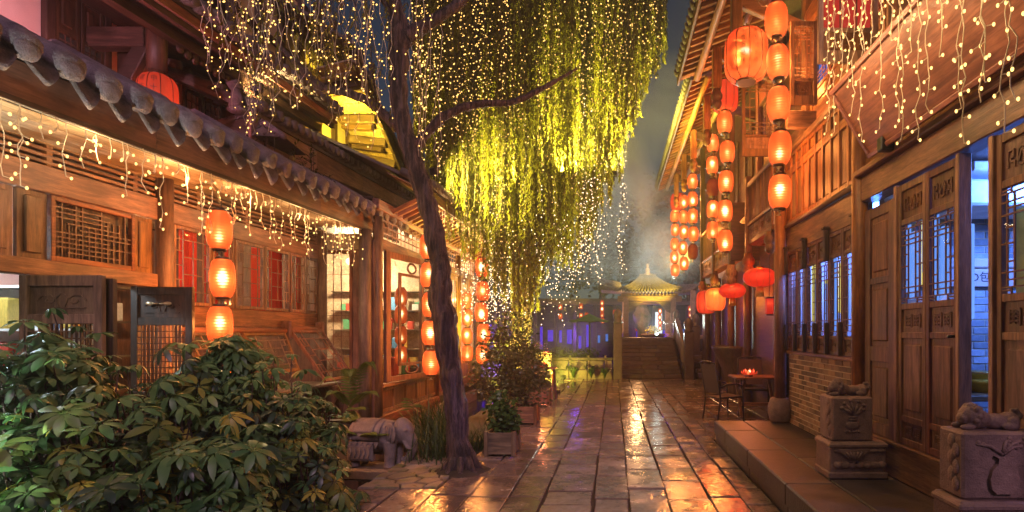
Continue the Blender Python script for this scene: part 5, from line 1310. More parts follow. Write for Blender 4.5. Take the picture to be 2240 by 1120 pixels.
# leaning tree with rough bark
TY = 6.15
tp = [(1012, 1042, .26), (1010, 1012, .19), (1003, 960, .158), (999, 900, .145), (993, 850, .14), (985, 800, .14), (977, 740, .15), (974, 700, .155), (962, 650, .148), (966, 600, .135), (957, 560, .125), (950, 510, .125), (935, 450, .125), (922, 400, .125), (903, 350, .122), (888, 300, .12), (876, 240, .115), (872, 180, .112), (870, 130, .122), (876, 90, .125), (872, 50, .105), (862, 0, .10), (850, -60, .095), (835, -200, .07), (820, -380, .04)]
tp = [(a, b_, r*.74) for a, b_, r in tp]
tree = thing('leaning_tree', 'crooked dark tree with rough bark leaning over the left edge of the paving', 'tree', tuple(W(1010, 1030, TY)))
def branch(pts, Y0, Y1, mat='bark', n=10, amp=.34, name='limb'):
    m = MB(); P = []; Rr = []
    k = len(pts)
    for i in range(k-1):
        a, b_ = pts[i], pts[i+1]
        for j in range(9):
            t = j/9; y_ = Y0+(Y1-Y0)*(i+t)/(k-1); P.append(W(a[0]+(b_[0]-a[0])*t, a[1]+(b_[1]-a[1])*t, y_)); Rr.append(a[2]+(b_[2]-a[2])*t)
    P.append(W(pts[-1][0], pts[-1][1], Y1)); Rr.append(pts[-1][2])
    m.tube(P, Rr, n)
    for i in range(len(m.v)):
        ci = P[min(i//n, len(P)-1)]; d = m.v[i]-ci; q = m.v[i]
        ridge = abs(noise.noise(Vector((q.x*17+2*q.z, q.y*17, q.z*3.2))))*1.5+noise.noise(q*5)*.6+abs(noise.noise(Vector((q.x*34, q.y*34, q.z*8))))*.5
        m.v[i] = ci+d*(1+amp*(ridge-.3))
    return m.build(name, M[mat], tree)
def smooth(pts, k=1):
    return pts
branch([(a, b_, r) for a, b_, r in tp], TY, TY, n=40, name='trunk')
LIMBS = [([(905, 325, .06), (930, 295, .05), (965, 258, .046), (1010, 236, .042), (1060, 226, .04), (1110, 226, .036), (1150, 214, .032), (1200, 186, .026), (1262, 150, .015)], TY, 6.8),
         ([(882, 285, .07), (858, 268, .06), (830, 240, .052), (795, 215, .046), (750, 200, .045), (712, 196, .05), (690, 180, .042), (660, 150, .035), (600, 90, .02)], TY, 6.3),
         ([(884, 85, .09), (912, 68, .075), (950, 45, .06), (1010, 5, .05), (1080, -60, .03)], TY, 6.6),
         ([(866, 20, .08), (820, -30, .06), (760, -70, .04), (660, -90, .02)], TY, 6.0)]
for L in LIMBS: branch(L[0], L[1], L[2], n=9)
# thin twigs and sparse leaves high on the left
rr = random.Random(8); mb = MB(); tw = MB()
for k in range(46):
    px, py = rr.uniform(470, 900), rr.uniform(-60, 60)-40; y_ = rr.uniform(5.6, 6.6); p = W(px, py, y_); L = rr.uniform(.5, 1.5)*(1 if px > 560 else .6)
    pts = [p+Vector((.05*math.sin(k+3*t), .03*math.cos(k*2+2*t), -L*t)) for t in (0, .25, .5, .75, 1)]; tw.tube(pts, [.005, .004, .004, .003, .002], 4, False)
    for j in range(int(L*26)):
        t = rr.random(); q = pts[0].lerp(pts[-1], t); u = Vector((rr.gauss(0, .6), rr.gauss(0, .6), -.7)).normalized(); v = Vector((-u.y, u.x, .2)).normalized(); l = rr.uniform(.05, .10)
        mb.add([q, q+u*l*.5+v*.010, q+u*l, q+u*l*.5-v*.010], [(0, 1, 2, 3)])
tw.build('twigs', M['bark'], tree, False, 'stuff'); mb.build('foliage', M['willow_leaf'], tree, False, 'stuff')
m = MB()
for k in range(9):
    a = k/9*6.28; b_ = W(1010, 1030, TY); m.tube([b_+Vector((.10*math.cos(a), .10*math.sin(a), .16)), b_+Vector((.2*math.cos(a), .2*math.sin(a), .03)), b_+Vector((.28*math.cos(a+.2), .28*math.sin(a+.2), -.04))], [.05, .035, .012], 7)
m.build('roots', M['bark'], tree)

# willow: drooping curtains of leaves
wl = thing('willow_tree', 'great weeping willow hung with lights, its curtains falling over the middle of the lane', 'tree', (-2.1, 13.6, 0))
m = MB(); P = [Vector(p) for p in ((-2.3, 13.6, -.1), (-2.35, 13.6, .8), (-2.25, 13.5, 2.0), (-2.1, 13.4, 3.4), (-1.8, 13.4, 5.2), (-1.4, 13.3, 7.2), (-1.2, 13.2, 9.5))]
m.tube(P, [.34, .26, .24, .22, .19, .15, .08], 14)
m.v = [p+Vector((noise.noise(p*4), noise.noise(p*4+Vector((9, 0, 0))), 0))*.04 for p in m.v]; m.build('trunk', M['bark'], wl)
wl_tips = []
rr = random.Random(21)
for k in range(16):
    a = rr.uniform(-3.1, 0.4); b0 = P[3].lerp(P[6], rr.uniform(0, .9)); d = Vector((math.cos(a)*1.0, math.sin(a)*.8, 0)); L = rr.uniform(1.6, 3.0)
    pts = [b0, b0+d*L*.35+Vector((0, 0, .8)), b0+d*L*.7+Vector((0, 0, 1.1)), b0+d*L+Vector((0, 0, .7))]
    MB().tube(pts, [.09, .06, .04, .015], 7).build('limb', M['bark'], wl)
def bottom(px):                                                              # lower outline of the curtains in the picture
    ks = [(930, 430), (985, 540), (1040, 590), (1090, 640), (1130, 720), (1165, 690), (1200, 600), (1260, 585), (1290, 545), (1320, 470), (1350, 400), (1385, 300), (1420, 200), (1455, 120)]
    if px <= ks[0][0]: return ks[0][1]
    for (a, b_), (c, d) in zip(ks[:-1], ks[1:]):
        if px <= c: return b_+(d-b_)*(px-a)/(c-a)
    return 100
mb = MB(); stm = MB()
def strand(x, y_, zt, zb, rr, dens=66, ls=.13, lw=.015):
    n = max(3, int((zt-zb)/.5)); ph = rr.uniform(0, 6.28); pts = [Vector((x+.05*math.sin(ph+t*5/n), y_+.04*math.cos(ph+t*4/n), zt+(zb-zt)*t/n)) for t in range(n+1)]
    stm.tube(pts, .004, 3, False)
    for j in range(int((zt-zb)*dens)):
        t = rr.random()*n; i = min(int(t), n-1); q = pts[i].lerp(pts[i+1], t-i); a = rr.uniform(0, 6.28); u = Vector((math.cos(a)*.55, math.sin(a)*.55, -1)).normalized(); v = Vector((-math.sin(a), math.cos(a), rr.uniform(-.4, .4))); l = ls*rr.uniform(.6, 1.3)
        mb.add([q, q+u*l*.45+v*lw, q+u*l, q+u*l*.45-v*lw], [(0, 1, 2, 3)])
for k in range(1250):
    px = rr.uniform(905, 1455); y_ = rr.uniform(10.6, 15.4); g_ = noise.noise(Vector((px*.012, y_*.35, 3)))
    if px > 1320 and rr.random() < .35: continue
    if g_ < -.30: continue
    pb = bottom(px)*rr.uniform(.58, 1.03)-rr.uniform(0, 40)
    x = (px-CX)/F*y_; zb = H+(CY-pb)/F*y_; zt = H+(CY+rr.uniform(10, 120))/F*y_
    zb = max(zb, .9)
    if rr.random() < .3: zt = zb+(zt-zb)*rr.uniform(.35, .8)
    strand(x, y_, zt, zb, rr)
mb.build('foliage', M['willow_leaf'], wl, False, 'stuff'); stm.build('hanging_twigs', M['bark'], wl, False, 'stuff')
floodlight('yellow-green garden floodlight under the right of the willow', (-1.35, 13.0, .2), (-1.3, 13.3, 5.0), 1000, (1, .86, .10), 120)
for nm, lc, tg in (('left', (-2.3, 11.4, 4.6), (-2.2, 12.8, 9)), ('middle', (-1.0, 11.2, 4.8), (-.9, 12.6, 9)), ('right', (.0, 11.8, 5.0), (.1, 12.8, 9))): floodlight(f'small yellow floodlight added high in the {nm} of the willow crown', lc, tg, 1000, (1, .84, .12), 130)  # crown lamps added because the ground lamps leave the top dark
floodlight('yellow garden floodlight under the left of the willow', (-2.75, 12.9, .2), (-2.7, 13.3, 5.0), 800, (1, .80, .09), 120)
floodlight('yellow floodlight added on the corner shop eave to brighten the willow front', (-3.15, 9.75, 4.4), (-.9, 13, 4.8), 700, (1, .82, .12), 95)  # added so the front of the curtains catches light
floodlight('purple floodlight tucked against the platform kerb, aimed across the lane', (1.28, 3.45, .15), (-1.70, 6.1, 1.1), 30, (.50, .2, 1), 24, 'lit_purple')
floodlight('yellow spike floodlight in front of the low umbrella shrub', (-2.2, 2.35, -.15), (-3.0, 3.4, .75), 170, (1, .75, .12), 80)
floodlight('white spike floodlight added out of view to brighten the large umbrella shrub', (-3.6, 2.5, .1), (-3.75, 3.9, 1.3), 150, (.9, 1, .82), 95)  # added for whitish light on the upper leaves
floodlight('blue spike floodlight in front of the rounded umbrella shrub', (-1.75, 3.25, -.2), (-2.6, 4.3, .4), 260, (.18, .45, 1), 80, 'lit_blue')
floodlight('green spike floodlight low by the paving edge', (-1.95, 3.6, -.25), (-2.6, 4.6, .6), 150, (.35, 1, .3), 80, 'lit_blue')
# ------------------------------------------------------------------ strings of little lights
def bulb_into(m, p, r, l=1.6, far=True):
    if far: m.add([p+Vector(q)*r for q in ((1, 0, 0), (-1, 0, 0), (0, 1, 0), (0, -1, 0), (0, 0, 1.1), (0, 0, -1.1))], [(0, 2, 4), (2, 1, 4), (1, 3, 4), (3, 0, 4), (2, 0, 5), (1, 2, 5), (3, 1, 5), (0, 3, 5)], True)
    else: m.ball(p, (r, r, r*l), 7, 5)
def icicles(lab, a, b, spacing, lens, seed, mat='bulb', r=.0088, top_jit=.02, e=3.4, nl=8, drop=.14, low=None, gx=0):
    rr = random.Random(seed); a, b = Vector(a), Vector(b); n = int((b-a).length/spacing)
    t = thing('icicle_lights', lab, 'string lights', tuple(a))
    for i in range(nl): lamp('led_glow', 'POINT', a.lerp(b, (i+.5)/nl)+Vector((gx, 0, -drop)), e, (1, .66, .30), .06, t)
    MB().tube([a, a.lerp(b, .33)+Vector((0, 0, -.01)), a.lerp(b, .66), b], .006, 6).build('main_cord', M['wire'], t)
    for i in range(n):
        p = a.lerp(b, (i+rr.uniform(.1, .9))/n)+Vector((rr.uniform(-.02, .03), 0, -rr.uniform(0, top_jit))); L = rr.choice(lens)*rr.uniform(.75, 1.2)
        if low: L = max(.3, p.z-(H+(CY-rr.uniform(*low))/F*p.y))
        k = max(2, int(L/.07)); c = MB(); bl = MB(); pts = [p]
        for j in range(1, k+1):
            pts.append(p+Vector((rr.uniform(-.012, .012), rr.uniform(-.02, .02)+.012*math.sin(j*1.3+i), -L*j/k)))
        c.tube(pts, .0032, 4, False)
        for j in range(1, k+1):
            d = Vector((rr.uniform(-.02, .02), (.035 if j % 2 else -.035)*rr.uniform(.5, 1.3), -.008)); 
            if rr.random() < .15: continue
            c.tube([pts[j], pts[j]+d], .0028, 4, False); bulb_into(bl, pts[j]+d*1.1, r, 1.5, False)
        o = c.build('drop_cord', M['wire'], t, False); 
        if bl.v: bl.build('bulbs', M[mat], o, False, 'stuff')
    return t
icicles('fringe of warm icicle lights along the eave of the left wooden shop', (XE+.06, 2.9, ze(2.9)-.02), (XE+.06, 10.5, ze(10.5)-.02), .092, (.14, .2, .3, .38, .5, .62), 5)
icicles('warm icicle lights hanging in front of the huge tilted signboard', (1.85, 2.4, 4.5), (1.98, 5.2, 4.75), .095, (.8, 1.0, 1.2, 1.4, 1.55), 6, r=.0072, e=6, nl=5, drop=1.0, gx=-.5, low=(40, 330))
icicles('icicle lights along the low eave behind the leaning trunk', (XE2+.04, 9.8, 3.9), (XE2+.04, 16.3, 3.94), .16, (.12, .2, .3), 7, 'bulb_far', .012, e=4, nl=6)

def light_strand(x, y_, zt, zb, rr, name_lab, group, r, sp, mat):
    t = thing('fairy_light_strand', name_lab, 'string lights', (x, y_, zb), group)
    n = max(2, int((zt-zb)/sp)); c = MB(); bl = MB(); pts = []
    ph = rr.uniform(0, 6)
    for j in range(n+1): pts.append(Vector((x+.05*math.sin(ph+j*.35)+rr.uniform(-.02, .02), y_+rr.uniform(-.04, .04), zt+(zb-zt)*j/n)))
    c.tube(pts, .003, 3, False)
    for p in pts: bulb_into(bl, p+Vector((rr.uniform(-.05, .05), rr.uniform(-.05, .05), rr.uniform(-.04, .04))), r*rr.uniform(.5, 1.3))
    c.build('cord', M['wire' if y_ < 7 else 'dark_wire'], t, False); bl.build('bulbs', M[mat], t, False, 'stuff')
rr = random.Random(31)
LW = 'vertical strand of tiny warm lights hanging in the willow'; GW = 'light strands hanging in the willow'
for k in range(150):
    px = rr.uniform(905, 1450); y_ = rr.uniform(9.9, 12.0)
    pb = bottom(px)*rr.uniform(.35, 1.0)
    x = (px-CX)/F*y_; zb = H+(CY-pb)/F*y_; zt = min(H+(CY+40)/F*y_, zb+rr.uniform(2.0, 6.0)); light_strand(x, y_, zt, zb, rr, LW, GW, .0125, .15, 'bulb_far')
for k in range(70):                                                            # the fine curtain low in the middle
    px = rr.uniform(1060, 1290) if k % 6 else rr.uniform(1290, 1370); y_ = rr.uniform(10.6, 13.5); pb = rr.uniform(560, 720) if px < 1260 else rr.uniform(540, 625)
    x = (px-CX)/F*y_; zb = H+(CY-pb)/F*y_; light_strand(x, y_, zb+rr.uniform(1.2, 3.2), zb, rr, LW, GW, .0105, .10, 'bulb_white')
LT = 'strand of warm lights hanging from the leaning tree over the left roofs'; GT = 'light strands hanging from the leaning tree'
for k in range(62):
    px = rr.uniform(450, 870) if k < 52 else rr.uniform(905, 960); y_ = rr.uniform(5.5, 6.6)
    pb = rr.uniform(90, 330) if px < 860 else rr.uniform(150, 420)
    if px < 520: pb = rr.uniform(120, 260)
    x = (px-CX)/F*y_; zb = H+(CY-pb)/F*y_; zt = H+(CY+60)/F*y_; zt = min(zt, zb+rr.uniform(1.0, 2.4)); light_strand(x, y_, zt, zb, rr, LT, GT, .0098, .10, 'bulb_far')
LC = 'dense strand of tiny white lights wound round the willow foot'; GC_ = 'light strands round the willow foot'
for k in range(46):
    px = rr.uniform(1000, 1135); y_ = rr.uniform(12.8, 14.2); p = W(px, rr.uniform(590, 720), y_); light_strand(p.x, y_, p.z+rr.uniform(.3, .8), p.z, rr, LC, GC_, .013, .075, 'bulb_white')

# ------------------------------------------------------------------ lanterns
def barrel_prof(h, r, r0, nrib, k=2.8, rib=.0035):
    pr = []; n = nrib*2
    for i in range(n+1):
        z = -h/2+h*i/n; q = r0+(r-r0)*max(0, 1-abs(2*z/h)**k)**(1/1.6)
        pr.append((q+(rib if i % 2 else -rib), z))
    return pr
def ring(m, r, z, t=.012, n=18): m.lathe([(r-t, z-t), (r+t*.4, z-t), (r+t*.4, z+t), (r-t, z+t)], n)
MESH = {}
def shared(name, mb, mat, key):
    me = mb.mesh(name); me.materials.append(M[mat]); MESH[key] = me; return me
m = MB(); m.lathe(barrel_prof(.43, .150, .075, 13), 22, cap=False); shared('shell', m, 'paper', 'sh')
m = MB(); m.lathe(barrel_prof(.43, .150, .075, 13), 22, cap=False); shared('shell', m, 'paper_dim', 'sh_dim')
m = MB(); ring(m, .075, .218, .016); m.lathe([(.004, .21), (.07, .215), (.07, .222), (.004, .226)], 14); shared('top_cap', m, 'cap', 'tc')
m = MB(); ring(m, .075, -.218, .016); shared('bottom_cap', m, 'cap', 'bc')
m = MB(); m.lathe([(.045, -.232), (.012, -.262), (.010, -.28), (.04, -.30)], 8); shared('link', m, 'link', 'lk')
m = MB(); m.ball((0, 0, -.02), (.028, .028, .05), 10, 7); shared('bulb', m, 'bulb_white', 'bu')
m = MB(); m.lathe(barrel_prof(.60, .262, .12, 8, 4.0, 0), 40, cap=False); shared('shell', m, 'paper_big', 'bsh')
m = MB(); m.lathe(barrel_prof(.60, .262, .12, 8, 4.0, 0), 40, cap=False); shared('shell', m, 'paper_flat', 'fsh')
m = MB(); m.lathe(barrel_prof(.60, .262, .12, 8, 4.0, 0), 40, cap=False); shared('shell', m, 'paper_orange', 'osh')
def ribs(prof, n, t, off=.5):
    m = MB()
    for k in range(n):
        a = 2*math.pi*(k+off)/n-math.pi/2; m.tube([((r+.002)*math.cos(a), (r+.002)*math.sin(a), z) for r, z in prof], t, 5)
    return m
m = ribs(barrel_prof(.60, .262, .12, 8, 4.0, 0), 10, .0055); shared('rib', m, 'ironwire', 'brib')
m = MB(); ring(m, .12, .302, .014, 24); m.tube([(0, 0, .30), (0, 0, .36), (.02, 0, .38), (0, 0, .40)], .008, 6); m.lathe([(.004, .296), (.115, .296), (.115, .304), (.004, .304)], 18); shared('top_cap', m, 'cap', 'btc')
m = MB(); m.lathe([(.004, -.297), (.105, -.297), (.105, -.303), (.004, -.303)], 20); shared('lit_base', m, 'bulb_white', 'bbase')
m = MB(); ring(m, .12, -.302, .012, 24); shared('bottom_cap', m, 'cap', 'bbc')
ob = [(.30*math.sin(math.pi*(.07+.86*i/16))**.75, -.17*math.cos(math.pi*(.07+.86*i/16))) for i in range(17)]
m = MB(); m.lathe(ob, 44, fac=lambda a: 1+.018*abs(math.sin(a*7))); shared('shell', m, 'paper_red', 'obs')
m = ribs(ob, 14, .0035, 0); shared('rib', m, 'ironwire', 'obr')
m = MB(); m.lathe([(.07, .155), (.075, .165), (.075, .195), (.05, .205), (.01, .21)], 14); m.tube([(0, 0, .2), (0, 0, .30)], .006, 6); m.lathe([(.05, -.18), (.06, -.172), (.07, -.165)], 14); shared('gold_cap', m, 'gold', 'obg')
m = MB()
for k in range(30):
    a = k/30*6.283; m.tube([(.055*math.cos(a), .055*math.sin(a), -.175), (.07*math.cos(a), .07*math.sin(a), -.26), (.075*math.cos(a+.1), .075*math.sin(a+.1), -.34)], .008, 4)
shared('tassel', m, 'gold', 'obt')
LD = {}
def llight(kind, e, c, r):
    l = bpy.data.lights.new('lantern_bulb', 'POINT'); l.energy = e; l.color = c; l.shadow_soft_size = r; LD[kind] = l
llight('s', 74, (1, .52, .21), .05); llight('b', 110, (1, .48, .18), .09); llight('o', 34, (1, .14, .05), .1); llight('t', 8, (1, .5, .2), .05)
def lantern(kind, p, s, lab, group, yaw=0, tilt=(0, 0), lit=True, extra=None):
    t = thing('lantern', lab, 'lantern', p, group, local=True)
    cx_ = (1+(p[0]/p[1])**2)**-.5; s *= .97; t.scale = (s*cx_, s*cx_, s); t.rotation_euler = (tilt[0], tilt[1], yaw)
    ks = {'s': [('shell', 'sh'), ('top_cap', 'tc'), ('bottom_cap', 'bc'), ('link', 'lk'), ('bulb', 'bu')], 'd': [('shell', 'sh_dim'), ('top_cap', 'tc'), ('bottom_cap', 'bc'), ('link', 'lk')],
          'b': [('shell', 'bsh'), ('rib', 'brib'), ('top_cap', 'btc'), ('lit_base', 'bbase'), ('bottom_cap', 'bbc')], 'f': [('shell', 'fsh'), ('rib', 'brib'), ('top_cap', 'btc'), ('bottom_cap', 'bbc')],
          'g': [('shell', 'osh'), ('rib', 'brib'), ('top_cap', 'btc'), ('bottom_cap', 'bbc')], 'o': [('shell', 'obs'), ('rib', 'obr'), ('gold_cap', 'obg'), ('tassel', 'obt')],
          'x': [('shell', 'sh'), ('top_cap', 'tc'), ('bottom_cap', 'bc')]}[kind]
    if extra: ks = ks+extra
    for n_, k in ks:
        o = bpy.data.objects.new(n_, MESH[k]); COL.objects.link(o); o.parent = t
    if kind in 'sbfgo' and lit:
        o = bpy.data.objects.new('bulb_light', LD[{'s': 's', 'b': 'b', 'f': 'o', 'g': 'b', 'o': 'o'}[kind]]); COL.objects.link(o); o.parent = t; o.location = (0, 0, 0)
    return t
ORD = ['top', 'second', 'third', 'fourth', 'fifth', 'sixth']
def string(place, group, px, ys, hpx, Y, dx=None, off=(), top=None, kind='s'):
    s = hpx*Y/F/.43; n = len(ys)
    for i, y_ in enumerate(ys):
        x = px+(dx[i] if dx else R.uniform(-1.5, 1.5)); p = W(x, y_, Y)
        which = 'bottom' if i == n-1 else ORD[i]
        unl = i in off
        lab = f'{"unlit" if unl else "glowing"} paper lantern, {which} of {n} {place}'
        lantern('d' if unl else kind, p, s, lab, group, U(0, 6), (U(-.05, .05), U(-.05, .05)))
    a = W(px, (top if top is not None else ys[0]-hpx*1.2), Y); b = W(px, ys[-1], Y)
    o = MB().tube([a, a.lerp(b, .5), b], .004*s, 5).build('hanging_cord', M['dark_wire']); tag(o, f'dark cord of the {n} lanterns {place}', 'cord')
string('in the string in front of the left shop windows', 'lanterns strung before the left shop windows', 484, (503, 609, 712, 815), 88, 5.85, (-4, 3, -3, 0), top=440)
string('in the string left of the leaning trunk', 'lanterns strung left of the leaning trunk', 941, (540, 602, 667, 728, 793), 56, 9.4, (-4, -3, 1, 0, 2), top=470)
string('in the bright string just right of the leaning trunk', 'lanterns strung right of the leaning trunk', 1055, (585, 637, 683, 729, 775), 44, 12.2, (-1, 1, -2, 3, 1), top=550)
string('in the string half hidden behind the leaning trunk', 'lanterns strung behind the trunk edge', 1022, (657, 694, 735, 773), 36, 14.2, top=600)
string('in the biggest string at the near right eave', 'lanterns strung at the near right eave', 1703, (45, 137, 228, 325, 420), 75, 6.9, (-5, -1, 0, 3, 3), top=-40)
string('in the string under the ribbed vermilion lantern', 'lanterns strung under the ribbed red lantern', 1588, (268, 333, 398, 462, 527), 49, 10.3, (-3, 3, 0, -2, -2), top=190)
string('in the string with a dark middle lantern', 'lanterns strung beside the tea house posts', 1559, (314, 362, 411, 458, 504), 39, 12.9, (0, -1, 0, 0, 0), (2,), top=280)
string('in the string whose lowest lantern is dark', 'lanterns strung by the far eave corner', 1516, (397, 436, 473, 512, 551), 33, 15.4, off=(4,), top=370)
string('in the middle string at the tea house eave end', 'lanterns strung beneath the tea house eave end', 1495, (441, 475, 508, 543, 577), 29, 16.6, top=415)
string('in the farthest string under the ribbed far lantern', 'lanterns strung under the ribbed far lantern', 1476, (473, 503, 535, 563, 591), 27, 17.8, top=455)

# calligraphy wrapped round the tall lanterns
def wrap_text(cols, prof, size, z0, dz, key, flip=1):
    m = MB()
    def rad(z):
        for (r0, a), (r1, b_) in zip(prof[:-1], prof[1:]):
            if a <= z <= b_: return r0+(r1-r0)*(z-a)/(b_-a)
        return prof[0][0]
    for ang, txt in cols:
        for k, ch in enumerate(txt):
            vs, fs = glyphs(ch, size); zc_ = z0-dz*k
            out = []
            for p in vs:
                z = zc_+p.y; a = -math.pi/2+ang+p.x/.262; r = rad(z)+.003+p.z*.5
                out.append((r*math.cos(a), r*math.sin(a), z))
            m.add(out, fs)
    shared('lettering', m, 'ink', key)
PB = barrel_prof(.60, .262, .12, 8, 4.0, 0)
wrap_text([(-.63, '水信酒记缘'), (0, '沈鲜河三店'), (.63, '乐家来粮公'), (1.26, '永和')], PB, .066, .19, .088, 'txt1')
wrap_text([(-.63, '说论'), (0, '怡了'), (.63, '建依'), (1.26, '中十')], PB, .085, .19, .11, 'txt2')
wrap_text([(-.63, '己己己己己'), (.63, '公')], PB, .06, .18, .088, 'txt3')
lantern('b', W(1632, 124, 7.2), 1.13, 'large tall lantern with black ribs and calligraphy under the near right eave', None, .25, extra=[('lettering', 'txt1')])
lantern('f', W(1586, 212, 10.6), 1.02, 'ribbed vermilion lantern tucked behind a hanging post above a lantern string', None, .2)
lantern('f', W(1483, 442, 17.6), .95, 'ribbed far lantern at the end of the tea house eave', None, .3)
lantern('f', W(345, 220, 6.6), 1.05, 'wide vermilion lantern with black calligraphy under the upper house beam at left', None, -.75, extra=[('lettering', 'txt2')])
lantern('o', W(1662, 607, 9.0), .95, 'larger squat round red silk lantern with gold tassel below the carved balcony', None)
lantern('o', W(1602, 636, 11.5), .96, 'smaller squat round red silk lantern with gold tassel, left of the larger one', None)
lantern('g', W(1565, 655, 12.6), .90, 'orange barrel lantern with green sprigs on top and small characters', None, .5, extra=[('lettering', 'txt3')])
lantern('f', W(1545, 661, 13.6), .98, 'dull red barrel lantern peeping out behind the orange one', None, 1.2)
mb = MB(); c = W(1562, 627, 12.6)
for k in range(40):
    u = Vector((R.gauss(0, 1), R.gauss(0, 1), R.gauss(.2, .5))).normalized(); p = c+Vector((U(-.18, .18), U(-.15, .15), U(-.04, .02))); v = u.cross(Vector((0, 0, 1)))*.02; mb.add([p, p+u*.07+v, p+u*U(.12, .2), p+u*.07-v], [(0, 1, 2, 3)])
o = mb.build('leaf_garland', M['planter_leaf'], None, False); tag(o, 'green leaf garland on top of the orange barrel lantern', 'garland')
lantern('s', W(1746, 197, 7.3), .40, 'small orange lantern behind the open lattice casement of the right shop house', None)
for k, y_ in enumerate((650, 688, 733, 777)):  # lanterns added inside stand in for reflections on the casement glass
    lantern('x', W(877, y_, 10.6), .85, f'red lantern standing in for a reflection in the corner shop casement, {ORD[k] if k < 3 else "bottom"} of four', 'lanterns for reflections in the corner shop window')
o = MB().box(2.50, 2.56, 9.3, 9.33, 4.72, 5.15, .004).build('red_banner', M['red_cloth']); o.location = (-.28, .2, 0); tag(o, 'small red paper banner on the post behind the lantern strings', 'banner')
bx = thing('box_lantern', 'small red box lantern hanging left of the stone-footed column', 'lantern', tuple(W(1683, 670, 8.6)))
c = W(1683, 670, 8.6); MB().box(c.x-.055, c.x+.055, c.y-.055, c.y+.055, c.z-.12, c.z+.12, .008).build('shell', M['paper_red'], bx)
for s in (-1, 1): MB().box(c.x-.06, c.x+.06, c.y-.06, c.y+.06, c.z+s*.135-.012, c.z+s*.135+.012, .004).build('frame', M['cap'], bx)
MB().tube([c+Vector((0, 0, .14)), c+Vector((0, 0, .9))], .004, 5).build('cord', M['dark_wire'], bx)
c = W(1642, 482, 10.2); o = MB().lathe([(.02, .16), (.05, .14), (.20, -.02), (.19, -.03), (.04, .12)], 18, c).build('lamp_shade', M['cream']); tag(o, 'pale conical lamp shade by the end of the balcony', 'lamp shade')
m = MB(); m.tube([W(418, 404, 6.2), W(465, 404, 6.0), W(474, 412, 5.88), W(482, 446, 5.85)], .012, 7); o = m.build('lantern_bracket', M['link']); tag(o, 'thin metal bracket holding the near left lantern string', 'bracket')
# faraway lanterns beyond the terrace
FARL = [('left of the green umbrella', (1226, 1226), (672, 692)), ('above the green umbrella at its left', (1271, 1271, 1283), (670, 691, 690)), ('above the right of the green umbrella', (1317, 1317, 1317, 1318), (663, 676, 688, 701)),
        ('beside the left stair post', (1345, 1359, 1358), (684, 694, 717)), ('inside the pavilion at left', (1394, 1394, 1394, 1394), (685, 697, 708, 718)), ('inside the pavilion at right', (1444, 1443, 1444, 1444), (681, 694, 707, 717)),
        ('right of the pavilion', (1509, 1510), (675, 688)), ('beyond the tea house', (1551, 1553, 1576, 1577), (695, 708, 690, 704))]
for place, xs, ys in FARL:
    for i, (x, y_) in enumerate(zip(xs, ys)):
        lantern('x', W(x, y_, 26.9), .68, f'tiny faraway lantern {place}, {ORD[i]} from the top', 'tiny lanterns beyond the terrace')

# ------------------------------------------------------------------ cafe tables and chairs
def chair(lab, x, y_, yaw, group):
    t = thing('cafe_chair', lab, 'chair', (x, y_, .0), group, local=True); t.rotation_euler = (0, 0, yaw)
    def put(n_, mb, mat): o = mb.build(n_, M[mat]); o.parent = t
    for sx, sy in ((1, 1), (1, -1)): put('leg', MB().tube([(.24*sx, .25*sy, .012), (.22, .25*sy, .44), (.20, .25*sy, .62)], .014, 8), 'black')
    for sy in (1, -1):
        put('leg', MB().tube([(-.28, .25*sy, .012), (-.22, .25*sy, .42), (-.25, .25*sy, .62), (-.33, .24*sy, 1.02)], .015, 8), 'black')
        put('armrest', MB().tube([(-.25, .25*sy, .60), (-.12, .27*sy, .66), (.08, .27*sy, .67), (.19, .26*sy, .64), (.205, .25*sy, .60)], .016, 8), 'black')
    m = MB()
    for sy in (1, -1): m.bar((-.22, .24*sy, .43), (.22, .24*sy, .44), .025, .03, .004)
    m.bar((.22, -.25, .43), (.22, .25, .43), .025, .03, .004); m.bar((-.22, -.25, .42), (-.22, .25, .42), .025, .03, .004); m.tube([(-.33, -.24, 1.02), (-.345, -.1, 1.05), (-.345, .1, 1.05), (-.33, .24, 1.02)], .015, 8); put('frame', m, 'black')
    m = MB(); m.add([(-.21, -.235, .44), (.21, -.235, .455), (.21, .235, .455), (-.21, .235, .44), (0, -.235, .425), (0, .235, .425)], [(0, 4, 5, 3), (4, 1, 2, 5)]); put('seat', m, 'mesh_fabric')
    m = MB(); m.add([(-.235, -.235, .50), (-.235, .235, .50), (-.33, .23, 1.0), (-.33, -.23, 1.0)], [(0, 1, 2, 3)]); put('backrest', m, 'mesh_fabric')
    return t
def table(lab, x, y_, w, d):
    t = thing('cafe_table', lab, 'table', (x, y_, 0))
    for k in range(5): MB().box(x-w/2, x+w/2, y_-d/2+d*k/5+.003, y_-d/2+d*(k+1)/5-.003, .715, .745, .004).build('top_board', M['wood_x'], t)
    for sx in (-1, 1):
        m = MB(); m.bar((x+sx*w*.36, y_-d*.34, .012), (x+sx*w*.36, y_+d*.34, .70), .06, .05, .005, (1, 0, 0)); m.bar((x+sx*w*.36+.055, y_+d*.34, .012), (x+sx*w*.36+.055, y_-d*.34, .70), .06, .05, .005, (1, 0, 0)); m.build('trestle', M['wood_z'], t)
    MB().box(x-w*.36, x+w*.36, y_-.03, y_+.03, .2, .26, .006).build('stretcher', M['wood_x'], t)
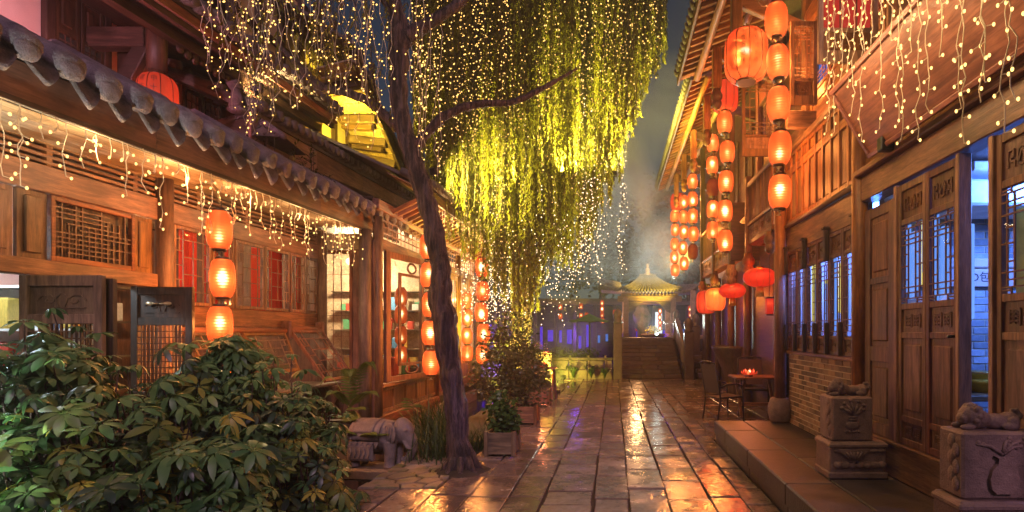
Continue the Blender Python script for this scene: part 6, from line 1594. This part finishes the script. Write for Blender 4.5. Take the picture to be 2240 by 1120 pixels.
def lotus(lab, p):
    t = thing('lotus_lamp', lab, 'candle lamp', tuple(p)); p = Vector(p)
    MB().lathe([(.07, 0), (.075, .02), (.05, .03)], 14, p).build('base', M['cap'], t)
    for ring_, (n, r0, r1, h) in enumerate(((8, .05, .16, .10), (8, .04, .11, .14))):
        for k in range(n):
            a = 6.283*(k+.5*ring_)/n; d = Vector((math.cos(a), math.sin(a), 0)); s = Vector((-d.y, d.x, 0)); q = [p+d*r0+Vector((0, 0, .025)), p+d*(r0+(r1-r0)*.75)+Vector((0, 0, h*.5)), p+d*r1*.98+Vector((0, 0, h))]
            MB().add([q[0]-s*.015, q[0]+s*.015, q[1]+s*.045, q[1]-s*.045, q[2]], [(0, 1, 2, 3), (3, 2, 4)], True).build('petal', M['petal'], t, False)
    MB().ball(p+Vector((0, 0, .07)), (.03, .03, .045), 8, 6).build('candle', M['bulb_white'], t); lamp('candle_light', 'POINT', p+Vector((0, 0, .16)), 5, (1, .25, .1), .04, t)
chair('dark sling cafe chair seen from behind at the end of the stone platform', 1.93, 9.62, .35, 'cafe chairs')
chair('dark sling cafe chair beyond the right table, facing us', 2.75, 10.85, -1.65, 'cafe chairs')
table('slatted wooden cafe table beside the column, with a red lotus lamp', 2.60, 10.1, .85, .7)
lotus('red lotus-petal lamp glowing on the right cafe table', (2.46, 10.0, .747))
chair('dark sling cafe chair behind the bush on the left of the paving', -2.0, 12.0, .5, 'cafe chairs')
chair('dark sling cafe chair on the far side of the left cafe table', -1.75, 13.2, -1.5, 'cafe chairs')
table('small wooden cafe table on the left with a red lotus lamp', -1.62, 12.55, .6, .6)
lotus('red lotus-petal lamp glowing on the left cafe table', (-1.62, 12.4, .747))
lotus('far red lotus-petal lamp on the left terrace wall', (-2.3, 18.55, .78))
v = thing('planter_trough', 'dark flared trough planter standing in the shade under the balcony', 'planter', (2.95, 13.4, 0))
m = MB(); m.lathe([(.22, .02), (.20, .15), (.26, .5), (.42, .9), (.55, 1.15), (.58, 1.22), (.54, 1.2), (.4, .9)], 20, (2.95, 13.4, 0)); m.build('body', M['dark_z'], v)

# ------------------------------------------------------------------ end of the lane: steps, terrace, pavilion
T = 1.34; Y0 = 18.42
ter = MB(); ter.box(-.03, 9, 21.46, 40, -.6, T-.05); ter.box(2.35, 3.3, 19.2, 21.455, -.6, .5); terrace = structure(ter.build('terrace', M['mortar']))
fl = MB(); fl.box(-30, -.04, 18.75, 60, -.6, .02); garden = structure(fl.build('garden_terrace', M['paving']))
for i in range(6):
    for j in range(3): MB().box(.0+i*.85+.01, .0+(i+1)*.85-.01, 21.45+j*.8, 21.45+(j+1)*.8-.01, T-.07, T+U(-.003, .003), .01).build('terrace_slab', M['paving'], terrace)
stp = thing('stone_steps', 'broad flight of dark stone steps up to the pavilion at the lane end', 'steps', (1.25, 19.5, 0))
for k in range(10):
    z = T/10*(k+1); y_ = Y0+.30*k
    for a, b_ in ((.24, .95+.1*(k % 2)), (.955+.1*(k % 2), 1.7-.1*(k % 3)), (1.705-.1*(k % 3), 2.27)):
        MB().box(a, b_-.004, y_, y_+.34, z-.135, z, .010).build('step_stone', M['paving'], stp)
m = MB(); m.box(-.05, 2.5, 18.39, 18.415, -.04, .02); MB().box(.25, 2.26, 18.7, 21.4, -.5, .01).build('core', M['mortar'], stp)
for k in range(6):
    z = .14*(k+1); MB().box(2.85, 3.75, 18.6+.3*k, 18.94+.3*k, z-.135, z+.0, .01).build('step_stone', M['paving'], stp)
def stone_post(lab, x, y_, h, r=.13, z=0):
    t = thing('stone_post', lab, 'post', (x, y_, z))
    MB().box(x-r, x+r, y_-r, y_+r, z-.02, h, .02).build('shaft', M['paving'], t)
    MB().lathe([(r*.9, 0), (r*1.15, .04), (r*.75, .10), (r*.95, .2), (r*1.05, .3), (r*.8, .40), (r*.3, .48), (.01, .5)], 14, (x, y_, h)).build('knob', M['paving'], t)
stone_post('tall stone newel post at the left foot of the steps', .13, 18.4, 1.85, .15)
stone_post('stone newel post at the right foot of the steps', 2.52, 18.5, 1.55, .16)
stone_post('stone post further right beside the second flight', 3.0, 20.2, 1.75, .15)
stone_post('stone post at the top right of the steps', 2.45, 21.5, 1.95, .13, 1.3)
bl = thing('stone_balustrade', 'sloping stone balustrade along the right side of the steps', 'balustrade', (2.4, 19.8, 0))
m = MB(); m.bar((2.45, 18.6, .95), (2.45, 21.4, 2.05), .16, .12, .02); m.build('handrail', M['stone'], bl)
m = MB(); m.bar((2.45, 18.6, .5), (2.45, 21.4, 1.6), .10, .7, .01); m.build('panel', M['stone'], bl)
m = MB(); m.box(1.95, 2.62, 21.5, 21.66, T+.55, T+.68, .02); m.build('handrail', M['stone'], bl)
bl = thing('stone_balustrade', 'pale stone balustrade of the second flight at the right', 'balustrade', (3.4, 19.5, 0))
m = MB(); m.bar((3.75, 18.6, .75), (3.4, 20.6, 1.45), .16, .14, .02); m.build('handrail', M['cream'], bl)
m = MB(); m.bar((3.75, 18.6, .3), (3.4, 20.6, 1.0), .10, .8, .01); m.build('panel', M['stone'], bl)
m = MB(); m.box(2.8, 3.75, 20.6, 20.75, 1.3, 1.45, .02); m.build('coping', M['cream'], bl)
# low yellow-lit parapet on the left with moss
lw = thing('garden_parapet', 'low mossy stone parapet lit yellow, left of the steps', 'wall', (-.9, 18.5, 0))
x = -3.2
while x < -.05:
    L = min(U(.4, .62), -.04-x); MB().box(x, x+L-.012, 18.42, 18.62, -.1, .30, .02).build('stone_block', M['flag'], lw)
    MB().box(x+.02, x+L-.03, 18.47, 18.55, .305, .60, .01).build('panel', M['flag'], lw)
    MB().box(x, x+.07, 18.43, 18.6, .303, .78, .012).build('baluster_post', M['flag'], lw); x += L
MB().box(-3.2, -.05, 18.43, 18.6, .61, .70, .015).build('coping', M['flag'], lw)
floodlight('small yellow floodlight in front of the mossy parapet', (-1.55, 17.2, .15), (-.9, 18.5, .4), 42, (1, .78, .08), 100)
rr = random.Random(5)
for k, (x, y_, z, r, lab, mat) in enumerate(((-1.9, 19.6, .55, .55, 'low clipped bush behind the left end of the mossy parapet', 'shrub'), (-.9, 19.8, .55, .5, 'low bush behind the middle of the mossy parapet', 'far_leaf'), (-3.2, 19.8, .7, .7, 'bush with purple blossom left of the green umbrella', 'shrub'), (-4.2, 20.5, .9, .8, 'dark bush beyond the willow foot', 'far_leaf'))):
    t = thing('bush', lab, 'bush', (x, y_, 0)); mb = MB(); leafcloud(mb, [((x, y_, z), (r*1.2, r*.7, r*.8))], 1100, .09, rr); mb.build('foliage', M[mat], t, False, 'stuff')
    MB().tube([(x, y_, 0), (x, y_, z)], [.05, .02], 6).build('stem', M['bark'], t)
    if k == 2:
        mb = MB(); leafcloud(mb, [((x, y_-.1, z+.35), (r*1.1, r*.6, r*.5))], 500, .07, rr); mb.build('blossom', M['purple_flower'], t, False, 'stuff')
for k, x in enumerate((-2.0, -1.35, -.75, -.3)):
    t = thing('broadleaf_clump', f'yellow-lit broad leaves before the mossy parapet, {("first", "second", "third", "fourth")[k]} from the left', 'plant', (x, 18.2, 0)); mb = MB()
    for q in range(16):
        a = rr.uniform(0, 6.28); L = rr.uniform(.25, .5); d = Vector((math.cos(a)*.7, math.sin(a)*.4, 0)); s_ = Vector((-d.y, d.x, 0)).normalized()*.045; p = Vector((x, 18.2, .02)); P = [p, p+d*L*.35+Vector((0, 0, L*.6)), p+d*L*.8+Vector((0, 0, L*.85)), p+d*L*1.15+Vector((0, 0, L*.6))]
        mb.add([P[0], P[1]-s_, P[1]+s_, P[2]-s_, P[2]+s_, P[3]], [(0, 1, 2), (1, 3, 4, 2), (3, 5, 4)], True)
    mb.build('leaves', M['planter_leaf'], t, False, 'stuff')
um = thing('parasol', 'green canvas parasol on the garden terrace left of the steps', 'parasol', (-1.0, 22.3, 0))
MB().tube([(-1.0, 22.3, .02), (-1.0, 22.3, 2.3)], .03, 8).build('pole', M['black'], um)
vs = [(-1.0, 22.3, 2.32)]; n = 8
for k in range(n): a = 6.283*k/n; vs.append((-1.0+.97*math.cos(a), 22.3+.97*math.sin(a), 1.96))
for k in range(n):
    a, b_ = vs[1+k], vs[1+(k+1) % n]; mid = ((a[0]+b_[0])/2, (a[1]+b_[1])/2, 2.0); q1 = ((a[0]-1)/2, (a[1]+22.3)/2, 2.10); q2 = ((b_[0]-1)/2, (b_[1]+22.3)/2, 2.10)
    MB().add([vs[0], q1, q2, a, mid, b_], [(0, 1, 2), (1, 3, 4), (1, 4, 2), (2, 4, 5)], True).build('canopy_panel', M['umbrella'], um, False)
# pavilion
pv = thing('pavilion', 'small gate pavilion with a yellow-lit tiled roof at the top of the steps', 'pavilion', (1.45, 23.6, T))
PX0, PX1, PY0, PY1 = .50, 2.46, 22.8, 25.2
for x in (PX0, PX1):
    for y_ in (PY0, PY1): MB().box(x-.11, x+.11, y_-.11, y_+.11, T, 3.0, .015).build('column', M['stone'], pv)
    MB().box(x-.13, x+.13, PY0-.13, PY1+.13, T, T+.18, .02).build('column_base', M['stone'], pv)
m = MB(); m.box(PX0-.35, PX1+.35, PY0-.10, PY0+.10, 2.82, 3.06, .012); m.box(PX0-.2, PX1+.2, PY0-.14, PY0+.14, 3.062, 3.16, .01); m.build('lintel', M['old_x'], pv)
m = MB(); m.box(PX0-.1, PX1+.1, PY1-.1, PY1+.1, 2.82, 3.16, .01); m.build('lintel', M['old_x'], pv)
for s, x in ((1, PX0+.115), (-1, PX1-.115)):
    m = MB(); pr = [(x, 2.815), (x, 2.35), (x+s*.16, 2.42), (x+s*.3, 2.58), (x+s*.45, 2.72), (x+s*.6, 2.815)]; n = len(pr)
    m.add([(a, PY0-.05, b_) for a, b_ in pr]+[(a, PY0+.05, b_) for a, b_ in pr], [tuple(range(n)), tuple(range(n, 2*n))[::-1]]+[(i, (i+1) % n, n+(i+1) % n, n+i) for i in range(n)]); m.build('spandrel', M['old_x'], pv)
# roof: front slope with tile rows, hips and flying corners
ez, rz = 3.22, 3.98; ex0, ex1, ey = .30, 2.78, 22.45; rx0, rx1, ry = 1.20, 1.72, 23.9
def rp(s, t):                                                                   # along the eave s 0..1, up the slope t 0..1
    x = (ex0+(ex1-ex0)*s)*(1-t)+(rx0+(rx1-rx0)*s)*t; z = ez+(rz-ez)*t-.10*math.sin(math.pi*t)+.10*(abs(2*s-1)**4)*(1-t); return Vector((x, ey+(ry-ey)*t, z))
m = MB(); n = 8
for (f_, nm) in ((0, 'front'), (1, 'back')):
    vs = []
    for j in range(n+1):
        for i in range(13):
            p = rp(i/12, j/n); vs.append((p.x, p.y if f_ == 0 else 2*ry-p.y, p.z))
    m.add(vs, [(j*13+i, j*13+i+1, j*13+i+14, j*13+i+13) for j in range(n) for i in range(12)], True)
for s in (0, 1):
    vs = []
    for j in range(n+1):
        p = rp(s, j/n)
        for i in range(7): t = i/6; vs.append((p.x, p.y+(2*ry-2*p.y)*t, p.z))
    m.add(vs, [(j*7+i, j*7+i+1, j*7+i+8, j*7+i+7) for j in range(n) for i in range(6)], True)
ro = m.build('roof', M['tile_old'], pv, False)
for k in range(19):
    s = k/18; m = MB(); m.tube([rp(s, j/6)+Vector((0, -.01, .03)) for j in range(7)], .05, 7); m.build('tile_row', M['tile_old'], ro)
for k in range(18): MB().ball(rp((k+.5)/18, 0)+Vector((0, -.02, -.03)), (.05, .02, .05), 8, 5).build('drip_tile', M['tile_old'], ro)
m = MB(); m.tube([(rx0-.1, ry, rz+.05), (rx1+.1, ry, rz+.05)], .07, 8); m.build('ridge', M['tile_old'], ro)
for s in (0, 1):
    MB().tube([rp(s, 1-j/6)+Vector((0, 0, .05)) for j in range(7)], .055, 8).build('hip_ridge', M['tile_old'], ro)
MB().lathe([(.12, 0), (.14, .06), (.07, .10), (.11, .17), (.10, .25), (.04, .30), (.065, .36), (.05, .43), (.005, .48)], 12, ((rx0+rx1)/2, ry, rz+.08)).build('finial', M['stone'], pv)
def fly(x, y_, z, dx, lab):
    m = MB(); pts = [Vector((x, y_, z)), Vector((x+dx*.35, y_-.1, z-.02)), Vector((x+dx*.7, y_-.2, z+.08)), Vector((x+dx*1.0, y_-.25, z+.35)), Vector((x+dx*1.08, y_-.26, z+.55))]
    m.tube(pts, [.10, .09, .07, .045, .015], 8); m.build('flying_corner', M['tile'], pv)
fly(.42, 23.2, 3.38, -1.05, ''); fly(2.6, 23.2, 3.30, 1.05, '')
m = MB(); m.add([(.35, 23.3, 3.30), (-.55, 23.2, 3.35), (-.62, 23.1, 3.85), (.30, 23.6, 3.70), (.35, 25.3, 3.30), (-.55, 25.2, 3.35)], [(0, 1, 2, 3), (0, 4, 5, 1), (1, 5, 2), (3, 2, 5, 4)]); m.build('side_roof', M['tile'], pv)
m = MB(); m.add([(2.7, 23.3, 3.25), (3.7, 23.2, 3.30), (3.75, 23.1, 3.6), (2.75, 23.6, 3.62), (2.7, 25.3, 3.25), (3.7, 25.2, 3.3)], [(0, 3, 2, 1), (0, 1, 5, 4), (1, 2, 5), (3, 4, 5, 2)]); m.build('side_roof', M['tile'], pv)
MB().bar((3.3, 22.9, T), (3.3, 22.9, 3.3), .2, .2, .01, (0, 1, 0)).build('column', M['stone'], pv)
lamp('lantern_glow', 'POINT', (1.0, 24.2, 2.5), 45, (1, .5, .2), .15, pv)
# rock, flowers and floodlight in the pavilion
rk = MB(); rk.ball((1.35, 26.5, 2.2), (.36, .3, .95), 16, 14); rk.v = [p+Vector((1, .6, .4))*.16*noise.noise(p*3.2) for p in rk.v]; o = rk.build('scholar_rock', M['flag']); tag(o, 'tall green-grey scholar rock standing inside the pavilion', 'rock')
t = thing('flower_bowl', 'low bowl of yellow-green flowers in front of the scholar rock', 'flowers', (1.75, 24.6, T))
MB().lathe([(.45, 0), (.55, .12), (.5, .14)], 18, (1.75, 24.6, T)).build('bowl', M['stone'], t)
mb = MB(); leafcloud(mb, [((1.75, 24.6, T+.3), (.33, .25, .2))], 420, .09, rr); M['yflower'] = mat_leaf('yellow_flower', [(.1, (.2, .3, .03)), (.9, (.65, .6, .05))], .5, .3); mb.build('flowers', M['yflower'], t, False, 'stuff')
floodlight('white-green floodlight glaring at the top of the steps', (1.72, 22.05, T+.14), (1.1, 18.0, 6.8), 480, (.80, 1, .88), 120, 'spot_glass')
floodlight('yellow floodlight on the far end of the tea house aimed at the pavilion roof', (2.9, 18.8, 4.4), (1.5, 23.2, 3.75), 2000, (1, .70, .07), 34)

# ------------------------------------------------------------------ background: lit arcade, trees, house
ar = thing('lit_arcade', 'long low arcade washed with purple light far behind the garden terrace', 'building', (-3, 29, 0))
m = MB(); m.box(-14, 8, 30, 30.4, 0, 3.4); m.build('wall', M['dark_x'], ar)
m = MB(); m.box(-14, 8, 28.8, 30.2, 3.0, 3.2); m.build('canopy', M['dark_x'], ar)
for k in range(14):
    x = -9.5+k*1.05; MB().box(x, x+.16, 29, 29.2, 0, 3.0).build('pillar', M['dark_z'], ar)
    for q in range(2): MB().box(x+.22+q*.42, x+.22+q*.42+U(.12, .3), 29.9, 29.98, U(.6, 1.1), U(1.3, 2.0)).build('lit_panel', M['lit_purple' if k % 4 else 'lit_blue'], ar)
for x in (-6, -2, 2.2): lamp('purple_strip_lamp', 'POINT', (x, 28.2, 1.4), 55, (.22, .06, 1), .3, ar)
m = MB(); m.box(2.15, 2.5, 28.5, 28.55, 1.5, 2.6); m.build('lit_doorway', mat_emit('lit_doorway', (.75, .85, .95), 1.3*K), ar)
rr = random.Random(77)
def far_tree(lab, x, y_, h, r, n=4200, s=.34):
    t = thing('dark_tree', lab, 'tree', (x, y_, 0)); blobs = [((x+rr.uniform(-.4, .4)*r, y_+rr.uniform(-.3, .3)*r, h*rr.uniform(.5, .95)), (r*rr.uniform(.5, .8), r*.6, r*rr.uniform(.45, .75))) for k in range(7)]
    m = MB(); m.tube([(x, y_, 0), (x+.1, y_, h*.4), (x, y_, h*.85)], [.28, .2, .06], 9)
    for b in blobs[:4]: m.tube([(x+.05, y_, h*.4), ((x+b[0][0])/2, y_, h*.55), b[0]], [.12, .08, .03], 6)
    m.build('trunk', M['bark'], t); mb = MB(); leafcloud(mb, blobs, n, s, rr, .3); mb.build('crown', M['far_leaf'], t, False, 'stuff')
far_tree('dark leafy tree rising right behind the pavilion', 4.0, 29.5, 9.0, 3.0); far_tree('dark tree behind the left wing of the pavilion', -.8, 33, 9.5, 3.4); far_tree('tall dark tree at the far end left of the willow', -6.5, 32, 10.5, 4.0); far_tree('dark tree looming beyond the tea house', 8.0, 33, 10, 4)
# fallen leaves on the paving and soil round the trunk
rr = random.Random(91); mb = MB()
for k in range(150):
    x, y_ = (rr.uniform(-2.4, 1.4), rr.uniform(4.3, 14)) if k % 3 else (rr.gauss(-1.75, .35), rr.gauss(6.4, .5))
    if x < -1.7 and y_ > 6.9: continue
    a = rr.uniform(0, 6.28); u = Vector((math.cos(a), math.sin(a), rr.uniform(-.05, .25))); v = Vector((-u.y, u.x, 0)); l = rr.uniform(.03, .075); p = Vector((x, y_, .009))
    mb.add([p, p+u*l*.5+v*l*.22, p+u*l, p+u*l*.5-v*l*.22], [(0, 1, 2, 3)])
M['litter'] = mat_leaf('fallen_leaf', [(.1, (.05, .03, .012)), (.5, (.14, .09, .02)), (.95, (.26, .18, .04))], .5, .1)
o = mb.build('fallen_leaves', M['litter'], None, False, 'stuff'); tag(o, 'small fallen leaves scattered over the wet paving', 'leaves')
b_ = W(1010, 1030, 6.15); mo = MB(); vs = [(b_.x, b_.y, .05)]
for j in (1, 2):
    for k in range(18): a = 6.283*k/18; q = (.2, .33)[j-1]*(1+.18*noise.noise(Vector((math.cos(a)*2, math.sin(a)*2, j)))); vs.append((b_.x+q*math.cos(a), b_.y+q*math.sin(a), (.04, -.012)[j-1]))
mo.add(vs, [(0, 1+k, 1+(k+1) % 18) for k in range(18)]+[(1+k, 19+k, 19+(k+1) % 18, 1+(k+1) % 18) for k in range(18)], True)
structure(mo.build('soil', M['soil'], None, False))
# ------------------------------------------------------------------ mist
hz = MB(); hz.box(-13, 9.5, -4, 36, -1.7, 13.5); hb = NB('haze'); pvn = hb.n('ShaderNodeVolumePrincipled'); pvn.inputs['Color'].default_value = (.86, .88, .84, 1); pvn.inputs['Density'].default_value = .0032; pvn.inputs['Anisotropy'].default_value = .3
hb.l(pvn.outputs[0], hb.out.inputs['Volume']); o = hz.build('haze', hb.m, None, True, 'stuff')

# drifting steam at the end of the lane
sm = MB(); sm.box(-2.5, 4.6, 17.0, 21.2, .15, 10.5); sb_ = NB('steam'); pv_ = sb_.n('ShaderNodeVolumePrincipled'); pv_.inputs['Color'].default_value = (.9, .9, .88, 1); pv_.inputs['Anisotropy'].default_value = .2
oc = sb_.obj(); nz = sb_.noise(oc, .42, 3, .55, (1, .7, .7), .6)
spx = sb_.n('ShaderNodeSeparateXYZ'); sb_.l(oc, spx.inputs[0])
def hump(ax, c, w): return sb_.math('POWER', sb_.math('SUBTRACT', 1.0, sb_.math('DIVIDE', sb_.math('ABSOLUTE', sb_.math('SUBTRACT', spx.outputs[ax], c)), w), True), .7)
dn = sb_.math('MULTIPLY', sb_.math('MULTIPLY', hump(0, .4, 3.0), hump(1, 19.1, 2.0)), hump(2, 7.4, 4.2))
dn = sb_.math('MULTIPLY', dn, sb_.math('MULTIPLY', sb_.math('SUBTRACT', nz, .36, True), 4.6)); sb_.l(dn, pv_.inputs['Density'])
sb_.l(pv_.outputs[0], sb_.out.inputs['Volume']); sm.build('steam', sb_.m, None, True, 'stuff')
